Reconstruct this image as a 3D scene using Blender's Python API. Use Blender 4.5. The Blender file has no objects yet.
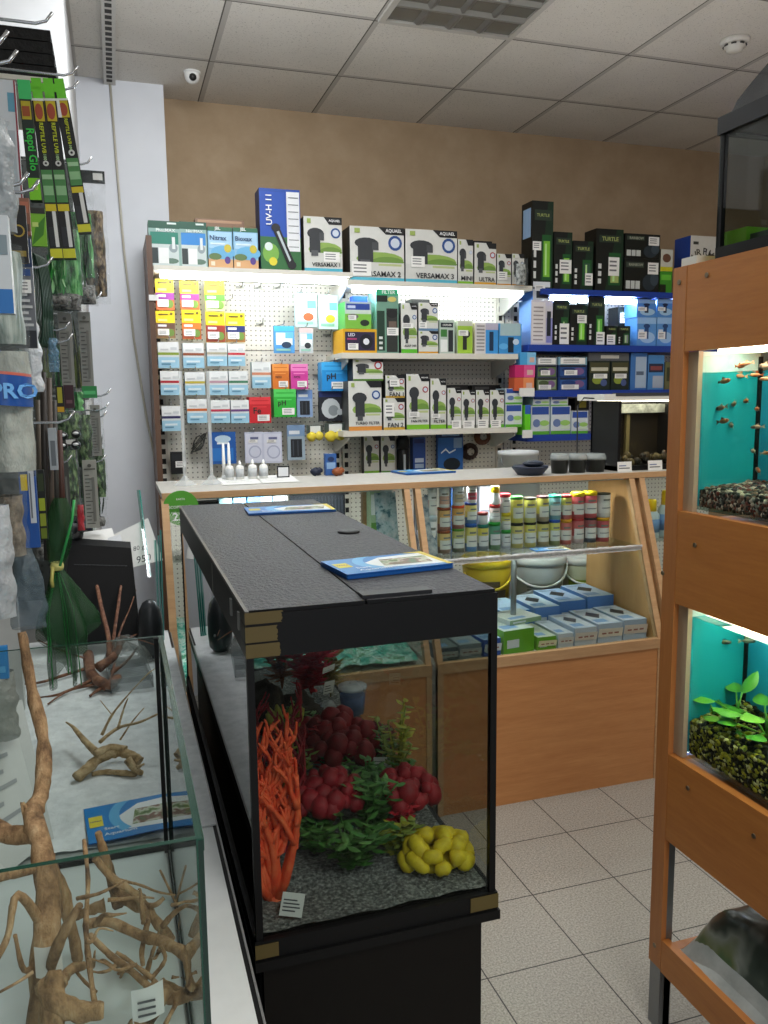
import bpy, math, random
from mathutils import Vector, Matrix, noise
random.seed(7)
C = bpy.context.scene.collection
PI = math.pi
# ---------------------------------------------------------------- camera
FPX, PITCH, YAW, ROLL, EYE = 817.47, 0.137553, 0.313493, -0.0112018, 1.58
_cy, _sy = math.cos(YAW), math.sin(YAW)
_f0 = Vector((_sy, _cy, 0)); _r0 = Vector((_cy, -_sy, 0)); _u0 = Vector((0, 0, 1))
FW = _f0*math.cos(PITCH) - _u0*math.sin(PITCH)
_u1 = _u0*math.cos(PITCH) + _f0*math.sin(PITCH)
RT = _r0*math.cos(ROLL) + _u1*math.sin(ROLL)
UP = -_r0*math.sin(ROLL) + _u1*math.cos(ROLL)
EYEP = Vector((0, 0, EYE))
def ray(px, py): return FW + RT*((px-384)/FPX) - UP*((py-512)/FPX)
def onz(px, py, z): d = ray(px, py); return EYEP + d*((z-EYE)/d.z)
def ony(px, py, y): d = ray(px, py); return EYEP + d*(y/d.y)
def onx(px, py, x): d = ray(px, py); return EYEP + d*(x/d.x)
cam = bpy.data.cameras.new('camera'); cam.sensor_fit = 'HORIZONTAL'; cam.sensor_width = 36; cam.lens = FPX*36/768
cam.clip_start = .02
co = bpy.data.objects.new('camera', cam); C.objects.link(co)
co.matrix_world = Matrix(((RT.x, UP.x, -FW.x, 0), (RT.y, UP.y, -FW.y, 0), (RT.z, UP.z, -FW.z, EYE), (0, 0, 0, 1)))
bpy.context.scene.camera = co
# ---------------------------------------------------------------- materials
def lin(c):
    return c/12.92 if c <= .04045 else ((c+.055)/1.055)**2.4
def rgb(h):
    if not isinstance(h, str): return (*h[:3], 1)
    if len(h) == 3: h = h[0]*2+h[1]*2+h[2]*2
    return tuple(lin(int(h[i:i+2], 16)/255) for i in (0, 2, 4)) + (1,)
class NT:
    def __init__(s, name):
        s.m = bpy.data.materials.new(name); s.m.use_nodes = True; s.t = s.m.node_tree; s.n = s.t.nodes
        s.p = s.n['Principled BSDF']; s.out = s.n['Material Output']
    def add(s, ty, **k):
        n = s.n.new(ty)
        for a, v in k.items():
            if a.startswith('i_'):
                key = a[2:].replace('_', ' ')
                n.inputs[int(key) if key.isdigit() else key].default_value = v
            else: setattr(n, a, v)
        return n
    def l(s, a, b): s.t.links.new(a, b)
    def math(s, op, a, b=None, c=None):
        n = s.add('ShaderNodeMath', operation=op)
        for i, v in enumerate((a, b, c)):
            if v is None: continue
            if isinstance(v, (int, float)): n.inputs[i].default_value = v
            else: s.l(v, n.inputs[i])
        return n.outputs[0]
    def mix(s, f, a, b):
        n = s.add('ShaderNodeMix', data_type='RGBA')
        for sock, v in ((n.inputs[0], f), (n.inputs[6], a), (n.inputs[7], b)):
            if isinstance(v, (int, float)): sock.default_value = v
            elif isinstance(v, tuple): sock.default_value = v
            else: s.l(v, sock)
        return n.outputs[2]
    def pos(s):
        return s.add('ShaderNodeNewGeometry').outputs['Position']
    def obj(s):
        return s.add('ShaderNodeTexCoord').outputs['Object']
    def noise(s, v, scale, detail=3, rough=.5):
        n = s.add('ShaderNodeTexNoise', i_Scale=scale, i_Detail=detail, i_Roughness=rough)
        if v is not None: s.l(v, n.inputs['Vector'])
        return n.outputs[0]
    def scale(s, v, sc):
        n = s.add('ShaderNodeMapping'); n.inputs['Scale'].default_value = sc; s.l(v, n.inputs['Vector']); return n.outputs[0]
    def ramp(s, f, stops):
        n = s.add('ShaderNodeValToRGB'); e = n.color_ramp.elements
        while len(e) < len(stops): e.new(.5)
        for el, (p, c) in zip(e, stops): el.position = p; el.color = rgb(c)
        s.l(f, n.inputs[0]); return n.outputs[0]
    def bump(s, h, strength=.3, dist=.01):
        n = s.add('ShaderNodeBump', i_Strength=strength, i_Distance=dist); s.l(h, n.inputs['Height']); s.l(n.outputs[0], s.p.inputs['Normal'])
_pal = {}
def pal(h, r=.5, metal=0, em=0, var=.06, spec=.4):
    k = (h, r, metal, em, var, spec)
    if k in _pal: return _pal[k]
    t = NT('finish_' + str(h)); t.p.inputs['Roughness'].default_value = r; t.p.inputs['Metallic'].default_value = metal
    t.p.inputs['Specular IOR Level'].default_value = spec
    c = rgb(h); n = t.noise(t.obj(), 35, 2)
    d = tuple(x*(1-var) for x in c[:3]) + (1,); b = tuple(min(1, x*(1+var)) for x in c[:3]) + (1,)
    t.l(t.mix(n, d, b), t.p.inputs['Base Color'])
    if em:
        t.p.inputs['Emission Color'].default_value = c; t.p.inputs['Emission Strength'].default_value = em
    _pal[k] = t.m; return t.m
def glassmat(name, tint, rim=.04, power=5, maxr=1.0):
    t = NT(name); t.n.remove(t.p)
    lw = t.add('ShaderNodeLayerWeight', i_Blend=.5)
    f = t.math('POWER', lw.outputs['Facing'], power); f = t.math('MULTIPLY_ADD', f, maxr-rim, rim)
    nz = t.noise(t.obj(), 3, 1)
    tr = t.add('ShaderNodeBsdfTransparent'); t.l(t.mix(nz, rgb(tint), tuple(x*.97 for x in rgb(tint)[:3])+(1,)), tr.inputs['Color'])
    gl = t.add('ShaderNodeBsdfGlossy', i_Roughness=0.0)
    mx = t.add('ShaderNodeMixShader'); t.l(f, mx.inputs[0]); t.l(tr.outputs[0], mx.inputs[1]); t.l(gl.outputs[0], mx.inputs[2])
    t.l(mx.outputs[0], t.out.inputs['Surface']); return t.m
def filmmat(name, col, alpha, rough=.2, scale=25, bump=.6, spread=.35):
    """thin crinkled plastic film: partly see-through with wrinkled highlights"""
    t = NT(name); t.p.inputs['Roughness'].default_value = rough
    t.p.inputs['Base Color'].default_value = rgb(col)
    n = t.noise(t.obj(), scale, 4, .6); t.bump(n, bump, .02)
    r = t.math('MULTIPLY_ADD', n, spread*2, alpha-spread); r.node.use_clamp = True
    t.l(r, t.p.inputs['Alpha']); return t.m
def wood(name, a, b, along=(1, 12, 12), rough=.45):
    t = NT(name); v = t.scale(t.obj(), along)
    n = t.noise(v, 3.0, 5, .6); n2 = t.noise(v, 14, 3, .6)
    f = t.math('ADD', t.math('MULTIPLY', n, .65), t.math('MULTIPLY', n2, .35))
    t.l(t.ramp(f, [(.3, a), (.7, b)]), t.p.inputs['Base Color']); t.p.inputs['Roughness'].default_value = rough
    return t.m
def noisy(name, stops, scale=20, rough=.6, bump=0, detail=4, dist=.01, stretch=None, nr=.6):
    t = NT(name); v = t.obj()
    if stretch: v = t.scale(v, stretch)
    n = t.noise(v, scale, detail, nr); t.l(t.ramp(n, stops), t.p.inputs['Base Color']); t.p.inputs['Roughness'].default_value = rough
    if bump: t.bump(n, bump, dist)
    return t.m
def m_floor():
    t = NT('floor_tiles'); p = t.pos(); sx = t.add('ShaderNodeSeparateXYZ'); t.l(p, sx.inputs[0])
    def line(o, off):
        a = t.math('FRACT', t.math('DIVIDE', t.math('SUBTRACT', o, off), .3)); a = t.math('ABSOLUTE', t.math('SUBTRACT', a, .5)); return t.math('GREATER_THAN', a, .5-.0065)
    g = t.math('MAXIMUM', line(sx.outputs[0], .288), line(sx.outputs[1], .065))
    n = t.noise(p, 170, 3, .7); n2 = t.noise(p, 2.5, 2)
    c = t.ramp(n, [(.3, '6b6862'), (.5, '9f9a90'), (.72, 'c3beb2')]); c = t.mix(t.math('MULTIPLY', n2, .35), c, rgb('8f8d84'))
    t.l(t.mix(g, c, rgb('2f2d29')), t.p.inputs['Base Color']); t.p.inputs['Roughness'].default_value = .42
    t.bump(t.math('MULTIPLY', g, -1), .4, .003); return t.m
def m_ceiling():
    t = NT('ceiling_tiles'); p = t.pos(); sx = t.add('ShaderNodeSeparateXYZ'); t.l(p, sx.inputs[0])
    def line(o, off, w):
        a = t.math('FRACT', t.math('DIVIDE', t.math('SUBTRACT', o, off), .6)); a = t.math('ABSOLUTE', t.math('SUBTRACT', a, .5)); return t.math('GREATER_THAN', a, .5-w/.6)
    bar = t.math('MAXIMUM', line(sx.outputs[0], .5, .013), line(sx.outputs[1], .4, .011))
    dark_edge = t.math('MAXIMUM', line(sx.outputs[0], .488, .003), line(sx.outputs[1], .412, .0035))  # thin dark line along one edge of each grid bar
    v = t.add('ShaderNodeTexVoronoi', i_Scale=85); t.l(p, v.inputs['Vector'])
    n = t.noise(p, 160, 2, .6); pit = t.math('LESS_THAN', n, .36)
    c = t.ramp(t.noise(p, 3, 2), [(.3, 'd6d2cb'), (.7, 'dedad3')]); c = t.mix(t.math('MULTIPLY', pit, .55), c, rgb('8b8680'))
    c = t.mix(bar, c, rgb('b6b2ac')); c = t.mix(dark_edge, c, rgb('5e5a55'))
    t.l(c, t.p.inputs['Base Color']); t.p.inputs['Roughness'].default_value = .9; t.bump(t.math('MULTIPLY', pit, -1), .3, .004); return t.m
def m_peg(name, base, hole, pitch=.025, axis=(0, 2), r=.19):
    t = NT(name); o = t.obj(); sx = t.add('ShaderNodeSeparateXYZ'); t.l(o, sx.inputs[0])
    def fr(k): return t.math('SUBTRACT', t.math('FRACT', t.math('DIVIDE', sx.outputs[k], pitch)), .5)
    a, b = fr(axis[0]), fr(axis[1])
    d = t.math('SQRT', t.math('ADD', t.math('MULTIPLY', a, a), t.math('MULTIPLY', b, b)))
    t.l(t.mix(t.math('LESS_THAN', d, r), rgb(base), rgb(hole)), t.p.inputs['Base Color']); t.p.inputs['Roughness'].default_value = .5
    return t.m
M = dict(
    floor=m_floor(), ceiling=m_ceiling(),
    beige=noisy('beige_plaster', [(.25, 'a58d6f'), (.5, 'ae9678'), (.75, 'b7a083')], 6, .85, .15, 6),
    white_wall=noisy('white_paint', [(.3, 'd9dbe0'), (.7, 'e6e8ec')], 2, .8),
    grey_wall=noisy('grey_paint', [(.3, 'c3c3c3'), (.7, 'd2d2d2')], 2, .85),
    peg=m_peg('cream_pegboard', 'ebe8dc', '86827a', r=.16), peg_side=m_peg('dark_pegboard', '6b6f6b', '2b2c2b', axis=(1, 2)),
    cream=pal('d9d5c9', .4), bracket=pal('d8d8d2', .4), blue_shelf=pal('1d3f9a', .4),
    lam_x=wood('orange_laminate', 'bd7d48', 'd2965e', (1.2, 14, 14)), lam_z=wood('orange_laminate_upright', 'a0714a', 'bd8a5c', (14, 14, 1.2)),
    rack=wood('rack_laminate', 'b06c32', 'c4803e', (14, 1.5, 14), .4), rack_z=wood('rack_laminate_upright', 'ab6a36', 'be7c44', (14, 14, 1.2), .4),
    lightwood=wood('pale_edging', 'b58d63', 'cfa87c', (1.5, 14, 14)), darkwood=wood('dark_side_board', '4d3524', '644633', (14, 14, 1)),
    maple=wood('maple_side_board', 'c8965c', 'd6a66e', (14, 14, 1.2)),
    worktop=noisy('worktop_laminate', [(.3, 'b5b2aa'), (.7, 'c6c3bb')], 60, .4),
    black=pal('080809', .5, 0, 0, .06, .25), matt_black=pal('09090a', .7, 0, 0, .06, .2), satin=pal('151516', .4),
    hood_top=None, chrome=pal('c9cbcd', .2, .9), steel=pal('8d9093', .35, .8), white=pal('ecebe6', .5), paper=pal('e6e6e2', .7),
    foam=noisy('white_foam_sheet', [(.3, 'c9cdcf'), (.7, 'e6e9ea')], 30, .75, .8, 5, .006),
    glass=glassmat('clear_glass', 'f4f8f6', .01), tank_glass=glassmat('dim_tank_glass', 'eaeeec', .008, 4.5), tank_back=glassmat('dim_back_glass', 'b9bdbb', .01), side_glass=glassmat('reflecting_tank_glass', '6a6e6e', .05, 2.6),
    rack_glass=glassmat('rack_tank_glass', 'eef7f5', .03), edge=pal('0a3f30', .2), edge_teal=pal('15766b', .15),
    lamp=pal('f4fbff', .4, em=22), lamp_cool=pal('d8ecff', .4, em=40), lamp_warm=pal('fff0d0', .4, em=10),
    driftwood=noisy('brown_driftwood', [(.32, '4e3826'), (.44, '91714f'), (.55, 'b8946b'), (.7, 'd8ba92')], 34, .75, .9, 8, .012, (1, 1, .4), .7),
    palewood=noisy('pale_driftwood', [(.3, '6d5638'), (.45, 'ab9068'), (.6, 'cdb48c'), (.75, 'd8c49e')], 40, .75, .9, 8, .01, None, .7),
    redwood=noisy('reddish_root', [(.3, '42251a'), (.5, '7c503a'), (.7, 'a87c60')], 40, .7, .9, 8, .01, None, .7),
    film=filmmat('clear_plastic_film', 'b9c4c4', .08, .15, 30, .7, .16), film_blue=filmmat('bluish_plastic_film', '74858f', .45, .2, 18, .9, .3), 
)
t = NT('green_net_mesh'); _s = t.add('ShaderNodeSeparateXYZ'); t.l(t.obj(), _s.inputs[0])
def _ln(v): return t.math('LESS_THAN', t.math('FRACT', t.math('MULTIPLY', v, 150)), .36)
_g = t.math('MAXIMUM', _ln(t.math('ADD', _s.outputs[0], _s.outputs[2])), _ln(t.math('SUBTRACT', _s.outputs[0], _s.outputs[2])))
t.l(t.math('MULTIPLY_ADD', _g, .42, .3), t.p.inputs['Alpha']); t.l(t.mix(_g, rgb('0c2611'), rgb('1f5529')), t.p.inputs['Base Color']); M['net'] = t.m
t = NT('textured_hood_plastic'); _n = t.noise(t.scale(t.obj(), (1, .6, 1)), 130, 3, .7)
t.l(t.ramp(_n, [(.35, '1f2023'), (.65, '434448')]), t.p.inputs['Base Color']); t.p.inputs['Roughness'].default_value = .48; t.bump(_n, .9, .006); M['hood_top'] = t.m
# ---------------------------------------------------------------- mesh builder
class MB:
    def __init__(s): s.v = []; s.f = []; s.k = []; s.ms = []; s.sm = []
    def mi(s, m):
        if m not in s.ms: s.ms.append(m)
        return s.ms.index(m)
    def face(s, pts, m, smooth=False):
        n = len(s.v); s.v += [tuple(p) for p in pts]; s.f.append(tuple(range(n, n+len(pts)))); s.k.append(s.mi(m)); s.sm.append(smooth); return s
    def raw(s, vs, fs, m, smooth=True):
        n = len(s.v); s.v += [tuple(p) for p in vs]; i = s.mi(m)
        for f in fs: s.f.append(tuple(n+q for q in f)); s.k.append(i); s.sm.append(smooth)
        return s
    def box(s, x0, y0, z0, x1, y1, z1, m, ms=None):
        v = [(x0, y0, z0), (x1, y0, z0), (x1, y1, z0), (x0, y1, z0), (x0, y0, z1), (x1, y0, z1), (x1, y1, z1), (x0, y1, z1)]
        fs = dict(bottom=(3, 2, 1, 0), top=(4, 5, 6, 7), front=(0, 1, 5, 4), right=(1, 2, 6, 5), back=(2, 3, 7, 6), left=(3, 0, 4, 7))
        n = len(s.v); s.v += v
        for k, f in fs.items():
            s.f.append(tuple(n+q for q in f)); s.k.append(s.mi((ms or {}).get(k, m))); s.sm.append(False)
        return s
    def prism(s, poly, a0, a1, m, axis='x'):
        def P(a, u, w): return (a, u, w) if axis == 'x' else ((u, a, w) if axis == 'y' else (u, w, a))
        n = len(poly); A = [P(a0, *p) for p in poly]; B = [P(a1, *p) for p in poly]
        fs = [tuple(range(n))[::-1], tuple(range(n, 2*n))] + [(i, (i+1) % n, n+(i+1) % n, n+i) for i in range(n)]
        return s.raw(A+B, fs, m, False)
    def lathe(s, prof, m, c=(0, 0, 0), n=16, smooth=True, ms=None, axis='z'):
        b = len(s.v)
        for r, z in prof:
            for i in range(n):
                a = 2*PI*i/n; p = (r*math.cos(a), r*math.sin(a), z)
                if axis == 'x': p = (p[2], p[0], p[1])
                if axis == 'y': p = (p[0], p[2], p[1])
                s.v.append((c[0]+p[0], c[1]+p[1], c[2]+p[2]))
        for j in range(len(prof)-1):
            i_m = s.mi(ms[j] if ms else m)
            for i in range(n):
                s.f.append((b+j*n+i, b+j*n+(i+1) % n, b+(j+1)*n+(i+1) % n, b+(j+1)*n+i)); s.k.append(i_m); s.sm.append(smooth)
        for j, fl in ((0, 1), (len(prof)-1, 0)):
            if prof[j][0] > 1e-5:
                ix = [b+j*n+i for i in range(n)]
                s.f.append(tuple(ix[::-1] if fl else ix)); s.k.append(s.mi((ms[0] if fl else ms[-1]) if ms else m)); s.sm.append(False)
        return s
    def tube(s, pts, rad, m, n=8, jit=0, cap=True, smooth=True):
        pts = [Vector(p) for p in pts]; L = len(pts)
        if isinstance(rad, (int, float)): rad = [rad]*L
        b = len(s.v); ref = Vector((.31, .17, .93))
        for i, p in enumerate(pts):
            d = (pts[min(i+1, L-1)]-pts[max(i-1, 0)])
            d = d.normalized() if d.length > 1e-9 else Vector((0, 0, 1))
            if abs(d.dot(ref)) > .95: ref = Vector((.9, -.3, .1))
            u = d.cross(ref).normalized(); w = d.cross(u)
            for q in range(n):
                a = 2*PI*q/n; r = rad[i]*(1+(random.uniform(-jit, jit) if jit else 0))
                s.v.append(tuple(p+u*(r*math.cos(a))+w*(r*math.sin(a))))
        k = s.mi(m)
        for i in range(L-1):
            for q in range(n):
                s.f.append((b+i*n+q, b+i*n+(q+1) % n, b+(i+1)*n+(q+1) % n, b+(i+1)*n+q)); s.k.append(k); s.sm.append(smooth)
        if cap:
            s.f.append(tuple(b+q for q in range(n))[::-1]); s.k.append(k); s.sm.append(False)
            s.f.append(tuple(b+(L-1)*n+q for q in range(n))); s.k.append(k); s.sm.append(False)
        return s
    def ball(s, c, r, m, nu=12, nv=8, bumpy=0, seed=0):
        if isinstance(r, (int, float)): r = (r, r, r)
        vs = []; fs = []
        for j in range(nv+1):
            th = PI*j/nv
            for i in range(nu):
                a = 2*PI*i/nu; d = Vector((math.sin(th)*math.cos(a), math.sin(th)*math.sin(a), math.cos(th)))
                k = 1+(bumpy*noise.noise(d*2.3+Vector((seed, seed*.7, 0))) if bumpy else 0)
                vs.append((c[0]+d.x*r[0]*k, c[1]+d.y*r[1]*k, c[2]+d.z*r[2]*k))
        for j in range(nv):
            for i in range(nu): fs.append((j*nu+i, (j+1)*nu+i, (j+1)*nu+(i+1) % nu, j*nu+(i+1) % nu))
        return s.raw(vs, fs, m, True)
    def grid(s, fn, nu, nv, m, smooth=True):
        vs = [fn(i/nu, j/nv) for j in range(nv+1) for i in range(nu+1)]
        fs = [(j*(nu+1)+i, j*(nu+1)+i+1, (j+1)*(nu+1)+i+1, (j+1)*(nu+1)+i) for j in range(nv) for i in range(nu)]
        return s.raw(vs, fs, m, smooth)
    def build(s, name, parent=None, loc=None, rot=None):
        me = bpy.data.meshes.new(name); me.from_pydata(s.v, [], s.f)
        for m in s.ms: me.materials.append(m)
        me.polygons.foreach_set('material_index', s.k); me.polygons.foreach_set('use_smooth', s.sm); me.update()
        o = bpy.data.objects.new(name, me); C.objects.link(o)
        if parent is not None: o.parent = parent
        if loc is not None: o.location = loc
        if rot is not None: o.rotation_euler = rot
        return o
def tag(o, label, cat, group=None, kind=None):
    o['label'] = label; o['category'] = cat
    if group: o['group'] = group
    if kind: o['kind'] = kind
    return o
def empty(name, label, cat, loc=(0, 0, 0), rot=(0, 0, 0), group=None):
    o = bpy.data.objects.new(name, None); C.objects.link(o); o.location = loc; o.rotation_euler = rot; o.empty_display_size = .05
    return tag(o, label, cat, group)
def struct(o): o['kind'] = 'structure'; return o
def bx(name, x0, y0, z0, x1, y1, z1, m, parent=None, ms=None):
    """box whose origin sits in world (parents of bx stand at the origin unless said otherwise)"""
    return MB().box(x0, y0, z0, x1, y1, z1, m, ms).build(name, parent)
_tx = {}
def text_verts(body, bold=.0):
    k = (body, bold)
    if k not in _tx:
        cu = bpy.data.curves.new('lettering', 'FONT'); cu.body = body; cu.size = 1; cu.align_x = 'CENTER'; cu.align_y = 'CENTER'; cu.resolution_u = 2; cu.offset = bold
        ob = bpy.data.objects.new('lettering', cu); C.objects.link(ob)
        dg = bpy.context.evaluated_depsgraph_get(); me = bpy.data.meshes.new_from_object(ob.evaluated_get(dg))
        vs = [tuple(v.co) for v in me.vertices]; fs = [tuple(p.vertices) for p in me.polygons]
        bpy.data.objects.remove(ob); bpy.data.curves.remove(cu); bpy.data.meshes.remove(me)
        xs = [v[0] for v in vs] or [0]; ys = [v[1] for v in vs] or [0]
        cx, cyy = (min(xs)+max(xs))/2, (min(ys)+max(ys))/2
        _tx[k] = ([(v[0]-cx, v[1]-cyy) for v in vs], fs, max(xs)-min(xs) or 1, max(ys)-min(ys) or 1)
    return _tx[k]
def put_text(mb, body, at, m, h=None, w=None, bold=.0, rot=0):
    """lettering on the local plane; at(u, v) maps plane metres to 3-D; h or w sets the size in metres"""
    vs, fs, W, H = text_verts(body, bold)
    sx = (w/W) if w else h/H; sy = (h/H) if h else sx
    if w and h is None: sy = sx
    c, s = math.cos(rot), math.sin(rot)
    mb.raw([at(x*sx*c-y*sy*s, x*sx*s+y*sy*c) for x, y in vs], fs, m, False)
# ---------------------------------------------------------------- printed cartons
def art_on(mb, w, h, art, y=0.0):
    """flat print on the front (-y) face of a w x h panel whose bottom centre is the origin"""
    d = y
    for a in art:
        d -= .0004; k = a[0]
        if k == 'r':
            u0, v0, u1, v1, c = a[1:]; P = [(u0, v0), (u1, v0), (u1, v1), (u0, v1)]
        elif k == 'c':
            cu, cv, r, c = a[1:]; n = 14; P = [(cu+r*math.cos(2*PI*i/n), cv+r*w/h*math.sin(2*PI*i/n)) for i in range(n)]
        elif k == 'e':
            cu, cv, ru, rv, c = a[1:]; n = 14; P = [(cu+ru*math.cos(2*PI*i/n), cv+rv*math.sin(2*PI*i/n)) for i in range(n)]
        else: P, c = a[1], a[2]
        mb.face([((u-.5)*w, d, v*h) for u, v in P], pal(c, .45))
    return d
def carton(name, label, cat, x, y, z, w, h, dep, base, art=(), txt=(), tags=(), group=None, side=None, top=None, rot=0, shape='box', em=0):
    """a printed carton; front face at y, facing the aisle; tags are stuck-on price stickers (parts), txt printed lettering (part)"""
    mb = MB(); b = pal(base, .45)
    mb.box(-w/2, 0, 0, w/2, dep, h, b, dict(left=pal(side or base, .45), right=pal(side or base, .45), top=pal(top or base, .45)))
    d = art_on(mb, w, h, art)
    o = mb.build(name, None, (x, y, z), (0, 0, rot)); tag(o, label, cat, group)
    if txt:
        tb = MB()
        for body, u, v, wh, c, *r in txt:
            rr = r[0] if r else 0
            if rr: put_text(tb, body, lambda X, Y: ((u-.5)*w+X, d-.0008, v*h+Y), pal(c, .5), w=wh*h, bold=.02, rot=rr)
            else: put_text(tb, body, lambda X, Y: ((u-.5)*w+X, d-.0008, v*h+Y), pal(c, .5), w=wh*w, bold=.02)
        tb.build('lettering', o)
    for u0, v0, u1, v1 in tags:
        sb = MB(); sb.box((u0-.5)*w, d-.002, v0*h, (u1-.5)*w, d-.001, v1*h, pal('f1f0ec', .6))
        for q in (.25, .5, .72): sb.face([((u0+.1*(u1-u0)-.5)*w, d-.0024, (v0+q*(v1-v0))*h), ((u1-.25*(u1-u0)-.5)*w, d-.0024, (v0+q*(v1-v0))*h), ((u1-.25*(u1-u0)-.5)*w, d-.0024, (v0+(q+.09)*(v1-v0))*h), ((u0+.1*(u1-u0)-.5)*w, d-.0024, (v0+(q+.09)*(v1-v0))*h)], pal('77777a', .6))
        sb.build('price_sticker', o)
    return o
def place(px, y, z0=None):
    """pixel box -> (x centre, z bottom, w, h) on the plane y; z0 keeps the bottom on a shelf"""
    x0, y0, x1, y1 = px; ym = (y0+y1)/2; xm = (x0+x1)/2
    a = ony(x0, ym, y); b = ony(x1, ym, y); top = ony(xm, y0, y).z; bot = ony(xm, y1, y).z
    if z0 is not None: top += 0; bot = z0
    return (a.x+b.x)/2, bot, b.x-a.x, max(.01, top-bot)
# ================================================================ ROOM
struct(bx('floor', -.7, -2.2, -.05, 4.4, 4.6, 0, M['floor']))
struct(bx('ceiling', -.7, -2.2, 3.11, 4.4, 4.6, 3.16, M['ceiling']))
struct(bx('wall_back', -.7, 4.54, 0, 4.4, 4.64, 3.11, M['beige']))
struct(bx('wall_left', -.55, -2.2, 0, -.45, 3.3, 3.11, M['grey_wall']))
struct(bx('wall_return', -.55, 3.3, 0, -.1, 4.54, 3.11, M['grey_wall']))
struct(bx('wall_column', -.1, 4.36, 0, .304, 4.54, 3.11, M['white_wall']))
struct(bx('wall_right', 4.1, -2.2, 0, 4.2, 4.54, 3.11, M['beige']))
# ceiling fittings
lt = empty('ceiling_light', 'square recessed ceiling light with a silver louvre grid, switched off', 'ceiling light', (1.4, 3.1, 3.11))
m = MB()
for a in ((-.3, -.3, .3, -.275), (-.3, .275, .3, .3), (-.3, -.275, -.275, .275), (.275, -.275, .3, .275)): m.box(a[0], a[1], -.012, a[2], a[3], 0, pal('b9b6b0', .4))
m.build('frame', lt)
m = MB()
for i in range(1, 4):
    u = -.275+.55*i/4
    m.prism([(u-.028, -.003), (u+.028, -.003), (u+.006, -.014), (u-.006, -.014)][::-1], -.275, .275, pal('8f8e8a', .3, .5), 'x')
    m.prism([(u-.02, -.003), (u+.02, -.003), (u+.004, -.012), (u-.004, -.012)], -.275, .275, pal('83827f', .3, .5), 'y')
m.build('louvre', lt)
MB().box(-.275, -.275, -.0025, .275, .275, -.0005, pal('77766f', .25, .3)).build('reflector', lt)
sd = empty('smoke_detector', 'round white smoke detector on the ceiling', 'smoke detector', tuple(onz(735, 40, 3.11)))
MB().lathe([(.062, 0), (.062, -.012), (.055, -.02)], pal('e6e4df', .5), n=24).build('base', sd)
MB().lathe([(.045, -.02), (.045, -.03), (.036, -.036), (.034, -.046), (.012, -.05), (0, -.05)], pal('dedcd6', .5), n=24).build('sensor_head', sd)
m = MB()
for i in range(8):
    a = 2*PI*i/8; m.tube([(.0455*math.cos(a-.22), .0455*math.sin(a-.22), -.026), (.0465*math.cos(a), .0465*math.sin(a), -.026), (.0455*math.cos(a+.22), .0455*math.sin(a+.22), -.026)], .004, pal('3c3b39', .6), 5)
m.build('vent_slot', sd)
p = onz(192, 72, 3.11)
cd = empty('security_camera', 'white dome security camera with black lens on the ceiling', 'security camera', tuple(p))
MB().lathe([(.04, 0), (.04, -.006), (.036, -.01)], pal('e4e3e0', .4), n=20).build('base', cd)
MB().ball((0, 0, -.018), .036, pal('e8e7e4', .35), 18, 12).build('dome', cd)
MB().ball((.0, -.026, -.03), (.018, .014, .018), M['satin'], 12, 8).build('lens', cd)
tk = empty('cable_trunking', 'perforated white cable trunking running along the ceiling to the column', 'cable trunking', (0, 0, 0))
m = MB(); m.box(.028, .6, 3.085, .082, 4.36, 3.11, pal('c9c7c2', .5)); m.build('channel', tk)
m = MB()
for i in range(70):
    y0 = .7+i*.052
    if y0 < 4.3: m.box(.041, y0, 3.0835, .067, y0+.03, 3.0855, pal('2a2927', .6))
m.build('slot', tk)
# thin cable falling down the column
pts = [ony(110, 82, 4.352), ony(117, 170, 4.35), ony(124, 250, 4.347), ony(134, 340, 4.345), ony(147, 420, 4.34), ony(160, 482, 4.335), ony(163, 520, 4.33)]
tag(MB().tube(pts, .0055, pal('bdb7a8', .5), 6).build('hanging_cable'), 'thin beige cable running down the white column from the trunking', 'cable')

# ================================================================ GONDOLA SHELVING
PEGY, FR = 4.32, 4.0
def tube_light(par, x0, x1, y, z, m):
    MB().lathe([(.013, x0), (.013, x1)], m, (0, y, z), 10, axis='x').build('light_tube', par)
def upright(par, x, z0, z1, y=PEGY-.012):
    m = MB(); m.box(x-.022, y, z0, x+.022, PEGY, z1, M['cream'])
    n = int((z1-z0)/.05)
    for i in range(n): m.box(x-.011, y-.001, z0+.012+i*.05, x+.009, y, z0+.04+i*.05, pal('1d1c1a', .7))
    return m.build('upright', par)
def brack(par, x, z, y0, y1, h, m=None):
    return MB().prism([(y1, z), (y0, z), (y0, z-.018), (y1-.06, z-h), (y1, z-h)], x-.003, x+.003, m or M['bracket'], 'x').build('bracket', par)
g1 = empty('pegboard_unit', 'cream pegboard wall unit hung with medicine packets beside the white column', 'pegboard unit')
bx('peg_panel', .2, PEGY, .15, 1.16, PEGY+.02, 2.2, M['peg'], g1)
upright(g1, .222, .9, 2.19); upright(g1, 1.135, .9, 2.15)
MB().box(.172, 4.0, .0, .197, 4.36, 2.33, M['darkwood']).build('side_board', g1)
bx('top_shelf', .2, FR, 2.178, 1.15, PEGY, 2.2, M['cream'], g1)
bx('base_plinth', .2, 4.1, 0, 1.16, PEGY, .15, M['cream'], g1)
tube_light(g1, .23, 1.12, FR+.03, 2.158, M['lamp'])
bx('panel_seam', .24, PEGY-.002, 1.835, 1.115, PEGY, 1.839, pal('8d8a80', .6), g1); bx('panel_seam', .24, PEGY-.002, 1.545, 1.115, PEGY, 1.549, pal('8d8a80', .6), g1)
bx('shelf_tag', .172, 3.992, 2.04, .215, 3.998, 2.065, M['paper'], g1)
g2 = empty('pegboard_unit', 'cream pegboard wall unit with two shelves of filter cartons in the middle', 'pegboard unit')
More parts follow.
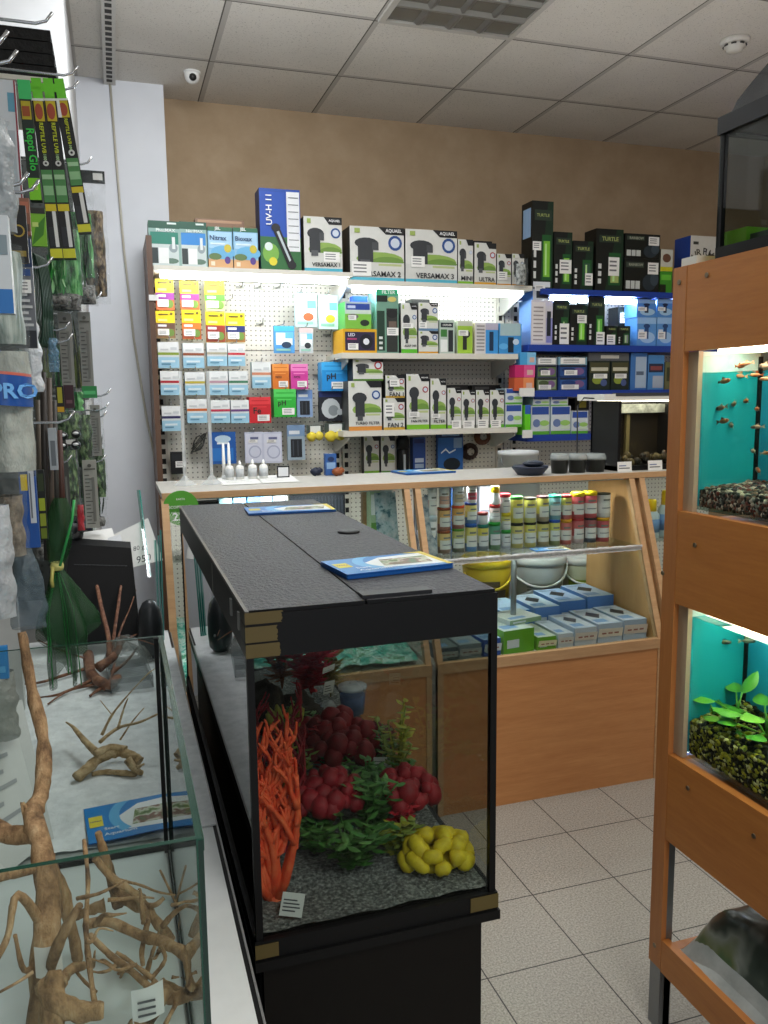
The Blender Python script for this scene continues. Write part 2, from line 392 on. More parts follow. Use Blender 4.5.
bx('peg_panel', 1.165, PEGY, .15, 2.13, PEGY+.02, 2.165, M['peg'], g2)
upright(g2, 2.105, .9, 2.15); upright(g2, 1.185, .9, 2.15)
bx('top_shelf', 1.12, FR, 2.14, 2.14, PEGY, 2.165, M['cream'], g2)
tube_light(g2, 1.16, 2.08, FR+.05, 2.122, M['lamp'])
for z in (1.81, 1.42):
    bx('shelf', 1.085, FR, z-.028, 2.06, PEGY, z, M['cream'], g2)
    for x in (1.12, 2.055): brack(g2, x, z-.028, FR+.02, PEGY, .09)
for x in (1.12, 2.1): brack(g2, x, 2.14, FR+.02, PEGY, .1)
bx('base_plinth', 1.165, 4.1, 0, 2.13, PEGY, .15, M['cream'], g2)
g3 = empty('pegboard_unit', 'pegboard wall unit with blue edged shelves of dark cartons behind the tank rack', 'pegboard unit')
bx('peg_panel', 2.14, PEGY, .15, 3.6, PEGY+.02, 2.16, M['peg'], g3)
upright(g3, 2.2, .9, 2.15)
bx('top_shelf', 2.2, FR, 2.125, 3.6, PEGY, 2.155, M['blue_shelf'], g3)
for z in (1.86, 1.615, 1.375): bx('shelf', 2.12, FR, z-.035, 3.6, PEGY, z, M['blue_shelf'], g3)
tube_light(g3, 2.22, 3.55, FR+.05, 2.105, M['lamp_cool'])
bx('base_plinth', 2.14, 4.1, 0, 3.6, PEGY, .15, M['cream'], g3)

# ================================================================ SHOP COUNTER
YF, YT, ZL, ZT, YB = 2.725, 2.955, .585, 1.236, 3.28
def counter(name, label, x0, x1, panelmat, lamp=True):
    c = empty(name, label, 'display counter')
    bx('front_panel', x0, YF, 0, x1, YF+.02, ZL-.022, panelmat, c)
    bx('deck', x0, YF+.02, ZL-.02, x1, 3.6, ZL, pal('cfc9bd', .5), c)
    bx('ledge_rail', x0, YF-.006, ZL-.022, x1, YF+.02, ZL+.018, M['lightwood'], c)
    return c
def slant(y0, z0, y1, z1, th): return [(y0, z0), (y0+th, z0), (y1+th, z1), (y1, z1)]
def slant_post(par, x0, x1, m): return MB().prism(slant(YF, ZL+.018, YT, ZT, .03), x0, x1, m).build('slanted_post', par)
c1 = counter('display_counter', 'display counter section with blue-green sheets, behind the black aquarium', .135, 1.062, M['lam_x'])
c2 = counter('display_counter', 'display counter section with rows of food jars behind slanted glass', 1.085, 2.075, M['lam_x'])
c3 = counter('display_counter', 'display counter section with yellow capped bottles beside the tank rack', 2.1, 3.2, M['lam_x'])
slant_post(c1, .135, .16, M['lightwood']); slant_post(c1, 1.04, 1.062, M['lightwood'])
slant_post(c2, 1.085, 1.108, M['lightwood']); slant_post(c2, 2.05, 2.075, M['lightwood']); slant_post(c3, 2.1, 2.125, M['lightwood'])
for x0, x1, c in ((.135, .16, c1), (1.04, 1.062, c1), (1.085, 1.108, c2), (2.05, 2.075, c2), (2.1, 2.125, c3)): bx('corner_strip', x0, YF-.004, 0, x1, YF+.02, ZL, M['lightwood'], c)
sp = [(YF+.035, ZL), (YT+.035, ZT), (YB, ZT), (YB, ZL)]
MB().prism(sp, 2.056, 2.075, M['maple']).build('side_panel', c2); MB().prism(sp, 2.1, 2.118, M['maple']).build('side_panel', c3)
def pane(par, x0, x1):
    MB().prism(slant(YF+.006, ZL+.02, YT+.004, ZT, .005), x0, x1, M['glass']).build('glass_front', par)
pane(c1, .16, 1.04); pane(c2, 1.108, 2.05); pane(c3, 2.125, 3.2)
m = MB(); m.box(1.11, 2.86, .955, 2.05, 3.22, .962, M['glass']); m.build('glass_shelf', c2)
m = MB(); m.grid(lambda u, v: (1.11+.94*u, 2.852+.012*math.sin(PI*v*2)*.5+.004*noise.noise(Vector((u*30, v*4, 0))), .945+.024*v+.004*noise.noise(Vector((u*40, v*3, 5)))), 80, 4, filmmat('shelf_edge_wrap', 'e9eaea', .9, .3, 60, .8, .1)); m.build('wrapped_shelf_edge', c2)
MB().lathe([(.012, ZL), (.012, .955)], M['steel'], (1.5, 2.93, 0), 10).build('shelf_support', c2)
bx('glass_shelf', 2.13, 2.95, .955, 3.18, 3.22, .962, M['glass'], c3)
bx('glass_shelf', .17, 3.0, 1.0, 1.03, 3.22, 1.006, M['glass'], c1)
bx('inner_post', .955, 3.23, ZL, .99, 3.26, ZT, M['lightwood'], c1); bx('inner_post', 1.0, 3.23, ZL, 1.02, 3.25, ZT, pal('2c4a44', .4), c1)
MB().lathe([(.012, ZL), (.012, ZT)], M['steel'], (1.02+.16, 3.2, 0), 8).build('inner_rod', c2)
for c, x0, x1 in ((c1, .2, 1.0), (c2, 1.14, 2.03), (c3, 2.15, 3.1)):
    bx('light_strip', x0, YT+.012, ZT-.006, x1, YT+.03, ZT-.001, pal('dfe4e6', .4), c)
wt = empty('counter_worktop', 'long pale counter worktop with light wood front edge, carrying leaflets and tubs', 'worktop')
bx('top_board', .138, 2.965, 1.238, 3.25, 3.42, 1.258, M['worktop'], wt)
bx('front_edging', .138, 2.953, 1.236, 3.25, 2.965, 1.259, M['lightwood'], wt)

# ================================================================ TANK RACK
rk = empty('tank_rack', 'tall wooden rack holding rows of lit fish tanks along the aisle', 'tank rack')
RX = 1.21
bx('post', RX, 1.555, .17, RX+.014, 1.6, 1.863, M['rack_z'], rk)
for z0, z1 in ((1.677, 1.863), (1.102, 1.319), (.516, .733)): bx('fascia_board', RX+.001, .15, z0, RX+.022, 1.554, z1, M['rack'], rk)
bx('bottom_board', RX+.001, .15, .165, RX+.022, 1.554, .25, M['rack'], rk)
for z in (1.84, 1.30, .714, .24): bx('shelf_board', RX+.024, .15, z-.02, 1.68, 1.6 if z > 1.8 else 1.55, z, M['rack'], rk)
for z in (1.102, .516): bx('shelf_board', RX+.024, .15, z, 1.68, 1.55, z+.02, M['rack'], rk)
bx('jamb_lining', RX+.0145, 1.522, .735, RX+.0265, 1.556, 1.676, pal('b9a488', .4), rk)
bx('steel_leg', RX+.003, 1.558, 0, RX+.036, 1.598, .169, M['steel'], rk); bx('steel_leg', RX+.016, 1.558, 0, RX+.034, 1.598, 1.66, M['steel'], rk)
bx('steel_leg', 1.64, 1.558, 0, 1.68, 1.598, 1.82, M['steel'], rk); bx('steel_leg', RX+.003, .16, 0, RX+.036, .2, .164, M['steel'], rk)
bx('back_board', 1.682, .15, .5, 1.70, 1.6, 1.84, M['rack'], rk)
for z in (1.83, .22):
    MB().lathe([(.006, -.002), (.006, .0), (.004, .0015)], pal('8a7a64', .3, .8), (RX, 1.578, z), 10, axis='x').build('bolt', rk)
for (px, py) in ((707, 275), (695, 545), (688, 788), (754, 836), (663, 573), (664, 452)):
    q = onx(px, py, RX); MB().lathe([(.0055, RX-.002), (.0055, RX), (.004, RX+.001)], pal('8a7a64', .3, .8), (0, q.y, q.z), 10, axis='x').build('bolt', rk)
TEAL = noisy('teal_background_film', [(.3, '0b8f9c'), (.7, '17a5b0')], 3, .5)
TEAL2 = noisy('blue_background_film', [(.3, '1487ad'), (.7, '2199bb')], 3, .5)
def rack_tank(label, z0, z1, water, lampz):
    t = empty('aquarium', label, 'fish tank')
    x0, x1, y1 = RX+.027, 1.40, 1.535
    bx('front_pane', x0, .2, z0, x0+.006, y1, z1, M['rack_glass'], t)
    bx('end_background', x0, y1-.012, z0+.008, x1-.006, y1, water, TEAL, t)
    bx('end_background', x0, y1-.012, water, x1-.006, y1, z1+.01, noisy('condensed_glass', [(.3, '8fb4b6'), (.7, 'bcd0cf')], 20, .4), t)
    bx('corner_strip', x1-.012, y1-.018, z0+.02, x1-.004, y1-.007, z1, M['black'], t)
    bx('back_background', x1-.004, .2, z0+.02, x1, y1, water, TEAL2, t)
    bx('base_pane', x0, .2, z0, x1, y1, z0+.008, M['rack_glass'], t)
    bx('water_surface', x0+.007, .205, water-.002, x1-.006, y1-.008, water-.001, M['rack_glass'], t)
    l = bx('tank_lamp', x0+.02, .3, lampz, x1-.05, 1.5, lampz+.008, M['lamp_warm'], t)
    return t
rack_tank('upper rack fish tank with teal background and a shoal of orange fish', 1.325, 1.665, 1.63, 1.672)
rack_tank('lower rack fish tank with teal background, yellow gravel and leafy plants', .74, 1.09, 1.075, 1.097)
for z in (1.325, .74): pass
def gravel(name, label, z0, h, cols, seed, sizes=(.006, .011), tilt=0):
    random.seed(seed); m = MB(); mats = [pal(c, .6) for c in cols]
    m.grid(lambda u, v: (RX+.035+.149*u, .3+1.225*v, z0+h*(.55+.25*u)+.004*noise.noise(Vector((u*9, v*40, seed)))), 6, 60, mats[0])
    for i in range(1500):
        y = 1.52-1.0*random.random()**1.5; u = random.random(); r = random.uniform(*sizes)
        x = RX+.037+.145*u; z = z0+h*(.55+.25*u)+.002
        m.ball((x, y, z+random.uniform(-.002, .004)), (r*.7, r*.8, r*.55), random.choice(mats), 6, 4)
    # front against the glass
    m.face([(RX+.0335, .3, z0), (RX+.0335, 1.525, z0), (RX+.0335, 1.525, z0+h*.55), (RX+.0335, .3, z0+h*.55)], mats[0])
    for i in range(1500):
        y = 1.52-1.0*random.random()**1.5; z = z0+h*.58*random.random(); r = random.uniform(*sizes)
        m.ball((RX+.0345, y, z), (r*.3, r*.8, r*.6), random.choice(mats), 6, 4)
    return tag(m.build(name), label, 'gravel', kind='stuff')
gravel('tank_gravel', 'dark mixed pebbles with pink and pale stones in the upper rack tank', 1.334, .055, ['2a2620', '4a4038', '7b5e4e', 'c9b8a4', '17150f', '8a8a80', '6b2f22'], 3)
gravel('tank_gravel', 'yellow and black gravel on the floor of the lower rack tank', .749, .125, ['15140c', '6e6a1c', 'b4ab2e', '2c2a14', '0d0d08', '8f8f33', 'd3cc8a'], 4)
random.seed(21)
def fish(px, py, x, L, ang, label, group, cols):
    p = onx(px, py, x); m = MB(); b = pal(cols[0], .4); t = pal(cols[1], .4)
    m.ball((0, 0, 0), (L*.09, L*.34, L*.12), b, 10, 6)
    m.ball((0, -L*.1, 0), (L*.1, L*.2, L*.1), t, 10, 6)
    m.face([(0, L*.28, 0), (0, L*.55, L*.13), (0, L*.48, 0), (0, L*.55, -L*.13)], pal(cols[2], .4))
    m.face([(0, -L*.05, L*.1), (0, L*.15, L*.22), (0, L*.2, L*.08)], pal(cols[2], .4))
    m.ball((-L*.06, -L*.26, L*.03), L*.03, M['black'], 6, 4); m.ball((L*.06, -L*.26, L*.03), L*.03, M['black'], 6, 4)
    o = m.build('aquarium_fish', None, tuple(p), (random.uniform(-.2, .2), 0, ang)); tag(o, label, 'fish', group)
up_f = [(700, 363), (712, 366), (704, 374), (707, 374), (703, 389), (720, 408), (734, 404), (746, 401), (710, 421), (726, 426), (724, 421), (731, 425), (715, 465), (741, 366), (737, 366), (745, 364), (755, 375), (764, 366), (765, 379), (757, 409), (753, 451), (766, 453), (758, 470), (756, 427), (739, 376), (725, 381)]
for i, (a, b) in enumerate(up_f):
    fish(a, b, RX+.07+.09*((i*7) % 5)/5, random.uniform(.034, .05), random.choice((0, PI, .5, PI-.5, PI+.5)), 'small pale orange fish swimming in the upper rack tank', 'fish in the upper rack tank', [('c98d6c', 'b56a44', 'd8a68a'), ('b9653f', 'c87c50', 'a04a2a'), ('a07f6c', '5a4a42', 'c9a890')][i % 3])
for i, (a, b) in enumerate([(706, 632), (711, 630), (725, 642), (717, 675), (712, 684), (749, 641)]):
    fish(a, b, RX+.1+.01*i, .045, random.choice((0, PI, .7, 2.3)), 'small dark greenish fish swimming in the lower rack tank', 'fish in the lower rack tank', ('4d5a4a', '3a4640', '6f7f6c'))
GREEN = [noisy('leaf_green_%s' % c, [(.3, c), (.7, d)], 12, .4) for c, d in (('3f8f2a', '7cc23c'), ('2f6d25', '55a032'), ('69ad35', 'a4d657'))]
def leaf(m, base, tip, wid, mat, sag=.0, n=6):
    base, tip = Vector(base), Vector(tip); d = tip-base; s = d.cross(Vector((0, 0, 1)))
    if s.length < 1e-6: s = Vector((1, 0, 0))
    s.normalize(); up = s.cross(d).normalized()
    def fn(u, v):
        k = math.sin(PI*min(1, .04+v*.96))**.75*(1-v*.25); a = (u-.5)*2
        return base+d*v+s*(a*wid*k)+up*(-abs(a)*wid*k*.35-sag*v*v)
    m.grid(fn, 4, n, mat)
def leafplant(name, label, p, spec, stem=.02, mats=None, cat='plant'):
    o = empty(name, label, cat, p)
    for k, (dx, dy, dz, L, w) in enumerate(spec):
        m = MB(); a = Vector((dx*.45, dy*.45, dz*.8)); e = Vector((dx, dy, dz)); mt = (mats or GREEN)[k % len(mats or GREEN)]
        m.tube([(0, 0, 0), a*.6+Vector((0, 0, dz*.1)), e], .0022, mt, 5)
        d = Vector((dx, dy, .02)).normalized()
        leaf(m, e, e+d*L+Vector((0, 0, -.01)), w, mt, .012)
        m.build('leaf', o)
    return o
z = .8
for i, (px, py) in enumerate([(735, 770), (765, 765)]):
    q = onx(px, py-6, RX+.11)
    leafplant('water_plant', ['broad leaved green water plant at the mid of the lower rack tank', 'tall broad leaved water plant nearest the camera in the lower rack tank'][i], (q.x, q.y, .835), [(-.03, .04, .04, .07, .026), (.0, .07, .03, .07, .026), (-.02, -.05, .045, .075, .028), (.02, -.08, .03, .07, .024), (.01, .0, .07, .07, .022), (-.03, .09, .01, .06, .024), (-.035, -.02, .02, .06, .024), (.02, .03, .06, .06, .024)], cat='water plant')
q = onx(712, 745, RX+.09); leafplant('water_plant', 'small green water plant lying low on the yellow gravel', (q.x, q.y, .835), [(-.01, -.04, .02, .05, .014), (.0, .03, .03, .04, .014), (-.01, -.09, .0, .05, .016)], cat='water plant')
# sack on the open shelf
def sackfn(u, v, hz):
    x = 1.245+.36*u; y = .75+.76*v
    e = min(1, 8*min(u, 1-u))*min(1, 9*min(v, 1-v))
    return (x, y, .242+hz*e**.5+.012*e*noise.noise(Vector((x*14, y*9, hz*60))))
SACK = NT('printed_sack'); n_ = SACK.noise(SACK.obj(), 6, 3)
SACK.l(SACK.ramp(n_, [(.28, '23302a'), (.42, '47524a'), (.5, '8d958c'), (.58, '6f7a55'), (.66, '25603f'), (.8, '9aa39c')]), SACK.p.inputs['Base Color']); SACK.p.inputs['Roughness'].default_value = .3
SACKW = noisy('pale_sack', [(.3, '9aa09c'), (.7, 'c3c7c2')], 8, .35, .4, 4, .02)
sk = empty('sack', 'printed green and grey plastic sack lying folded on the lowest rack shelf', 'sack')
m = MB(); m.grid(lambda u, v: sackfn(u, v, .155), 24, 40, SACK.m); m.build('printed_face', sk)
m = MB(); m.grid(lambda u, v: (lambda p: (p[0]-.012, p[1]+.01, p[2]))(sackfn(u, v, .085)), 24, 40, SACKW); m.build('folded_edge', sk)
m = MB(); m.grid(lambda u, v: (lambda p: (p[0]-.02, p[1]-.03, p[2]))(sackfn(u, v, .045)), 24, 40, SACKW); m.build('folded_edge', sk)
# open-top tank on the rack
ty1_ = onx(715, 254, RX+.004).y; zt = onx(717.5, 119, RX+.004).z-.035
tt = empty('terrarium_tank', 'glass tank with black rims and smoky curved hood on top of the rack', 'fish tank')
tx0, tx1, ty0, ty1, tz = RX+.004, 1.56, .75, ty1_, 1.8635
m = MB(); m.box(tx0, ty0, tz, tx1, ty1, tz+.022, M['black']); m.build('bottom_rim', tt)
m = MB()
for a in ((tx0-.004, ty0, tx0+.02, ty1+.004), (tx1-.02, ty0, tx1, ty1), (tx0, ty1-.02, tx1, ty1+.004), (tx0, ty0, tx1, ty0+.02)): m.box(a[0], a[1], zt, a[2], a[3], zt+.035, M['satin'])
m.build('top_rim', tt)
SMK = glassmat('smoky_tank_glass', 'e2e5e2', .03)
bx('glass_pane', tx0+.003, ty0, tz+.022, tx0+.008, ty1, zt, SMK, tt); bx('glass_pane', tx0, ty1-.006, tz+.022, tx1, ty1-.001, zt, SMK, tt)
bx('glass_pane', tx1-.008, ty0, tz+.022, tx1-.003, ty1, zt, SMK, tt)
bx('corner_seal', tx0+.001, ty1-.012, tz+.022, tx0+.012, ty1, zt, M['black'], tt)
bx('inner_lid', tx0+.02, ty0+.02, zt+.004, tx1-.02, ty1-.02, zt+.01, pal('4b4e50', .4), tt)
HD = glassmat('smoky_hood_plastic', 'a4a7aa', .08)
def arch(u): return .012*min(1, u*30)+.115*(1-(1-min(1, u*1.7))**1.9)
m = MB(); m.grid(lambda u, v: (tx0+.012+.32*v, ty1-.012-.6*u, zt+.035+arch(u)), 30, 4, HD); m.grid(lambda u, v: (tx0+.012, ty1-.012-.6*u, zt+.035+v*arch(u)), 30, 3, HD); m.build('curved_hood', tt)
def tankbox(label, px0, px1, py, x, col, art):
    a, b = onx(px0, 240, x), onx(px1, 240, x); h = onx((px0+px1)/2, py, x).z-(tz+.023)
    o = MB().box(0, b.y, 0, .06, a.y, h, pal(col, .45), art).build('carton', None, (x, 0, tz+.023)); tag(o, label, 'carton')
tankbox('lime green box standing inside the smoky glass tank on the rack', 721, 746, 230, RX+.025, '8fcf2f', dict(front=pal('7fd12a', .5), top=pal('9fe04a', .5)))
tankbox('dark green box standing beside the lime box inside the rack top tank', 748, 790, 229, RX+.035, '48584a', dict(front=pal('5f7a55', .5)))
carton('carton', 'small white box lying on the rack top beside the smoky tank', 'carton', RX+.035, 1.53, 1.864, .06, .017, .05, 'd9d9d0')
# ================================================================ BIG BLACK AQUARIUM IN THE MIDDLE
TX0, TX1, TY0, TY1 = .166, .578, 1.185, 2.50
aq = empty('aquarium', 'large black framed aquarium with textured lid and artificial corals, mid aisle', 'aquarium')
HZ0, HZ1 = 1.197, 1.27
m = MB()
m.box(TX0, TY0, HZ0, TX1, TY1, HZ1-.006, M['black'])
m.build('hood_body', aq)
TAPE = pal('574a26', .5)
for nm, x0, x1 in (('hood_flap', TX0+.006, .353), ('hood_flap', .3565, TX1-.003)):
    o = MB().box(x0, TY0+.004, HZ1-.006, x1, TY1-.004, HZ1, M['hood_top'], dict(front=M['black'], left=pal('3b3b3c', .4), right=M['black'])).build(nm, aq)
    if x1 < .4: MB().box(TX0+.0, TY0, HZ1-.007, TX0+.006, TY1, HZ1-.0005, pal('55504a', .4)).build('edge_trim', o)
fl = MB(); fl.box(.352, TY0+.012, HZ1, .468, TY0+.04, HZ1+.006, pal('17171a', .35)); fl.build('feeding_flap', aq)
fl = MB(); fl.lathe([(.026, 0), (.026, .004), (.02, .006), (.0, .003)], M['satin'], (.505, 1.83, HZ1), 20); fl.build('cable_grommet', aq)
for y in (1.24, 1.33): MB().box(TX0-.003, y, HZ0+.03, TX0+.0005, y+.012, HZ0+.058, pal('8c8c8a', .3, .6)).build('handle', aq)
MB().box(TX0-.001, 1.62, HZ0+.002, TX0+.0005, 1.625, HZ1-.01, pal('77776f', .4)).build('hood_joint', aq)
random.seed(5)
for i, (z0, z1, w) in enumerate(((1.25, 1.268, .055), (1.222, 1.246, .048), (1.198, 1.219, .05))):
    m = MB(); n = 10
    top = [(TX0+(w+.006*noise.noise(Vector((k*1.3, i*3., 0))))*1.0, TY0-.0012, z0+(z1-z0)*k/n) for k in range(n+1)]
    m.face([(TX0-.001, TY0-.0012, z0), *top, (TX0-.001, TY0-.0012, z1)], TAPE); m.face([(TX0-.0012, TY0-.001, z0), (TX0-.0012, TY0+.05, z0), (TX0-.0012, TY0+.05, z1), (TX0-.0012, TY0-.001, z1)], pal('2a2419', .5))
    m.build('tape_strip', aq)
GZ0 = .735
def rim(z0, z1, grow, m):
    g = grow; q = MB()
    for a in ((TX0-g, TY0-g, TX1+g, TY0+.012), (TX0-g, TY1-.012, TX1+g, TY1+g), (TX0-g, TY0, TX0+.012, TY1), (TX1-.012, TY0, TX1+g, TY1)): q.box(a[0], a[1], z0, a[2], a[3], z1, m)
    return q
br = rim(.707, .738, .003, M['black']).build('base_trim', aq)
MB().box(.53, TY0-.0045, .71, .582, TY0-.003, .735, TAPE).build('tape_strip', aq); MB().box(.163, TY0-.0045, .71, .2, TY0-.003, .733, TAPE).build('tape_strip', aq)
bx('bottom_pane', TX0, TY0, .709, TX1, TY1, .715, M['black'], aq)
bx('glass_front', TX0+.003, TY0+.002, .715, TX1-.003, TY0+.008, HZ0, M['tank_glass'], aq)
bx('glass_back', TX0+.003, TY1-.008, .715, TX1-.003, TY1-.002, HZ0, M['tank_back'], aq)
MB().face([(TX0+.002, TY0+.01, .738), (TX0+.002, TY0+.01, HZ0), (TX0+.002, TY1-.01, HZ0), (TX0+.002, TY1-.01, .738)][::-1], M['side_glass']).build('glass_side', aq)
MB().face([(TX1-.002, TY0+.01, .738), (TX1-.002, TY0+.01, HZ0), (TX1-.002, TY1-.01, HZ0), (TX1-.002, TY1-.01, .738)], M['tank_back']).build('glass_side', aq)
for x, y in ((TX0, TY0), (TX1-.011, TY0), (TX0, TY1-.012), (TX1-.012, TY1-.012)): bx('corner_strip', x, y, .735, x+.011, y+.012, HZ0, M['black'], aq)
m = MB(); m.box(TX0+.008, TY0+.012, .715, TX1-.008, TY1-.012, .728, pal('3a3a3a', .6)); m.build('bottom_mat', aq)
cab = empty('aquarium_stand', 'black cabinet stand under the large black aquarium', 'cabinet')
bx('carcass', TX0+.006, TY0+.02, .0, TX1-.02, TY1-.01, .69, M['matt_black'], cab); bx('top_board', TX0-.004, TY0-.008, .69, TX1+.006, TY1+.004, .7065, M['black'], cab)
bx('door', TX0+.01, TY0+.004, .03, TX1-.024, TY0+.0195, .685, pal('0d0a08', .5, 0, 0, .06, .2), cab)
# ---- what stands in the tank
FZ = .729
random.seed(9)
m = MB()
sand = noisy('grey_gravel', [(.3, '3a3b3b'), (.5, '6f7170'), (.7, 'b0b2b0')], 160, .8, .9, 3, .006)
m.grid(lambda u, v: (TX0+.009+.394*u, TY0+.0125+1.28*v, FZ+.014+.012*noise.noise(Vector((u*5, v*14, 1)))), 30, 80, sand)
tag(m.build('aquarium_gravel'), 'fine grey gravel over the floor of the big black aquarium', 'gravel', kind='stuff')
GZ = FZ+.016
def at(px, py, z=GZ): p = onz(px, py, z); return (p.x, p.y, z)
CR = {c: noisy('coral_'+c, [(.3, a), (.7, b)], 40, .6, .4, 4, .004) for c, a, b in (('orange', 'e8401c', 'ff7a48'), ('red', '780d18', 'aa1a2a'), ('darkred', '6a0d18', '9a1a26'), ('yellow', 'c4aa12', 'f0d62e'), ('lime', '8f8a2a', 'b9b04a'), ('maroon', '4a1016', '741c22'))}
def branch_coral(name, label, loc, H, spread, mat, seed, r0=.011, splits=3, n0=6, flat=.5):
    lo, hi, ylo = TX0+.018-loc[0], TX1-.02-loc[0], TY0+.022-loc[1]
    random.seed(seed); o = empty(name, label, 'artificial coral', loc)
    MB().ball((0, 0, -.004), (spread*.3, spread*.3, .014), mat, 14, 8, .4, seed).build('base', o)
    def grow(m, p, d, L, r, lev):
        pts = [p]; q = Vector(p); dd = Vector(d)
        for i in range(5):
            dd = (dd+Vector((random.uniform(-.22, .22), random.uniform(-.22, .22)*flat, random.uniform(.0, .16)))).normalized(); q = q+dd*(L/5); q.x = max(lo, min(hi, min(spread*.95, max(-spread*.95, q.x)))); q.y = max(ylo, q.y); pts.append(q.copy())
            if lev > 0 and i >= 1 and random.random() < .8:
                a = random.choice((-1, 1)); nd = (dd+Vector((a*random.uniform(.5, .9), random.uniform(-.5, .5)*flat, random.uniform(0, .3)))).normalized()
                grow(m, q.copy(), nd, L*random.uniform(.4, .62), r*.72, lev-1)
        m.tube(pts, [r*(1-.09*i)*random.uniform(.85, 1.15) for i in range(6)], mat, 7, .12)
    for k in range(n0):
        m = MB(); a = -1+2*k/(n0-1) if n0 > 1 else 0
        grow(m, Vector((a*spread*.15, random.uniform(-.3, .3)*spread*.3, 0)), Vector((a*.45, random.uniform(-.3, .3)*flat, 1)).normalized(), H*random.uniform(.75, 1.0), r0, splits)
        m.build('branch', o)
    return o
def ball_coral(name, label, loc, R, n, rb, mat, seed, squash=.8, stalk=True):
    random.seed(seed); o = empty(name, label, 'artificial coral', loc)
    mt = MB(); mt.ball((0, 0, R*.35), (R*.75, R*.75, R*.5), mat, 14, 10, .3, seed)
    if stalk: mt.lathe([(R*.4, 0), (R*.3, R*.3)], mat, n=10)
    mt.build('base', o)
    for i in range(n):
        f = (i+.5)/n; th = math.acos(1-f*1.15); a = i*2.39996+seed
        p = (R*math.sin(th)*math.cos(a), R*math.sin(th)*math.sin(a), R*squash*max(.15, math.cos(th))+R*.3)
        r = rb*random.uniform(.65, 1.3); p = (p[0]+random.uniform(-.3, .3)*rb, p[1]+random.uniform(-.3, .3)*rb, p[2]+random.uniform(-.3, .5)*rb); m = MB(); m.ball(p, (r, r, r*1.1), mat, 12, 8, .18, i+seed)
        m.build('polyp', o)
    return o
def brain_coral(name, label, loc, R, n, mat, seed):
    random.seed(seed); o = empty(name, label, 'artificial coral', loc)
    m = MB(); m.ball((0, 0, R*.2), (R*.7, R*.6, R*.3), mat, 14, 8, .3, 2); m.build('base', o)
    for i in range(n):
        f = (i+.5)/n; th = math.acos(1-f*1.05); a = i*2.39996
        c = Vector((R*math.sin(th)*math.cos(a), .8*R*math.sin(th)*math.sin(a), R*.72*max(.12, math.cos(th))+R*.22))
        tdir = Vector((math.cos(a+1.6), math.sin(a+1.6), random.uniform(-.5, .5))).normalized(); r = R*random.uniform(.2, .28); L = R*random.uniform(.15, .34)
        m = MB(); pts = [c+tdir*L*s+c.normalized()*(-.3*L*s*s) for s in (-1.35, -1.15, -.7, 0, .7, 1.15, 1.35)]
        m.tube(pts, [r*.35, r*.75, r, r*.93, r, r*.75, r*.35], mat, 10, .05); m.build('lobe', o)
    return o
def bushy(name, label, loc, H, R, n, mats, seed, cat='artificial plant', L=.03, wid=.008, lean=(0, 0)):
    random.seed(seed); o = empty(name, label, cat, loc)
    for k in range(n):
        a = random.uniform(0, 2*PI); rr = R*random.random()**.6; hh = H*random.uniform(.6, 1)
        m = MB(); tip = Vector((rr*math.cos(a)+lean[0], rr*math.sin(a)+lean[1], hh)); mid = Vector((rr*.35*math.cos(a), rr*.35*math.sin(a), hh*.55)); mt = mats[k % len(mats)]
        m.tube([(0, 0, 0), mid, tip], .0018, mt, 5)
        for s in range(11):
            t_ = .2+.8*s/10; b = mid*(2*t_*(1-t_))+tip*(t_*t_); aa = s*2.4+k
            leaf(m, b, b+Vector((math.cos(aa)*L, math.sin(aa)*L, random.uniform(.0, .6)*L)), wid, mt, .003, 4)
        m.build('frond', o)
    return o
DKG = [noisy('plant_green_%s' % c, [(.3, c), (.7, d)], 20, .5) for c, d in (('28521f', '4f8a3c'), ('3a6a30', '74a258'))]
YLG = [noisy('plant_lime_%s' % c, [(.3, c), (.7, d)], 20, .5) for c, d in (('8a8c24', 'd0cc4a'), ('62752a', 'a4b258'))]
RDL = [noisy('plant_red_%s' % c, [(.3, c), (.7, d)], 20, .5) for c, d in (('8a1022', 'd02434'), ('a81a2a', 'e83c48'))]
x, y, z = at(276, 900); branch_coral('branching_coral', 'bright orange branching coral standing behind the near glass of the tank', (x, y+.015, z-.006), .185, .046, CR['orange'], 12, .0082, 3, 9)
x, y, z = at(288, 850); branch_coral('branching_coral', 'dark red branching coral behind the bright orange one', (x-.008, y+.02, z-.006), .19, .05, CR['red'], 31, .006, 3, 6)
x, y, z = at(440, 880); brain_coral('brain_coral', 'yellow brain coral with fat lobes by the near right glass', (x+.012, y+.045, z), .06, 20, CR['yellow'], 3)
x, y, z = at(331, 838); ball_coral('anemone_coral', 'dark red round-lobed coral beside the orange branches', (x, y+.03, z+.05), .062, 30, .0165, CR['red'], 5, .55)
x, y, z = at(412, 832); ball_coral('anemone_coral', 'dark red round-lobed coral behind the yellow brain coral', (x, y+.04, z+.045), .055, 26, .0175, CR['red'], 8, .55)
x, y, z = at(340, 770); ball_coral('anemone_coral', 'deep maroon round-lobed coral in front of the blue jar', (x+.0, y+.02, z+.03), .085, 34, .021, CR['darkred'], 11, .5)
x, y, z = at(372, 765); ball_coral('anemone_coral', 'maroon curled coral beside the pale film, before the counter', (x, y+.03, z+.02), .055, 22, .018, CR['maroon'], 14, .5)
x, y, z = at(287, 790); o = empty('finger_coral', 'olive yellow finger coral rising above the orange branches', 'artificial coral', (x, y, z))
random.seed(4)
MB().ball((0, 0, .07), (.02, .02, .08), CR['lime'], 12, 8, .3, 4).build('base', o)
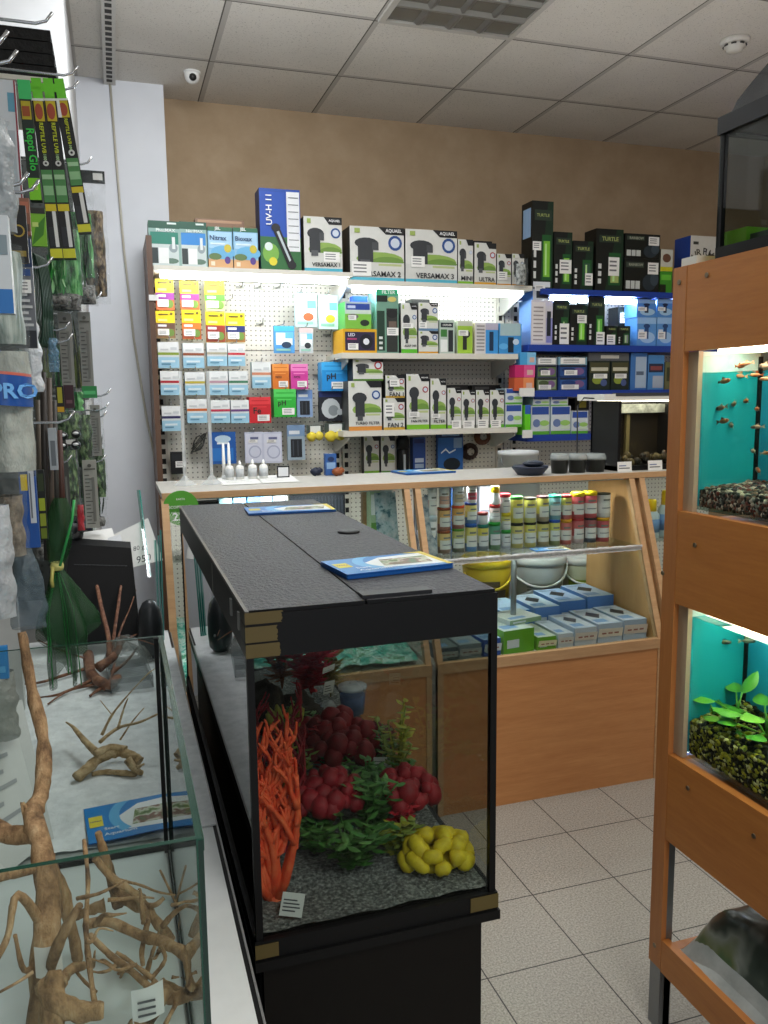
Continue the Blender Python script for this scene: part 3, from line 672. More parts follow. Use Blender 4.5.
for k in range(8):
    a = k*2.4; m = MB(); b = Vector((.008*math.cos(a), .008*math.sin(a), .12)); d = Vector((math.cos(a)*.55, math.sin(a)*.55, 1)).normalized()
    m.tube([b, b+d*.03, b+d*.055, b+d*.068], [.008, .009, .008, .003], CR['lime'], 8); m.build('finger', o)
x, y, z = at(382, 850); bushy('tank_plant', 'bushy green artificial plant in the middle of the tank floor', (x, y+.06, z-.004), .13, .06, 16, DKG, 3)
x, y, z = at(258, 870)
bushy('tank_plant', 'dark green artificial plant in front of the red coral', (at(352, 868)[0], at(352, 868)[1], z-.004), .1, .07, 14, DKG, 23)
x, y, z = at(405, 800); bushy('tank_plant', 'yellow-green artificial plant behind the red corals', (x, y+.05, z-.004), .2, .05, 14, YLG, 6, L=.02, wid=.007)
x, y, z = at(350, 800); bushy('tank_plant', 'low bright green mossy plant behind the red corals', (x, y+.12, z-.004), .09, .08, 16, [GREEN[1], DKG[1]], 7, L=.016, wid=.004)
x, y, z = at(300, 800); bushy('tank_plant', 'thin yellow-green plant between orange and red corals', (x+.01, y+.03, z-.004), .13, .03, 8, YLG, 17, L=.018, wid=.006)
x, y, z = at(428, 850); bushy('tank_plant', 'small rosy red plant set between the plants and the yellow coral', (x-.03, y+.05, z-.004), .075, .03, 8, RDL, 27, L=.016, wid=.006)
for k, (px, py, H, R, mt, lab) in enumerate(((318, 860, .07, .05, DKG, 'low dark green plant beside the orange coral base'), (372, 815, .11, .05, DKG, 'dark green plant behind the tall bushy one'), (400, 862, .07, .04, YLG, 'short olive plant beside the yellow coral'),
    (330, 778, .12, .05, RDL, 'dark red plant between the round-lobed corals'), (385, 775, .1, .05, DKG, 'dark green plant under the yellow-green one'), (300, 760, .13, .05, DKG, 'shadowed green plant behind the orange coral'), (360, 870, .05, .04, [noisy('plant_dark', [(.3, '14200f'), (.7, '33482a')], 20, .5)], 'very dark low plant before the bushy green one'), (420, 800, .08, .035, DKG, 'small green plant near the tank side pane'))):
    x, y, z = at(px, py); bushy('tank_plant', lab, (min(x, .53), y+.03, z-.004), H, R, 12, mt, 60+k, L=.022, wid=.007)
x, y, z = at(312, 716); bushy('tank_plant', 'crimson leafy artificial plant with white tags at the far end of the tank', (x, y, z+.06), .16, .06, 16, RDL, 9, L=.045, wid=.011)
CP = Vector((x, y, z+.06))
x, y, z = at(290, 712); bushy('tank_plant', 'brown and orange fern left of the crimson plant', (x-.01, y+.05, z+.05), .2, .06, 12, [noisy('fern_brown', [(.3, '6c3216'), (.7, 'b0602a')], 20, .5)], 19, L=.05, wid=.008)
x, y, z = at(345, 706); bushy('tank_plant', 'dark olive plant standing at the far glass behind the crimson one', (x-.02, y+.08, z), .26, .05, 12, [noisy('fern_olive', [(.3, '5a4a1c'), (.7, '9a8a3c')], 20, .5)], 29, L=.04, wid=.01)
def rock(label, px, py, r, seed):
    q = at(px, py); m = MB(); m.ball((0, 0, r[2]*.55), r, noisy('dark_rock_%d' % seed, [(.3, '191511'), (.7, '40362d')], 20, .8, .8, 5, .01), 20, 14, .45, seed)
    return tag(m.build('decor_rock', None, (q[0], q[1], GZ-.008)), label, 'rock')
rock('dark rough rock ornament under the crimson plant', 300, 728, (.06, .07, .06), 3); rock('low dark rock at the far left of the tank', 268, 722, (.05, .1, .07), 8)
q = at(357, 722); jr = empty('plastic_jar', 'round clear jar of blue granules at the far end of the tank', 'jar', (q[0], q[1]+.04, GZ+.012))
MB().lathe([(.03, 0), (.034, .05)], noisy('blue_granules', [(.3, '24427e'), (.7, '4a6cae')], 90, .6), n=20).build('contents', jr)
MB().lathe([(.0305, 0), (.0355, .066), (.037, .068)], filmmat('jar_plastic', 'c5d2dd', .28, .15, 6, .1, .05), n=20).build('wall', jr)
MB().lathe([(.038, .066), (.038, .074), (0, .074)], filmmat('jar_lid_plastic', 'd7dee4', .5, .2, 30, .3, .1), n=20).build('lid', jr)
q = at(328, 728); m = MB(); m.grid(lambda u, v: (q[0]-.03+.08*u, q[1]+.08*v, GZ+.008+.05*math.sin(PI*u)*math.sin(PI*v)+.014*noise.noise(Vector((u*5, v*5, 2)))), 14, 14, filmmat('white_film', 'cfd3d6', .6, .2, 50, 1, .4))
tag(m.build('crumpled_film'), 'crumpled clear plastic film lying between rock and blue jar', 'plastic film')
def card(name, label, c, w, h, rot, tilt=.9, lines=4, group=None):
    m = MB(); m.box(-w/2, -.0006, 0, w/2, .0006, h, M['paper'])
    for k in range(lines): m.box(-w*.4, -.001, h*(.2+.6*k/lines), w*random.uniform(.1, .4), -.0007, h*(.2+.6*k/lines)+h*.06, pal('55565a', .7))
    o = m.build(name, None, c, (tilt, 0, rot)); tag(o, label, 'price tag', group); return o
q = at(291, 920); card('price_tag', 'white price tag lying at the foot of the orange coral', (q[0], q[1]+.006, GZ+.002), .038, .036, -.5, -.75)
card('price_tag', 'white tag on the crimson plant, the upper of two', (CP.x+.035, CP.y-.05, CP.z+.075), .045, .016, .6, .2, 1); card('price_tag', 'white tag hanging on the crimson plant, lower of two', (CP.x+.03, CP.y-.06, CP.z+.02), .03, .038, .3, .3, 3)
q = at(352, 862); card('price_tag', 'small pale tag on the mossy plant in mid tank', tuple(Vector(at(343, 800))+Vector((0, 0, .03))), .035, .02, .2, -.6, 2); card('price_tag', 'small pale tag beside the yellow-green plant', tuple(Vector(at(385, 790))+Vector((0, .03, .04))), .03, .02, -.3, -.6, 2)
# ---- leaflets on the lid
PH = NT('leaflet_tank_picture'); _n = PH.noise(PH.obj(), 30, 4); PH.l(PH.ramp(_n, [(.3, '2b3a1c'), (.42, '5a7a2c'), (.5, 'c9cdb8'), (.58, '7a4a3a'), (.7, '3f6a3a')]), PH.p.inputs['Base Color']); PH.p.inputs['Roughness'].default_value = .3
def leaflet(name, label, c, w, d, rot, n=1, th=.0016, group=None):
    o = empty(name, label, 'leaflet', c, (0, 0, rot), group)
    B = pal('1f7fc8', .3); L = pal('5fb0e2', .3); W = pal('e9eef0', .3)
    for k in range(n): bx('page', -w/2+.0012*math.sin(k*9), -d/2+.001*math.sin(k*5), k*th+.0002, w/2+.0012*math.sin(k*9), d/2+.001*math.sin(k*5), k*th+th*.86, pal('ffffff', .5) if 0 else pal('1b5fb0', .35), o)
    m = MB(); z = n*th+.0003
    m.face([(-w/2, -d/2, z), (w/2, -d/2, z), (w/2, d/2, z), (-w/2, d/2, z)], B)
    def arc(r0, r1, z, mt, k0=-1.25, k1=.6, cx=.34, cyy=.08):
        P = []; n = 16
        for i in range(n+1):
            a = PI+k0+(k1-k0)*i/n; P.append((max(-w/2, min(w/2, (cx+r0*math.cos(a))*w)), max(-d/2, min(d/2, (cyy+r0*1.2*math.sin(a))*d))))
        for i in range(n, -1, -1):
            a = PI+k0+(k1-k0)*i/n; P.append((max(-w/2, min(w/2, (cx+r1*math.cos(a))*w)), max(-d/2, min(d/2, (cyy+r1*1.2*math.sin(a))*d))))
        for i in range(n): m.face([(*P[i], z), (*P[i+1], z), (*P[2*n-i], z), (*P[2*n+1-i], z)], mt)
    m.face([(-w*.16, -d*.3, z+.0002), (w/2, -d*.4, z+.0002), (w/2, d*.42, z+.0002), (w*.02, d*.36, z+.0002), (-w*.18, d*.1, z+.0002)], W)
    arc(.52, .62, z+.0004, L)
    m.face([(-w*.08, -d*.22, z+.0006), (w*.38, -d*.26, z+.0006), (w*.44, d*.2, z+.0006), (-w*.02, d*.2, z+.0006)], PH.m)
    m.face([(w*.45, -d/2, z+.0007), (w/2, -d/2, z+.0007), (w/2, d/2, z+.0007), (w*.3, d/2, z+.0007), (w*.34, d*.44, z+.0007), (w*.44, d*.4, z+.0007)], pal('d8c53a', .35))
    m.face([(-w*.47, -d*.1, z+.0006), (-w*.34, -d*.1, z+.0006), (-w*.34, d*.2, z+.0006), (-w*.47, d*.2, z+.0006)], pal('e0cf3c', .35))
    m.build('cover_print', o)
    tb = MB(); put_text(tb, 'TETRA', lambda X, Y: (-w*.405+X, d*.05+Y, z+.001), pal('1c3a78', .4), w=w*.115, bold=.02)
    put_text(tb, 'Aquarium', lambda X, Y: (-w*.2+X, -d*.36+Y, z+.001), W, w=w*.3, bold=.01); put_text(tb, 'Start', lambda X, Y: (-w*.27+X, -d*.2+Y, z+.001), W, w=w*.14, bold=.01)
    tb.build('lettering', o); return o
leaflet('leaflet_stack', 'stack of blue leaflets with yellow corner at the near end of the aquarium lid', (.462, 1.415, HZ1+.0005), .21, .13, .12, 7, .0013)
leaflet('leaflet_stack', 'thin stack of blue leaflets at the far end of the aquarium lid', (.452, 2.26, HZ1+.0005), .24, .13, -.05, 5, .0011)
# ================================================================ LEFT COUNTER
CZ = .8
lc = empty('white_counter', 'long white counter along the wall, carrying glass box, foam sheet and driftwood', 'counter')
bx('top_board', -.449, -.4, CZ-.03, .13, 2.83, CZ, pal('dadddd', .4), lc); bx('edge_trim', .13, -.4, CZ-.03, .139, 2.83, CZ, M['black'], lc); bx('edge_bead', .1365, -.4, CZ-.0005, .1395, 2.83, CZ+.0012, pal('9a9a98', .3, .6), lc)
bx('carcass', -.449, -.38, 0, .115, 2.82, CZ-.03, M['matt_black'], lc)
m = MB()
def foamfn(u, v):
    y = 1.43+1.22*v; x = -.43+(.53+.012*math.sin(v*9))*u
    return (x, y, CZ+.006+.004*noise.noise(Vector((x*14, y*14, 0)))+.003*noise.noise(Vector((x*60, y*60, 0)))+(.012*max(0, noise.noise(Vector((x*4, y*4, 6))))))
m.grid(foamfn, 60, 110, M['foam']); o = m.build('foam_sheet'); tag(o, 'crinkled white packing foam sheet spread over the white counter', 'foam sheet')
m = MB(); m.box(.06, 1.45, CZ+.001, .1365, 2.6, CZ+.004, M['foam']); tag(m.build('foam_strip'), 'narrow strip of white foam along the black counter edge', 'foam sheet')
# near glass box
BX0, BX1, BY0, BY1, BZ = -.43, .054, .707, 1.385, 1.19
gb = empty('glass_box', 'open topped glass box full of driftwood on the near end of the counter', 'glass tank', (0, 0, 0))
def sheet(name, x0, y0, z0, x1, y1, z1, edges):
    return MB().box(x0, y0, z0, x1, y1, z1, M['glass'], {e: M['edge'] for e in edges}).build(name, gb)
sheet('glass_side', BX1-.006, BY0, CZ+.008, BX1, BY1, BZ, ('top', 'front', 'back', 'bottom')); sheet('glass_side', BX0, BY0, CZ+.008, BX0+.006, BY1, BZ, ('top', 'front', 'back', 'bottom'))
sheet('glass_back', BX0+.006, BY1-.006, CZ+.008, BX1-.006, BY1, BZ, ('top', 'bottom')); sheet('glass_front', BX0+.006, BY0, CZ+.008, BX1-.006, BY0+.006, BZ, ('top', 'bottom'))
bx('bottom_pane', BX0, BY0, CZ+.004, BX1, BY1, CZ+.0075, pal('d3dada', .3), gb)
bx('black_seal', BX0, BY1-.004, CZ+.001, BX1-.006, BY1+.001, CZ+.016, M['black'], gb); bx('black_seal', BX1-.014, BY1-.014, CZ+.008, BX1-.007, BY1-.007, BZ, M['black'], gb)
bx('black_seal', BX1-.009, BY0+.008, CZ+.008, BX1-.0065, BY1-.016, CZ+.013, pal('1d2423', .4), gb)
bx('near_seal', BX1-.004, BY0-.0005, CZ+.01, BX1+.0005, BY0+.002, BZ-.002, pal('0c2a22', .3), gb)
MB().box(BX1+.0002, BY0, BZ-.012, BX1+.0012, BY1, BZ+.0004, M['edge']).build('green_edge', gb)
# driftwood: gnarled limbs, each limb a part
def limb(par, pts, r0, r1, mat, seed, n=10, sub=5, kn=.25):
    pts = [Vector(p) for p in pts]; P = []
    for i in range(len(pts)-1):
        a, b = pts[i], pts[i+1]; pa = pts[max(0, i-1)]; pb = pts[min(len(pts)-1, i+2)]
        for s in range(sub):
            t_ = s/sub; t2 = t_*t_; t3 = t2*t_
            P.append(.5*((2*a)+(-pa+b)*t_+(2*pa-5*a+4*b-pb)*t2+(-pa+3*a-3*b+pb)*t3))
    P.append(pts[-1]); L = len(P)
    R = [.72*(r0+(r1-r0)*i/(L-1))*(1+kn*noise.noise(Vector((i*.55, seed*3.1, 0)))) for i in range(L)]
    random.seed(seed); return MB().tube(P, R, mat, n, .1).build('limb', par)
def PXY(px, py, y): return tuple(ony(px, py, y))
def drift(name, label, limbs, mat, cat='driftwood'):
    o = empty(name, label, cat)
    for k, (pts, r0, r1) in enumerate(limbs): limb(o, [PXY(*p) for p in pts], r0, r1, mat, k+len(label))
    return o
DW = M['driftwood']
drift('driftwood', 'tall twisting driftwood trunk standing upright in the glass box', [
    ([(22, 632, 1.22), (32, 690, 1.2), (43, 740, 1.17), (42, 790, 1.13), (33, 815, 1.1), (42, 850, 1.06), (48, 900, 1.03), (45, 960, 1.0), (42, 1040, .98)], .0085, .026),
    ([(40, 832, 1.08), (10, 835, 1.1), (-12, 822, 1.12), (-30, 810, 1.12)], .02, .012),
    ([(44, 860, 1.05), (60, 890, 1.06), (72, 930, 1.07), (78, 960, 1.08)], .018, .008),
    ([(36, 868, 1.05), (15, 873, 1.02), (-8, 880, 1.0)], .011, .006),
    ([(42, 925, 1.02), (18, 895, .98), (8, 935, .96), (-6, 965, .95)], .008, .004),
    ([(46, 985, 1.0), (58, 945, .94), (80, 905, .92)], .012, .006),
    ([(40, 960, 1.0), (24, 970, .98), (15, 935, .97)], .006, .003),
    ([(28, 810, 1.1), (22, 803, 1.1), (24, 818, 1.1)], .004, .002)], DW)
drift('driftwood', 'tangled brown driftwood with long curved prongs in the glass box', [
    ([(118, 905, 1.14), (112, 880, 1.13), (103, 850, 1.12), (98, 832, 1.12)], .012, .006),
    ([(95, 858, 1.1), (112, 878, 1.1), (130, 890, 1.1), (142, 900, 1.1)], .007, .009),
    ([(115, 895, 1.14), (140, 905, 1.12), (155, 920, 1.1), (172, 940, 1.07)], .016, .008),
    ([(85, 925, 1.08), (110, 922, 1.06), (140, 935, 1.03), (165, 943, 1.0), (185, 955, .97), (192, 975, .95), (190, 992, .95), (178, 995, .96), (160, 985, .98)], .008, .013),
    ([(135, 895, 1.12), (145, 912, 1.1), (148, 925, 1.08)], .008, .005),
    ([(142, 905, 1.12), (155, 905, 1.1), (164, 898, 1.1)], .006, .004),
    ([(105, 905, 1.16), (90, 910, 1.16), (70, 920, 1.17)], .014, .006),
    ([(160, 870, 1.25), (172, 895, 1.22), (180, 915, 1.18), (176, 938, 1.14)], .0025, .0035),
    ([(120, 880, 1.14), (140, 885, 1.15), (158, 892, 1.16), (175, 895, 1.17)], .003, .002),
    ([(148, 920, 1.05), (142, 950, 1.02), (143, 965, 1.0)], .005, .004)], DW)
random.seed(77)
TW = []
for k in range(16):
    a = random.uniform(75, 185); b_ = random.uniform(890, 1000); y_ = random.uniform(.9, 1.12); pts = [(a, b_, y_)]
    dx, dy = random.uniform(-26, 26), random.uniform(-24, 10)
    for q in range(3): a += dx*random.uniform(.4, 1); b_ += dy*random.uniform(.4, 1)+random.uniform(-8, 8); y_ += random.uniform(-.02, .02); pts.append((min(a, 196), b_, y_))
    TW.append((pts, random.uniform(.003, .006), .0012))
drift('driftwood', 'fine curling driftwood twigs threaded through the tangle in the glass box', TW, DW)
drift('driftwood', 'lower driftwood root with thick stump and forked arms in the glass box', [
    ([(48, 985, .92), (55, 1000, .9), (80, 1012, .9), (104, 1010, .9)], .02, .013),
    ([(50, 1060, .9), (52, 1010, .9), (55, 970, .92)], .024, .012),
    ([(60, 985, .93), (70, 970, .95), (84, 966, .96)], .01, .007),
    ([(90, 935, 1.0), (110, 955, .96), (130, 970, .93), (150, 988, .9)], .005, .006),
    ([(116, 952, .93), (135, 965, .92), (152, 978, .91)], .003, .004),
    ([(84, 840, 1.05), (88, 880, 1.0), (86, 930, .96), (92, 985, .92), (98, 1020, .9)], .0035, .005),
    ([(0, 992, .9), (18, 982, .92), (33, 972, .93)], .002, .003),
    ([(75, 970, .96), (85, 982, .95), (96, 992, .93)], .0025, .003)], DW)
drift('driftwood', 'smooth curved driftwood knot with a white price label tied on', [
    ([(150, 985, .92), (165, 995, .91), (180, 998, .9), (192, 988, .89), (196, 965, .9), (190, 945, .92)], .012, .009),
    ([(165, 990, .91), (150, 1012, .88), (135, 1030, .86)], .013, .016), ([(178, 1000, .9), (170, 1015, .88), (160, 1035, .87)], .004, .003),
    ([(150, 980, .93), (165, 960, .94), (160, 945, .95)], .004, .003)], DW)
p = ony(148, 1004, .86); m = MB(); m.grid(lambda u, v: (p.x+.034*(u-.5), p.y-.004*math.sin(PI*u), p.z+.04*(v-.5)+.006*u), 6, 2, M['paper'])
for k in range(3): m.box(p.x-.011, p.y-.0056, p.z-.01+k*.008, p.x+.008, p.y-.005, p.z-.0075+k*.008, pal('55565a'))
tag(m.build('price_tag'), 'white printed label wrapped round the curved driftwood knot', 'price tag')
p = ony(50, 948, .99); m = MB(); m.grid(lambda u, v: (p.x+.03*(u-.5), p.y-.022-.006*math.sin(PI*u), p.z+.04*(v-.5)), 6, 2, M['paper'])
tag(m.build('price_tag'), 'pale label wrapped round the tall twisting trunk', 'price tag')
# pale skull-like driftwood on the foam
def skullpt(px, py, z): return tuple(onz(px, py, z))
o = empty('driftwood', 'short pale driftwood shaped like a skull lying on the white foam', 'driftwood')
Z = CZ
for k, (pts, r0, r1) in enumerate([
    ([(76, 778, Z+.02), (88, 768, Z+.03), (100, 758, Z+.04), (118, 752, Z+.045), (132, 756, Z+.04), (140, 762, Z+.03)], .016, .014),
    ([(95, 755, Z+.05), (110, 748, Z+.055), (126, 750, Z+.05)], .012, .012),
    ([(92, 774, Z+.016), (106, 772, Z+.014), (122, 773, Z+.014), (136, 774, Z+.014)], .007, .009),
    ([(128, 760, Z+.04), (136, 770, Z+.025), (142, 773, Z+.016)], .012, .007), ([(136, 768, Z+.03), (144, 764, Z+.03)], .007, .003),
    ([(96, 752, Z+.05), (84, 740, Z+.05), (74, 728, Z+.055), (66, 722, Z+.06)], .012, .002)]): limb(o, [skullpt(*q) for q in pts], r0, r1, M['palewood'], k+50)
o = empty('driftwood', 'thin bare twigs branching upward behind the skull-shaped driftwood', 'driftwood')
for k, (pts, r0, r1) in enumerate([
    ([(100, 742, Z+.06), (118, 728, Z+.07), (140, 722, Z+.09), (162, 712, Z+.11)], .006, .0025), ([(102, 735, Z+.07), (112, 715, Z+.11), (128, 695, Z+.15), (140, 682, Z+.18)], .005, .0011),
    ([(118, 728, Z+.075), (124, 708, Z+.11), (128, 698, Z+.13)], .004, .002), ([(120, 740, Z+.05), (132, 722, Z+.08), (144, 708, Z+.1)], .003, .0015), ([(112, 715, Z+.11), (100, 700, Z+.14)], .002, .001), ([(140, 682, Z+.18), (150, 672, Z+.2), (160, 666, Z+.21)], .0022, .001)]): limb(o, [skullpt(*q) for q in pts], r0, r1, M['palewood'], k+70)
# spidery root further back
o = empty('driftwood_root', 'spidery reddish root with upright prongs in front of the black box', 'driftwood')
for k, (pts, r0, r1) in enumerate([
    ([(88, 655, Z+.04), (92, 675, Z+.03), (108, 685, Z+.03), (118, 678, Z+.03)], .022, .018), ([(98, 668, Z+.05), (115, 655, Z+.07), (122, 640, Z+.09)], .02, .01),
    ([(108, 664, Z+.05), (109, 640, Z+.11), (102, 610, Z+.17), (97, 586, Z+.22)], .011, .007), ([(112, 662, Z+.05), (114, 636, Z+.11), (118, 608, Z+.17), (121, 586, Z+.21)], .008, .005), ([(114, 660, Z+.05), (120, 632, Z+.11), (130, 608, Z+.15), (136, 590, Z+.18)], .005, .002),
    ([(88, 668, Z+.03), (65, 675, Z+.02), (42, 682, Z+.02), (25, 684, Z+.02)], .007, .004), ([(92, 680, Z+.03), (60, 694, Z+.01), (35, 698, Z+.01)], .007, .003), ([(100, 684, Z+.02), (70, 690, Z+.015), (48, 704, Z+.01)], .006, .003),
    ([(112, 672, Z+.04), (128, 660, Z+.05), (138, 646, Z+.06)], .008, .003), ([(112, 682, Z+.03), (98, 690, Z+.02), (90, 696, Z+.012)], .008, .005), ([(116, 655, Z+.06), (112, 675, Z+.04), (104, 690, Z+.02)], .006, .004),
    ([(84, 658, Z+.05), (60, 650, Z+.06), (38, 640, Z+.08)], .004, .002), ([(120, 636, Z+.09), (140, 640, Z+.08), (158, 646, Z+.07)], .004, .002), ([(125, 640, Z+.08), (145, 632, Z+.09), (158, 642, Z+.08)], .003, .0015)]): limb(o, [skullpt(*q) for q in pts], r0, r1, M['redwood'], k+90)
# plastic breeding tray
p0 = onz(118, 690, CZ+.012); tr = empty('plastic_tray', 'clear plastic slotted tray holding crinkled wrap by the counter edge', 'tray', (p0.x+.03, p0.y+.085, CZ+.012), (0, 0, .08))
CLR = filmmat('tray_plastic', '8f989a', .35, .2, 30, .2, .1)
m = MB()
for a in ((-.055, -.1, -.052, .1), (.052, -.1, .055, .1), (-.055, -.1, .055, -.097), (-.055, .097, .055, .1)): m.box(a[0], a[1], 0, a[2], a[3], .035, CLR)
m.build('tray_wall', tr)
m = MB()
for i in range(14): m.box(-.052, -.095+i*.0145, .02, .052, -.089+i*.0145, .024, CLR)
m.build('slotted_floor', tr)
m = MB(); m.grid(lambda u, v: (-.05+.1*u+.02*math.sin(v*7), .0+.09*u*0+.09*v, .02+.075*math.sin(PI*u)*math.sin(PI*v)**.7+.02*noise.noise(Vector((u*6, v*6, 3)))), 16, 16, filmmat('crinkled_wrap', '8f938e', .4, .15, 60, 1, .4)); tag(m.build('plastic_wrap', None, (p0.x+.03, p0.y+.09, CZ+.03)), 'crinkled clear wrap heaped in the slotted plastic tray', 'plastic wrap')
# booklet on foam
q = onz(140, 818, CZ+.012); leaflet('leaflet', 'blue leaflet with yellow label and tank photo lying on the white foam', (q.x-.002, q.y, CZ+.016), .185, .135, .1, 1)
# black box, egg, papers at far end
bk = empty('flat_black_box', 'flat black panel box with vent dots leaning at the far end of the counter', 'black box')
A, B_, D, E_ = onz(36, 652, CZ+.012), onz(141, 640, CZ+.012), ony(131, 548, 2.73), ony(70, 543, 2.73)
yb = 2.6; A = ony(58, 648, yb); B_ = ony(141, 640, yb); D = ony(131, 548, yb+.1); E_ = ony(70, 544, yb+.1)
off = Vector((0, .05, .012)); F = [A, B_, D, E_]; G = [v+off for v in F]
MB().raw(F+G, [(0, 1, 2, 3), (7, 6, 5, 4), (0, 4, 5, 1), (1, 5, 6, 2), (2, 6, 7, 3), (3, 7, 4, 0)], pal('0a0b0d', .5, 0, 0, .06, .2), False).build('panel', bk)
m = MB(); nrm = (B_-A).cross(E_-A).normalized()
if nrm.y > 0: nrm = -nrm
for i in range(40):
    c = A.lerp(E_, .8).lerp(B_.lerp(D, .8), .1+.8*i/39)+nrm*.0008; m.ball(c, .0016, pal('5b5d60', .5), 5, 3)
m.build('vent_dot', bk)
MB().tube([A.lerp(E_, f).lerp(B_.lerp(D, f), g)+nrm*.002 for f, g in ((.1, .02), (.3, .2), (.42, .26), (.56, .22), (.62, .05))], .0012, pal('45484c', .4), 5).build('curved_seam', bk)
q = ony(151, 642, 2.5); eg = empty('ovoid_speaker', 'dark glossy egg-shaped speaker standing at the counter edge', 'speaker', (q.x, 2.5, CZ+.012)); eg.scale = (1, 1, 1.13)
m = MB(); m.lathe([(.022, 0), (.034, .012), (.038, .05), (.037, .095), (.031, .13), (.02, .15), (.007, .157), (0, .159)], pal('34373a', .34), n=24); m.build('shell', eg)
m = MB(); m.lathe([(.024, .0), (.024, .003)], pal('3a3c3f', .4), n=20); m.ball((.02, -.033, .05), (.004, .003, .004), pal('8d8f90', .3), 8, 6); m.build('control_knob', eg)
def quad(name, label, cat, pts, mat, th=.002, lines=0, parts=None):
    P = [Vector(p) for p in pts]; n_ = (P[1]-P[0]).cross(P[3]-P[0]).normalized(); Q = [p-n_*th for p in P]
    m = MB().raw(P+Q, [(0, 1, 2, 3), (7, 6, 5, 4), (0, 4, 5, 1), (1, 5, 6, 2), (2, 6, 7, 3), (3, 7, 4, 0)], mat, False)
    for k in range(lines):
        f = .25+.6*k/max(1, lines); a, b = P[0].lerp(P[3], f), P[1].lerp(P[2], f); c, d = P[0].lerp(P[3], f+.025), P[1].lerp(P[2], f+.025); e_ = .5+.35*random.random()
        m.face([a.lerp(b, .12)+n_*.0006, a.lerp(b, e_)+n_*.0006, c.lerp(d, e_)+n_*.0006, c.lerp(d, .12)+n_*.0006], pal('a2a4a6'))
    return tag(m.build(name), label, cat)
sn = quad('paper_sign', 'white sheet with printed text propped against the column foot', 'paper sheet', [ony(88, 578, 2.95), ony(163, 560, 2.9), ony(148, 518, 3.0), ony(92, 545, 3.05)], M['paper'])
tb = MB(); a0 = ony(134, 549, 2.9); ux = (ony(150, 545, 2.9)-a0).normalized(); uz = Vector((0, .25, 1)).normalized()
put_text(tb, 'A4 80 g', lambda X, Y: tuple(a0+ux*X+uz*Y+Vector((0, -.012, 0))), pal('3a3d44'), w=.07); put_text(tb, '1 950', lambda X, Y: tuple(a0+ux*X+uz*Y+Vector((.02, -.012, -.035))), pal('3a3d44'), w=.07); o = tb.build('lettering'); o.parent = sn
quad('paper_bag', 'crumpled white paper heap behind the black box', 'paper', [ony(72, 552, 2.85), ony(118, 548, 2.85), ony(112, 528, 2.95), ony(84, 532, 2.95)], M['paper'])
quad('paper_bag', 'small folded white paper beside the crumpled heap', 'paper', [ony(104, 556, 2.8), ony(126, 552, 2.8), ony(120, 534, 2.86), ony(108, 538, 2.86)], pal('d2d5d8', .7))
TG = glassmat('teal_tinted_glass', '9cc9bd', .06)
def leanglass(name, label, a, b, y0, y1, w):
    p0, p1 = ony(*a, y0), ony(*b, y1); o = empty(name, label, 'glass sheet'); s = Vector((-w, .0, 0)); t_ = Vector((.0045, 0, 0))
    MB().raw([p0, p0+s, p1+s, p1], [(0, 1, 2, 3)], TG, False).build('pane', o)
    MB().raw([p0, p0+t_, p1+t_, p1], [(0, 1, 2, 3)], M['edge_teal'], False).build('polished_edge', o); return o
leanglass('glass_sheet', 'single glass sheet with teal edge leaning against the column', (150, 577), (139, 490), 2.8, 3.1, .008)
for i, (a, b) in enumerate((((159, 640), (155, 540)), ((161, 640), (158, 535)), ((163, 640), (160, 530)))):
    leanglass('glass_sheet', 'stacked glass sheet with teal edge beside the wooden counter post, %s' % ('outermost', 'middle one', 'nearest the post')[i], a, b, 2.66, 2.72, .004)
# ================================================================ LEFT WALL OF HANGING GOODS
lw = empty('hook_wall', 'pegboard along the wall with long chrome hooks full of hanging goods', 'pegboard unit')
bx('peg_panel', -.449, .3, .86, -.435, 3.2, 2.6, M['peg_side'], lw)
HK = pal('c2c6c9', .2, .85)
def hook(px, py, y, r=.0028):
    p = ony(px, py, y); MB().tube([(-.44, p.y, p.z-.004), (p.x-.03, p.y, p.z-.006), (p.x-.012, p.y, p.z), (p.x, p.y, p.z+.016)], r, HK, 6).build('hook', lw)
for a in ((53, 22, 1.7), (9, 44, 1.25), (18, 62, 1.4), (78, 74, 2.05), (79, 88, 2.2), (29, 184, 1.35), (40, 190, 1.5), (53, 265, 1.9), (92, 163, 2.6), (102, 298, 2.6), (76, 312, 2.5), (70, 328, 2.35), (73, 340, 2.3), (111, 394, 2.6), (109, 408, 2.7), (107, 416, 2.75), (75, 419, 1.75), (72, 461, 2.4), (106, 460, 2.7)): hook(*a)
zs = ony(30, 76, 2.3).z; dz = (ony(30, 27, 2.3).z-zs)/4
bx('shade_backing', -.434, 3.19, .86, -.104, 3.2, 2.42, m_peg('dark_shade_backing', '2e322f', '151615'), lw)  # dark sheet added to stand in for shade between the hanging goods
bx('wall_shelf', -.436, 2.299, zs-.012, -.115, 2.7, zs-.0005, M['cream'], lw)
FO = noisy('black_foam', [(.3, '101010'), (.7, '202020')], 60, .9, .5)
for i in range(4):
    b = ony(55-1.2*i, 50, 2.3); m = MB()
    o = MB().box(-.4, 0, 0, b.x, .32, dz-.0025, FO).build('foam_block', None, (0, 2.3, zs+dz*i)); tag(o, 'black foam block on the wall shelf, %s of the four stacked' % ('lowest', 'second lowest', 'third lowest', 'topmost')[i], 'foam block', 'black foam blocks')
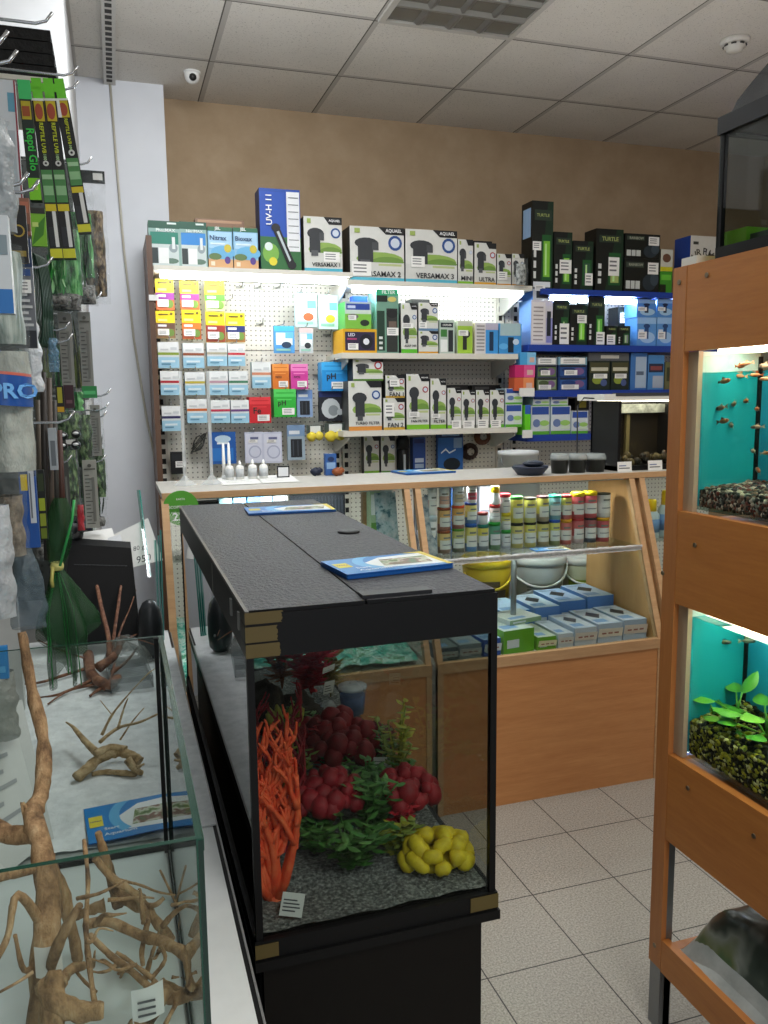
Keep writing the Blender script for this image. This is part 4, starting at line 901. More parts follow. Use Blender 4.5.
def slanted_pack(name, label, cat, top, bot, wpx, y, dep, base, art, txt=(), tags=(), group=None, side=None):
    a, b = ony(*top, y), ony(*bot, y); v = a-b; L = v.length; dist = (a-EYEP).dot(FW)
    o = carton(name, label, cat, b.x, y, b.z, wpx*dist/FPX, L, dep, base, art, txt, tags, group, side)
    o.rotation_euler = (0, math.atan2(v.x, v.z), 0); return o
UV = [('r', 0, .0, 1, .06, 'd8d62c'), ('r', .1, .075, .9, .2, '23262a'), ('r', .55, .07, .85, .3, 'e5e6e2'), ('r', .05, .3, .95, .345, 'd9c51f'), ('r', .05, .355, .95, .56, '4a8a4a'), ('r', .1, .4, .9, .46, '8fc08a'), ('r', .1, .5, .9, .53, 'a6d0a0'), ('c', .55, .6, .24, 'd8d8d4'), ('c', .55, .6, .1, '1a1a1a'), ('r', .15, .86, .9, .985, 'c9b21c'), ('e', .5, .92, .32, .05, 'a8482a'), ('r', 0, .985, 1, 1, 'e8e8e0')]
for i, (tp, bt, w_, y) in enumerate((((37.5, 99), (57, 258), 11.5, 2.1), ((49.5, 99), (70, 258), 12, 2.13), ((61.5, 99), (85, 232), 12.5, 2.16))):
    o = slanted_pack('reptile_lamp_tube', ('black reptile lamp carton hanging beside the shorter green one', 'black reptile lamp carton in the middle of the hanging row', 'black reptile lamp carton with white sticker, nearest the column')[i], 'lamp carton', tp, bt, w_, y, .035, '0d0f0d', UV + ([('r', .02, .86, .3, .99, 'f4f4f0')] if i == 2 else []), [('REPTILE UVB', .55, .755, .19, 'c8d42a', -PI/2), ('100', .55, .635, .035, 'b8e0a0', -PI/2)], (), 'reptile lamp cartons on the hook', '0a0a0a')
    L = ony(*tp, y); m = MB(); dims = .045; m.box(-.009, 0, 0, .012, .002, dims, pal('6ccc2a', .4)); m.box(-.016, 0, dims*.35, -.009, .002, dims*.75, pal('6ccc2a', .4)); t_ = m.build('hang_tab', o)
    hh = (ony(*tp, y)-ony(*bt, y)).length; t_.location = (0, 0, hh)
o = slanted_pack('reptile_lamp_tube', 'green and black lamp carton with lime number square, left end of the lamp row', 'lamp carton', (25, 99), (36, 200), 11, 2.05, .03, '12251a', [('r', 0, 0, 1, .22, '7fd020'), ('r', .1, .8, .9, .98, 'b8a81c'), ('r', .15, .83, .8, .93, '9a4a1c')], [('Repti Glo', .55, .5, .42, '38c84a', -PI/2), ('5.0', .5, .12, .6, 'eaf08a')], (), None, '0a120c')
m = MB(); m.box(-.012, 0, 0, .014, .002, .04, pal('3ec26a', .4)); t_ = m.build('hang_tab', o); t_.location = (0, 0, (ony(25, 99, 2.05)-ony(36, 200, 2.05)).length)
def flatpack(name, label, cat, px, y, base, art=(), txt=(), tags=(), dep=.012, group=None, film=None, side=None):
    x, z, w, h = place(px, y); return carton(name, label, cat, x, y, z, w, h, dep, base, art, txt, tags, group, side)
def bag(name, label, cat, px, y, mat, fat=.03, parts=(), header=None, seed=1, neck=.0, group=None):
    """pillow shaped plastic bag; parts: (name, v0, v1, material, inset)"""
    x, z, w, h = place(px, y); o = empty(name, label, cat, (x, y, z), (0, 0, 0), group)
    def pil(v0, v1, mt, ins, nm, ft):
        def fn(s):
            def f(u, v):
                vv = v0+(v1-v0)*v; k = math.sin(PI*min(1, max(0, .06+.88*v)))**.5 if nm == 'film' else math.sin(PI*min(1, max(0, .1+.8*v)))**.45
                a = (u-.5)*2; wd = w*(1-neck*vv**3)*(.5-ins)
                return (a*wd*(.9+.1*k)+.006*noise.noise(Vector((vv*6, seed, a))), s*(ft*k*max(0, 1-a*a)**.5)*(1+.35*noise.noise(Vector((u*5, vv*h*30, seed)))), vv*h)
            return f
        m = MB(); m.grid(fn(-1), 12, 18, mt); m.grid(fn(1), 12, 18, mt); m.build(nm, o)
    for nm, v0, v1, mt, ins in parts: pil(v0, v1, mt, ins, nm, fat*.86)
    pil(0, 1, mat, 0, 'film', fat)
    if header:
        c, v0 = header[:2]; m = MB(); m.box(-w/2, -.004, h*v0, w/2, .004, h*1.0, pal(c, .5))
        m.box(w*.08, -.0045, h*(v0+.25*(1-v0)), w*.42, -.004, h*(1-.2*(1-v0)), M['paper']); m.build('header_card', o)
    return o
FLOSS = noisy('white_floss', [(.3, '7f857c'), (.7, 'c3c7be')], 18, .9, .8, 5, .02, (1, 1, .5))
BROWN = noisy('brown_substrate', [(.3, '4e463c'), (.7, '9a8d7a')], 60, .9, .6)
LEAFY = noisy('packed_green_leaves', [(.35, '0a2a10'), (.5, '1f7a2c'), (.62, '7cc47a')], 60, .45, .6, 4, .01, (1, 1, .25))
DARKP = noisy('packed_dark_plant', [(.38, '0a140a'), (.5, '2a4a22'), (.62, '7d9868')], 80, .6, .6, 4, .01, (1, 1, .4))
BRNP = noisy('packed_brown_plant', [(.38, '1a120a'), (.5, '4e3a24'), (.62, '8c7a58')], 90, .6, .6, 4, .01, (1, 1, .4))
o = bag('filter_floss_bag', 'clear bag of white filter floss with a broad blue band, nearest the camera', 'plastic bag', (-24, 245, 31, 478), 1.3, M['film'], .045, [('floss', .03, .55, FLOSS, .02), ('tubing', .58, .97, noisy('clear_tubing', [(.35, '2a3530'), (.5, '7f8f86'), (.65, 'b9c4bc')], 30, .3, .5, 3, .01, (2, 1, .1)), .06)], None, 3)
x, z, w, h = place((-24, 245, 31, 478), 1.3); m = MB(); m.grid(lambda u, v: ((u-.5)*w*.99, -.052*max(0, 1-((u-.5)*2)**2)**.5-.004, h*(.31+.13*v+.02*(1-u))), 12, 4, pal('1d4f9a', .3)); m.grid(lambda u, v: ((u-.5)*w*.99, -.052*max(0, 1-((u-.5)*2)**2)**.5-.0045, h*(.44+.012*v+.02*(1-u))), 12, 2, pal('c86a5a', .3)); m.build('blue_band', o)
m = MB(); put_text(m, 'PRO', lambda X, Y: (w*.22+X, -.052*max(0, 1-((w*.22+X)*2/w)**2)**.5-.007, h*.38+Y), pal('6fb0ea', .4), h=.022, bold=.03); m.build('lettering', o)
x, z, w, h = place((-10, 232, 12, 330), 1.12); o = carton('header_pack', 'white and blue printed plastic pack hanging nearest the camera, top of frame edge', 'packet', x, 1.12, z+.02, w, h, .02, 'c3c9cc', [('r', 0, .0, 1, .25, '2a6cae'), ('r', .1, .6, .9, .8, '7b8a90')])
bag('white_pack', 'white glossy plastic pouch hanging in front of the lamp cartons', 'plastic bag', (-34, 120, 15, 232), 1.2, filmmat('white_pouch', 'a9b1b4', .7, .25, 20, .8, .3), .03, [('contents', .1, .9, noisy('pouch_print', [(.4, '5a6266'), (.6, 'b8bcbc')], 22, .5), .12)], None, 5)
flatpack('header_pack', 'dark blue and grey text-covered pack with yellow title hanging on a hook', 'packet', (12, 238, 34, 348), 1.5, '6f7378', [('r', 0, .74, 1, 1, '1e3558'), ('r', .15, .85, .85, .93, 'c9b12a'), ('r', .15, .77, .8, .82, 'c9b12a'), ('r', .1, .66, .9, .72, '2e4f8a')] + [('r', .1, .2+.055*k, .9-.1*(k % 3), .225+.055*k, 'c5c8c8') for k in range(8)] + [('r', 0, 0, 1, .16, '25282e')], (), ((.3, .5, .9, .62),))
flatpack('header_pack', 'black and gold emblem pouch hanging above the text-covered pack', 'packet', (8, 205, 27, 262), 1.46, '191a1a', [('c', .55, .55, .35, 'a88f3a'), ('c', .55, .55, .26, '1c1c1a'), ('r', .1, .1, .9, .2, '8d7a35')])
flatpack('header_pack', 'pale card with blue stripes hanging left of the lamp cartons', 'packet', (2, 80, 19, 205), 1.75, 'c9cfd2', [('r', .5, .75, .9, .9, '5f9ab0'), ('r', .9, 0, 1, 1, '8a2d3a'), ('r', .1, .1, .8, .6, 'aab3b8')])
flatpack('header_pack', 'small lime green packet hanging below the green lamp carton', 'packet', (31, 208, 46, 246), 1.95, '7ab82a', [('p', [(0, 0), (.8, .3), (1, .8), (.3, .5)], '3f7f1c'), ('r', .0, .85, 1, 1, '2b2b22'), ('r', .1, .5, .5, .62, 'c9e07a')])
flatpack('header_pack', 'small mottled brown pebble packet hanging beside the pouch', 'packet', (20, 198, 30, 235), 1.7, '8a5a44', [('r', .1, .6, .9, .9, 'b06a50'), ('r', .1, .1, .9, .3, '4e3a30')])
bag('white_pack', 'small white crumpled carrier bag hanging behind the filter floss', 'plastic bag', (20, 322, 42, 392), 1.6, filmmat('white_bag_film', 'd5dbe0', .9, .35, 30, .8, .15), .03, (), None, 7, .25)
bag('blue_tie_pack', 'small blue and clear film packet with twisted top', 'plastic bag', (48, 338, 59, 372), 1.9, filmmat('pale_blue_film', '7fa8c4', .5, .25, 60, .9, .4), .015, (), None, 8, .3)
bag('plant_bag', 'clear bag of long bright green plastic leaves under the lamp cartons', 'plastic plant', (46, 228, 84, 312), 2.35, M['film'], .04, [('leaves', .2, .98, LEAFY, .06), ('gravel_base', .02, .22, noisy('dark_gravel_base', [(.35, '2a2a28'), (.65, '8a8a86')], 120, .8), .1)], None, 11)
bag('plant_bag', 'clear bag of green leaves with black header card, second from the column', 'plastic plant', (66, 190, 96, 306), 2.5, M['film'], .035, [('leaves', .25, .8, LEAFY, .1), ('gravel_base', .02, .18, noisy('grey_gravel_base', [(.35, '2a2a28'), (.65, '9a9a96')], 120, .8), .08)], None, 12)
bag('plant_bag', 'clear bag of brown feathery plant with black header card, nearest the column', 'plastic plant', (80, 171, 108, 304), 2.7, M['film'], .03, [('fronds', .06, .7, BRNP, .12)], ('101312', .91), 13)
m = MB(); cx = ony(42, 300, 2.0)
for k in range(7):
    pts = [(cx.x+.013*math.sin(2*PI*i/18)+.0025*k-.012, 2.0+.01*k, cx.z+.1*math.cos(2*PI*i/18)) for i in range(19)]; m.tube(pts, .0028, pal('123524', .4), 6)
tag(m.build('hose_coil'), 'coil of dark green hose hanging on a chrome hook', 'hose')
def ruler(label, px, y, base='8d8e88', group='grey thermometer strips'):
    x, z, w, h = place(px, y); A = [('r', .12, .06+.055*k, .45 if k % 3 else .7, .072+.055*k, '4a4b48') for k in range(14)] + [('r', .1, .86, .9, .88, '55564f'), ('c', .5, .92, .14, '55564f'), ('r', .6, .1, .8, .75, '74756f')]
    return carton('thermometer_strip', label, 'thermometer', x, y, z, w, h, .006, base, A, (), (), group)
ruler('long grey thermometer strip hanging on the left of the upper two', (60, 313, 73, 387), 2.4); ruler('long grey thermometer strip hanging right of the upper two, above green clip', (80, 312, 92, 386), 2.55)
ruler('grey thermometer strip hanging alone below the green clip', (91, 405, 101, 456), 2.7); ruler('pale grey thermometer strip hanging lowest beside the column', (84, 460, 98, 528), 2.6, 'a3a49c'); ruler('dark grey thermometer strip hanging left of the pale lowest one', (60, 461, 70, 522), 2.5, '4c4e4a')
flatpack('plastic_clip', 'bright green plastic clip under the right long thermometer strip', 'clip', (82, 386, 97, 398), 2.55, '2f8a4a', [('r', .1, .3, .9, .6, '5cc078')])
flatpack('header_pack', 'narrow black packet with yellow lettering under the left thermometer strip', 'packet', (56, 386, 64, 412), 2.3, '17170f', [('r', .2, .35, .8, .95, 'a8a22a'), ('r', .1, 0, .95, .2, 'd0a01c')]); flatpack('header_pack', 'narrow dark maroon packet beside the black and yellow one', 'packet', (64, 385, 74, 408), 2.35, '3a1d24', [('r', .2, .2, .8, .35, '6a4a50')])
bag('plant_bag', 'small clear bag of olive water plant hanging below the maroon packet', 'plastic plant', (54, 410, 82, 440), 2.4, M['film'], .02, [('fronds', .05, .9, DARKP, .08)], None, 15)
bag('plant_bag', 'clear bag of dark green plant hanging beside the lone thermometer strip', 'plastic plant', (74, 405, 94, 470), 2.62, M['film'], .02, [('fronds', .05, .85, DARKP, .1)], None, 16)
bag('plant_bag', 'clear bag of grey-green plant by the column edge', 'plastic plant', (90, 440, 107, 500), 2.75, M['film'], .02, [('fronds', .05, .85, DARKP, .1)], None, 17)
bag('plant_bag', 'clear bag of dark plant with black header behind the dark thermometer', 'plastic plant', (52, 438, 80, 520), 2.55, M['film'], .02, [('fronds', .05, .85, DARKP, .08)], ('15170f', .9), 18)
bag('plant_bag', 'clear bag of fine green moss beside the long thermometer strips', 'plastic plant', (72, 388, 84, 412), 2.5, M['film'], .015, [('fronds', .05, .85, LEAFY, .08)], None, 19)
def leafbag(label, px, y, mats, n, seed, header=None, wid=.004):
    """clear bag packed with separate plastic blades"""
    o = bag('plant_bag', label, 'plastic plant', px, y, M['film'], .026, [('gravel_base', .02, .14, bpy.data.materials['dark_gravel_base'], .12)], header, seed)
    x, z, w, h = place(px, y); random.seed(seed)
    for k in range(4):
        m = MB()
        for q in range(n):
            x0 = random.uniform(-.3, .3)*w; y0 = random.uniform(-.02, .012); z0 = h*random.uniform(.08, .55); L = h*random.uniform(.2, .42)
            leaf(m, (x0, y0, z0), (x0+random.uniform(-.18, .18)*w, y0+random.uniform(-.01, .01), min(h*.9, z0+L)), wid*random.uniform(.7, 1.5), mats[(q+k) % len(mats)], .0, 4)
        m.build('blades', o)
DG = [pal('123a1a', .4), pal('1f5c2a', .4), pal('0c2612', .4), pal('3a7a3c', .4)]; OG = [pal('2c3a1c', .4), pal('4c5a2c', .4), pal('1a2412', .4), pal('6a6a3a', .4)]; BG_ = [pal('8fc88a', .4), pal('2f9a3c', .4), pal('1f6a2a', .4)]
for lab, px, y, mt, n, hd in (('clear bag of bright green blades directly under the lamp cartons', (44, 236, 70, 306), 2.25, BG_, 9, None), ('clear bag of deep green blades beside the header carded plants', (68, 212, 92, 300), 2.45, DG, 9, None),
    ('dense dark green plant bag behind the upper thermometer strips', (46, 306, 70, 400), 2.75, DG, 12, None), ('dense olive plant bag between the two upper thermometer strips', (66, 306, 90, 402), 2.85, OG, 12, None), ('dark green plant bag behind the suction cups', (54, 396, 80, 470), 2.7, DG, 12, ('141614', .92)),
    ('olive green plant bag beside the column under the green clip', (76, 396, 104, 466), 2.9, OG, 12, None), ('dark plant bag low behind the pale thermometer strip', (78, 450, 106, 528), 2.9, DG, 12, None), ('dark plant bag low behind the spray rods', (42, 440, 72, 540), 2.72, DG, 12, ('101210', .92)), ('dark olive plant bag hanging behind the hose coil', (28, 330, 56, 440), 2.4, OG, 12, None), ('blackish green plant bag low behind the blue packet', (26, 440, 52, 560), 2.3, DG, 12, None), ('dark green plant bag behind the text-covered pack', (24, 240, 50, 340), 2.5, DG, 12, None)):
    leafbag(lab, px, y, mt, n, len(lab), hd)
for i, (px, py) in enumerate(((63, 436), (76, 434), (63, 446), (76, 445))):
    p = ony(px, py, 2.3); m = MB(); m.lathe([(.012, 0), (.011, -.006), (.005, -.012), (.004, -.02)], pal('1a1c1c', .3), (0, 0, 0), 12, axis='y'); m.ball((0, -.02, .003), (.008, .004, .004), pal('d9dcdc', .3), 8, 5)
    o = m.build('suction_cup', None, tuple(p)); tag(o, 'small black suction cup hung on the side wall among the plants', 'suction cup', 'suction cups on the hook wall')
ROD = pal('3a332c', .5)
for i, (a, b, w_, c) in enumerate((((43, 372), (47, 560), 6, '2b2622'), ((49, 378), (53, 560), 5, '5a5048'), ((54, 400), (58, 552), 5, '3c3a36'), ((38, 400), (41, 540), 5, '6a6257'), ((59, 430), (64, 545), 6, '4a2e26'))):
    p0, p1 = ony(*a, 1.95+.03*i), ony(*b, 1.95+.03*i); r = w_*2/FPX/2
    tag(MB().tube([p0, p0.lerp(p1, .5), p1], [r, r*1.05, r*.9], pal(c, .5), 8).build('spray_rod'), 'long thin %s rod hanging upright behind the green net, %s' % (('black', 'brown', 'dark grey', 'tan', 'reddish')[i], ('with thick grip', 'next to the black one', 'in the middle', 'nearest the blue pack', 'nearest the wall column')[i]), 'rod')
flatpack('header_pack', 'narrow packet with white stripe hanging between the rods', 'packet', (49, 428, 57, 470), 1.93, 'a9b0b5', [('r', .2, .1, .8, .7, '6a7176')])
flatpack('header_pack', 'narrow black packet with yellow-green squares hanging before the rods', 'packet', (38, 470, 46, 540), 1.88, '11140f', [('r', .15, .42, .9, .6, '9aa82a'), ('r', .15, .2, .9, .38, '8a962a'), ('r', .15, .02, .9, .17, '6a7a22'), ('r', .15, .7, .9, .95, '2f3a1f')])
flatpack('header_pack', 'blue packet with yellow letters and a white barcode strip', 'packet', (20, 448, 37, 548), 1.6, '1c4f9a', [('r', 0, .72, 1, .85, '14315f'), ('r', .1, .58, .5, .74, 'd0b62a'), ('r', .55, .25, .9, .8, 'c3cad2'), ('r', .6, .3, .7, .75, '6a7078')])
bag('gravel_bag', 'clear plastic bag of brown substrate hanging below the filter floss', 'plastic bag', (-14, 470, 28, 560), 1.4, M['film'], .04, [('substrate', .05, .72, BROWN, .1)], None, 21)
bag('white_pack', 'long white plastic pouch hanging at the frame edge below the substrate bag', 'plastic bag', (-26, 505, 14, 618), 1.3, filmmat('white_pouch_film', 'b9bec1', .85, .3, 18, .8, .25), .03, (), None, 22)
bag('film_bag', 'bluish grey crumpled film bag hanging at the lower end of the wall', 'plastic bag', (8, 548, 46, 628), 1.65, M['film_blue'], .03, (), None, 24, .6)
bag('red_pack', 'small clear packet with a red plastic piece inside', 'packet', (76, 498, 85, 532), 2.5, M['film'], .012, [('red_piece', .05, .8, pal('b01c2c', .4), .12)], None, 25)
for i, (px, py, s, c) in enumerate(((72, 528, .035, '20242c'), (84, 526, .025, '39405a'), (74, 536, .03, '17191c'))):
    p = ony(px, py, 2.75); m = MB(); m.ball((0, 0, 0), (s, s*.7, s*.7), pal(c, .4), 10, 7, .5, i); m.tube([(0, 0, 0), (s*.6, -.01, s*.8), (s*1.4, -.01, s*.9)], s*.2, pal(c, .4), 6)
    tag(m.build('pump_fitting', None, tuple(p)), 'small %s plastic pump fitting heaped behind the black box' % ('navy', 'slate blue', 'black')[i], 'pump fitting')
# bunch of green dip nets
nt = empty('fishing_net', 'green fishing net tied with a yellow band, hanging over the black box', 'fishing net')
a, b, c_ = ony(60, 498, 1.95), ony(57, 566, 1.95), ony(66, 682, 1.95)
def netcone(tip, wd, seed, dy):
    tip = Vector(tip)
    def fn(u, v):
        an = 2*PI*u; cen = b.lerp(tip, v); r = .007+wd*(v**.8)*(1-.25*max(0, v-.8)/.2)
        f = 1+.28*math.sin(an*5+seed)*v+.2*noise.noise(Vector((math.cos(an)*1.4, math.sin(an)*1.4, v*2.5+seed)))
        return (cen.x+r*f*math.cos(an), cen.y+dy*v+.55*r*f*math.sin(an), cen.z+.03*v*math.sin(an*2+seed)*v)
    m = MB(); m.grid(fn, 48, 20, M['net']); m.build('net_bag', nt)
netcone(ony(72, 636, 1.95), .06, 1, -.02); netcone(ony(64, 676, 1.93), .026, 4, .0); netcone(ony(50, 640, 1.97), .03, 7, .03)
def netfn2(u, v):
    an = 2*PI*u; cen = b.lerp(a, v); r = .012+.018*math.sin(PI*v)+.003*math.sin(an*4+v*9); return (cen.x+r*math.cos(an), cen.y+r*.8*math.sin(an), cen.z)
m = MB(); m.grid(netfn2, 20, 10, M['net']); m.build('gathered_top', nt)
m = MB()
for k in range(5):
    a0 = k*1.3; m.tube([b, b.lerp(c_, .35)+Vector((.03*math.cos(a0), -.03, 0)), c_+Vector((.035*math.cos(a0), -.035, .03*(k % 3)))], .0014, pal('238a40', .35), 6)
m.tube([ony(74, 500, 1.9), ony(72, 520, 1.9), ony(60, 566, 1.9)], .003, pal('3fae5c', .35), 6); m.build('green_cord', nt)
MB().lathe([(.013, -.009), (.015, 0), (.013, .009)], pal('d8d482', .5), tuple(b), 14).build('yellow_band', nt)
MB().tube([b+Vector((-.008, -.014, 0)), b+Vector((-.012, -.016, -.03)), b+Vector((-.01, -.014, -.045))], .004, pal('c9c06a', .5), 6).build('yellow_tie', nt)
# pale post and printed packs low at the frame edge
p = onz(14, 716, CZ+.001); tp = ony(14, 600, p.y)
MB().box(p.x-.024, p.y, CZ+.0125, p.x+.026, p.y+.03, tp.z, pal('c8c9c6', .5)).build('shelf_upright', lw)
o = flatpack('header_pack', 'bright blue packet low at the frame edge before the pale upright', 'packet', (-20, 648, 8, 680), 1.5, '2f83c6', [('r', .1, .2, .9, .4, '5aa6dc')])
bag('film_bag', 'translucent greyish film bag hanging below the blue packet', 'plastic bag', (-24, 672, 18, 740), 1.52, filmmat('grey_bag_film', 'a9a8a2', .8, .35, 22, .8, .2), .03, (), None, 28)
quad('printed_carton', 'white printed carton leaning at the frame edge beside the driftwood trunk', 'carton', [onz(-30, 905, CZ+.014), onz(46, 842, CZ+.014), ony(6, 690, 1.62), ony(-50, 700, 1.52)], pal('d2d3d1', .6), .004, 7)
quad('printed_carton', 'grey-white folded sheet leaning behind the printed carton', 'paper sheet', [onz(10, 860, CZ+.014), onz(54, 838, CZ+.014), ony(22, 700, 1.72), ony(-10, 700, 1.7)], pal('babcba', .6), .003)
# ================================================================ GOODS ON THE WALL SHELVES
def put(nm_, label, cat, px, y, dep, style, z0=None, tags=(), group=None, **k):
    x, z, w, h = place(px, y, z0); base, art, txt, side, top = style(h/w, **k)
    return carton(nm_, label, cat, x, y, z, w, h, dep, base, art, txt, tags, group, side, top)
def filt(a, strip='7ab82a', badge='2a4f8f', name='', brand=1, tall=0, dev='33363a'):
    """grey-white pump carton: dark corner banner, badge, green landscape, dark device"""
    A = [('e', .55, .42, .44, .13, '8fae54'), ('e', .7, .38, .3, .09, '6f9440'), ('r', 0, 0, 1, .36, 'd5d6d0'), ('r', .52, .3, .95, .34, 'b9c48a'), ('r', 0, 0, 1, .085, strip),
         ('p', [(.52, 1), (1, 1), (1, .87), (.66, .87)], '16181a'), ('c', .83, .72, .13, badge), ('c', .83, .72, .085, 'cfd8e4')]
    if tall: A += [('r', .2, .28, .48, .62, dev), ('e', .33, .66, .22, .11, dev), ('r', .26, .2, .42, .3, '4a4d50')]
    else: A += [('r', .14, .36, .42, .66, dev), ('e', .3, .7, .22, .1, dev), ('r', .4, .58, .52, .72, '45484b'), ('r', .18, .3, .36, .4, '55585b')]
    A += [('r', .08, .88, .18, .96, '9bb05a')]
    T = ([('AQUAEL', .8, .935, .3, 'f2f2f2')] if brand else []) + ([(name, .56, .15, .74, '22252a')] if name else [])
    return 'dcdcd6', A, T, '3a3b38', '4a4b46'
def tur(a, c='7fc23a', num=''):
    """black carton with a green lit cylinder and small white squares"""
    A = [('p', [(.35, .0), (1, .0), (1, 1), (.75, 1)], '14301f'), ('r', .48, .1, .92, .62, '1f5a2c'), ('r', .55, .14, .85, .55, c), ('r', .62, .16, .7, .52, 'bfe89a'), ('r', .08, .12, .2, .2, 'd9dcd9'), ('r', .08, .24, .2, .32, 'd9dcd9'), ('r', .08, .36, .2, .44, 'd9dcd9'), ('r', .1, .78, .9, .9, '2c3a2f')]
    return '0f1512', A, [('TURTLE', .5, .84, .6, 'a9b56a')], '0c100e', '0a0c0b'
def bluebox(a, c='3f82c8', dev='1b2a44', hdr='c9dbea', name=''):
    A = [('r', 0, .78, 1, 1, hdr), ('e', .55, .3, .4, .2, 'a7cbe8'), ('r', .4, .25, .6, .7, dev), ('e', .5, .7, .17, .08, dev), ('r', .08, .5, .35, .58, 'dfe9f2')]
    return c, A, [(name, .5, .89, .6, '1c3a78')] if name else [], '5e9ad6', c
def greenblue(a):
    A = [('r', .05, .7, .95, .93, '25449a'), ('r', .1, .76, .4, .86, 'c3d0ea'), ('r', 0, 0, 1, .55, '7fc043'), ('e', .3, .45, .22, .1, '6d6a60'), ('e', .75, .22, .18, .12, '1f2a20'), ('r', 0, .55, 1, .7, 'c8d8cc')]
    return 'b9c9c9', A, [], '4fae4a', '5b8fd0'
def wbg(a):
    A = [('r', 0, 0, 1, .12, '5fae3c'), ('r', .05, .7, .95, .97, '2f4f9f'), ('e', .3, .4, .2, .12*1.2, '6a7fae'), ('e', .72, .4, .26, .1, '9ccb6a'), ('r', .5, .18, .95, .3, 'cfe0c8')]
    return 'd3dadf', A, [], 'b9d0dc', 'c4ccd0'
def card_(a, top='3fb0d8', body='cfe6ee', dev='8a6a4a'):
    A = [('r', 0, .82, 1, 1, top), ('r', .1, .3, .9, .75, 'e9f3f4'), ('e', .6, .3, .24, .12, dev), ('r', .55, .55, .95, .78, '6ab6e6'), ('r', .1, .08, .8, .16, '8fc4b4')]
    return body, A, [], body, top
def blister(a, hdr='3f6fae', bg='b9c6d4', dev='1d2026'):
    A = [('r', 0, .68, 1, 1, hdr), ('r', .1, .74, .7, .84, 'dfe4ea'), ('r', .18, .08, .82, .6, dev), ('r', .28, .12, .36, .56, '3d434c'), ('r', .55, .12, .62, .56, '3d434c')]
    return bg, A, [], bg, hdr
def med(a, stripe='b03a3a', top='e9ebea', low='9cc7dc'):
    A = [('r', 0, 0, 1, .42, low), ('r', 0, .42, 1, .5, 'd5dadb'), ('r', 0, .5, 1, .6, stripe), ('r', .15, .22, .8, .3, 'd9e8ee'), ('r', .15, .12, .6, .18, '5f92ac'), ('r', .6, .7, .9, .8, 'cfd3d4'), ('r', .12, .68, .5, .74, 'c9cccd')]
    return top, A, [], 'a8bcc4', 'dfe2e2'
def yel(a, band='9a3a8a', low='b4502e'):
    A = [('r', 0, 0, 1, .55, low), ('r', 0, .34, 1, .56, band), ('r', .1, .42, .55, .5, 'e9e2ee'), ('e', .75, .2, .2, .14, '6a8a3a'), ('r', .12, .62, .6, .7, 'f6e48a'), ('c', .82, .9, .08, '6a5a1c'), ('r', .15, .85, .65, .9, '5f5420'), ('r', .08, .12, .68, .34, 'e6e3da')]
    return 'f2cf1e', A, [], 'd8b21a', 'f2cf1e'
# ---- top of the first bay
Y0 = 4.06; Z1 = 2.2005
def jb(a, body='1f7f6a', name='PhosMAX', pic='b9c9c4'):
    A = [('r', 0, .84, 1, 1, '17503c'), ('r', .05, .5, .95, .76, body), ('r', .05, .02, .95, .5, 'c9d4d2'), ('r', .06, .08, .28, .42, '2f3a3a'), ('e', .78, .42, .14, .1, '8f9da0'), ('r', .74, .4, .84, .66, 'dde3e2'), ('e', .7, .14, .24, .06, '5f7a6a'), ('r', .3, .08, .62, .42, 'eceeec'), ('r', .6, .93, .9, .97, 'd9e8e0')]
    return '8fb0a8', A, [(name, .55, .8, .62, 'e9f2ee')], '2a5a48', '1a4a38'
def jb2(a, name='Nitrex'):
    A = [('r', 0, .9, 1, 1, '2c6a4a'), ('r', .05, .5, .95, .88, 'a9d0ea'), ('e', .6, .4, .5, .16, '6aaed6'), ('r', 0, 0, 1, .24, 'd8a877'), ('e', .8, .5, .15, .1, 'c9b83a'), ('e', .78, .22, .12, .09, '5a3f8a'), ('e', .28, .3, .26, .08, '5f7a4a'), ('r', .1, .08, .26, .18, 'e9dcc0'), ('r', .1, .58, .7, .62, 'd9ecf6')]
    return '86b8d8', A, [(name, .42, .74, .68, '20406a'), ('JBL', .4, .95, .24, 'eef2ee')], '6a8a7a', '8a6a4a'
TP = 'cartons on top of the first shelf bay'
put('carton', 'white and teal filter media carton at the wood-side end of the shelf top', 'carton', (149, 221, 180, 267), Y0, .1, jb, Z1, (), TP)
put('carton', 'white filter media carton with a bright blue panel on the shelf top', 'carton', (180, 222, 207, 267), Y0, .1, jb, Z1, (), TP, body='2f86cf', name='NitriMAX')
put('carton', 'pale blue carton with sand strip next to the blue panelled carton', 'carton', (208, 227, 232.5, 267), Y0, .09, jb2, Z1, (), TP, name='Nitrax')
put('carton', 'pale blue carton with sand strip beside the tall ultraviolet lamp carton', 'carton', (233.5, 228, 258, 267), Y0, .09, jb2, Z1, (), TP, name='Bioxax')
x, z, w, h = place((208, 222, 232, 228), 4.2); 
carton('carton', 'brown carton standing behind the pale blue cartons', 'carton', (place((206, 222, 233, 260), 4.2)[0]), 4.165, Z1, place((206, 222, 254, 260), 4.2)[2], place((206, 221, 233, 267), 4.2, Z1)[3], .1, '8a6a50', [('r', .05, .93, .95, .98, 'b89070')])
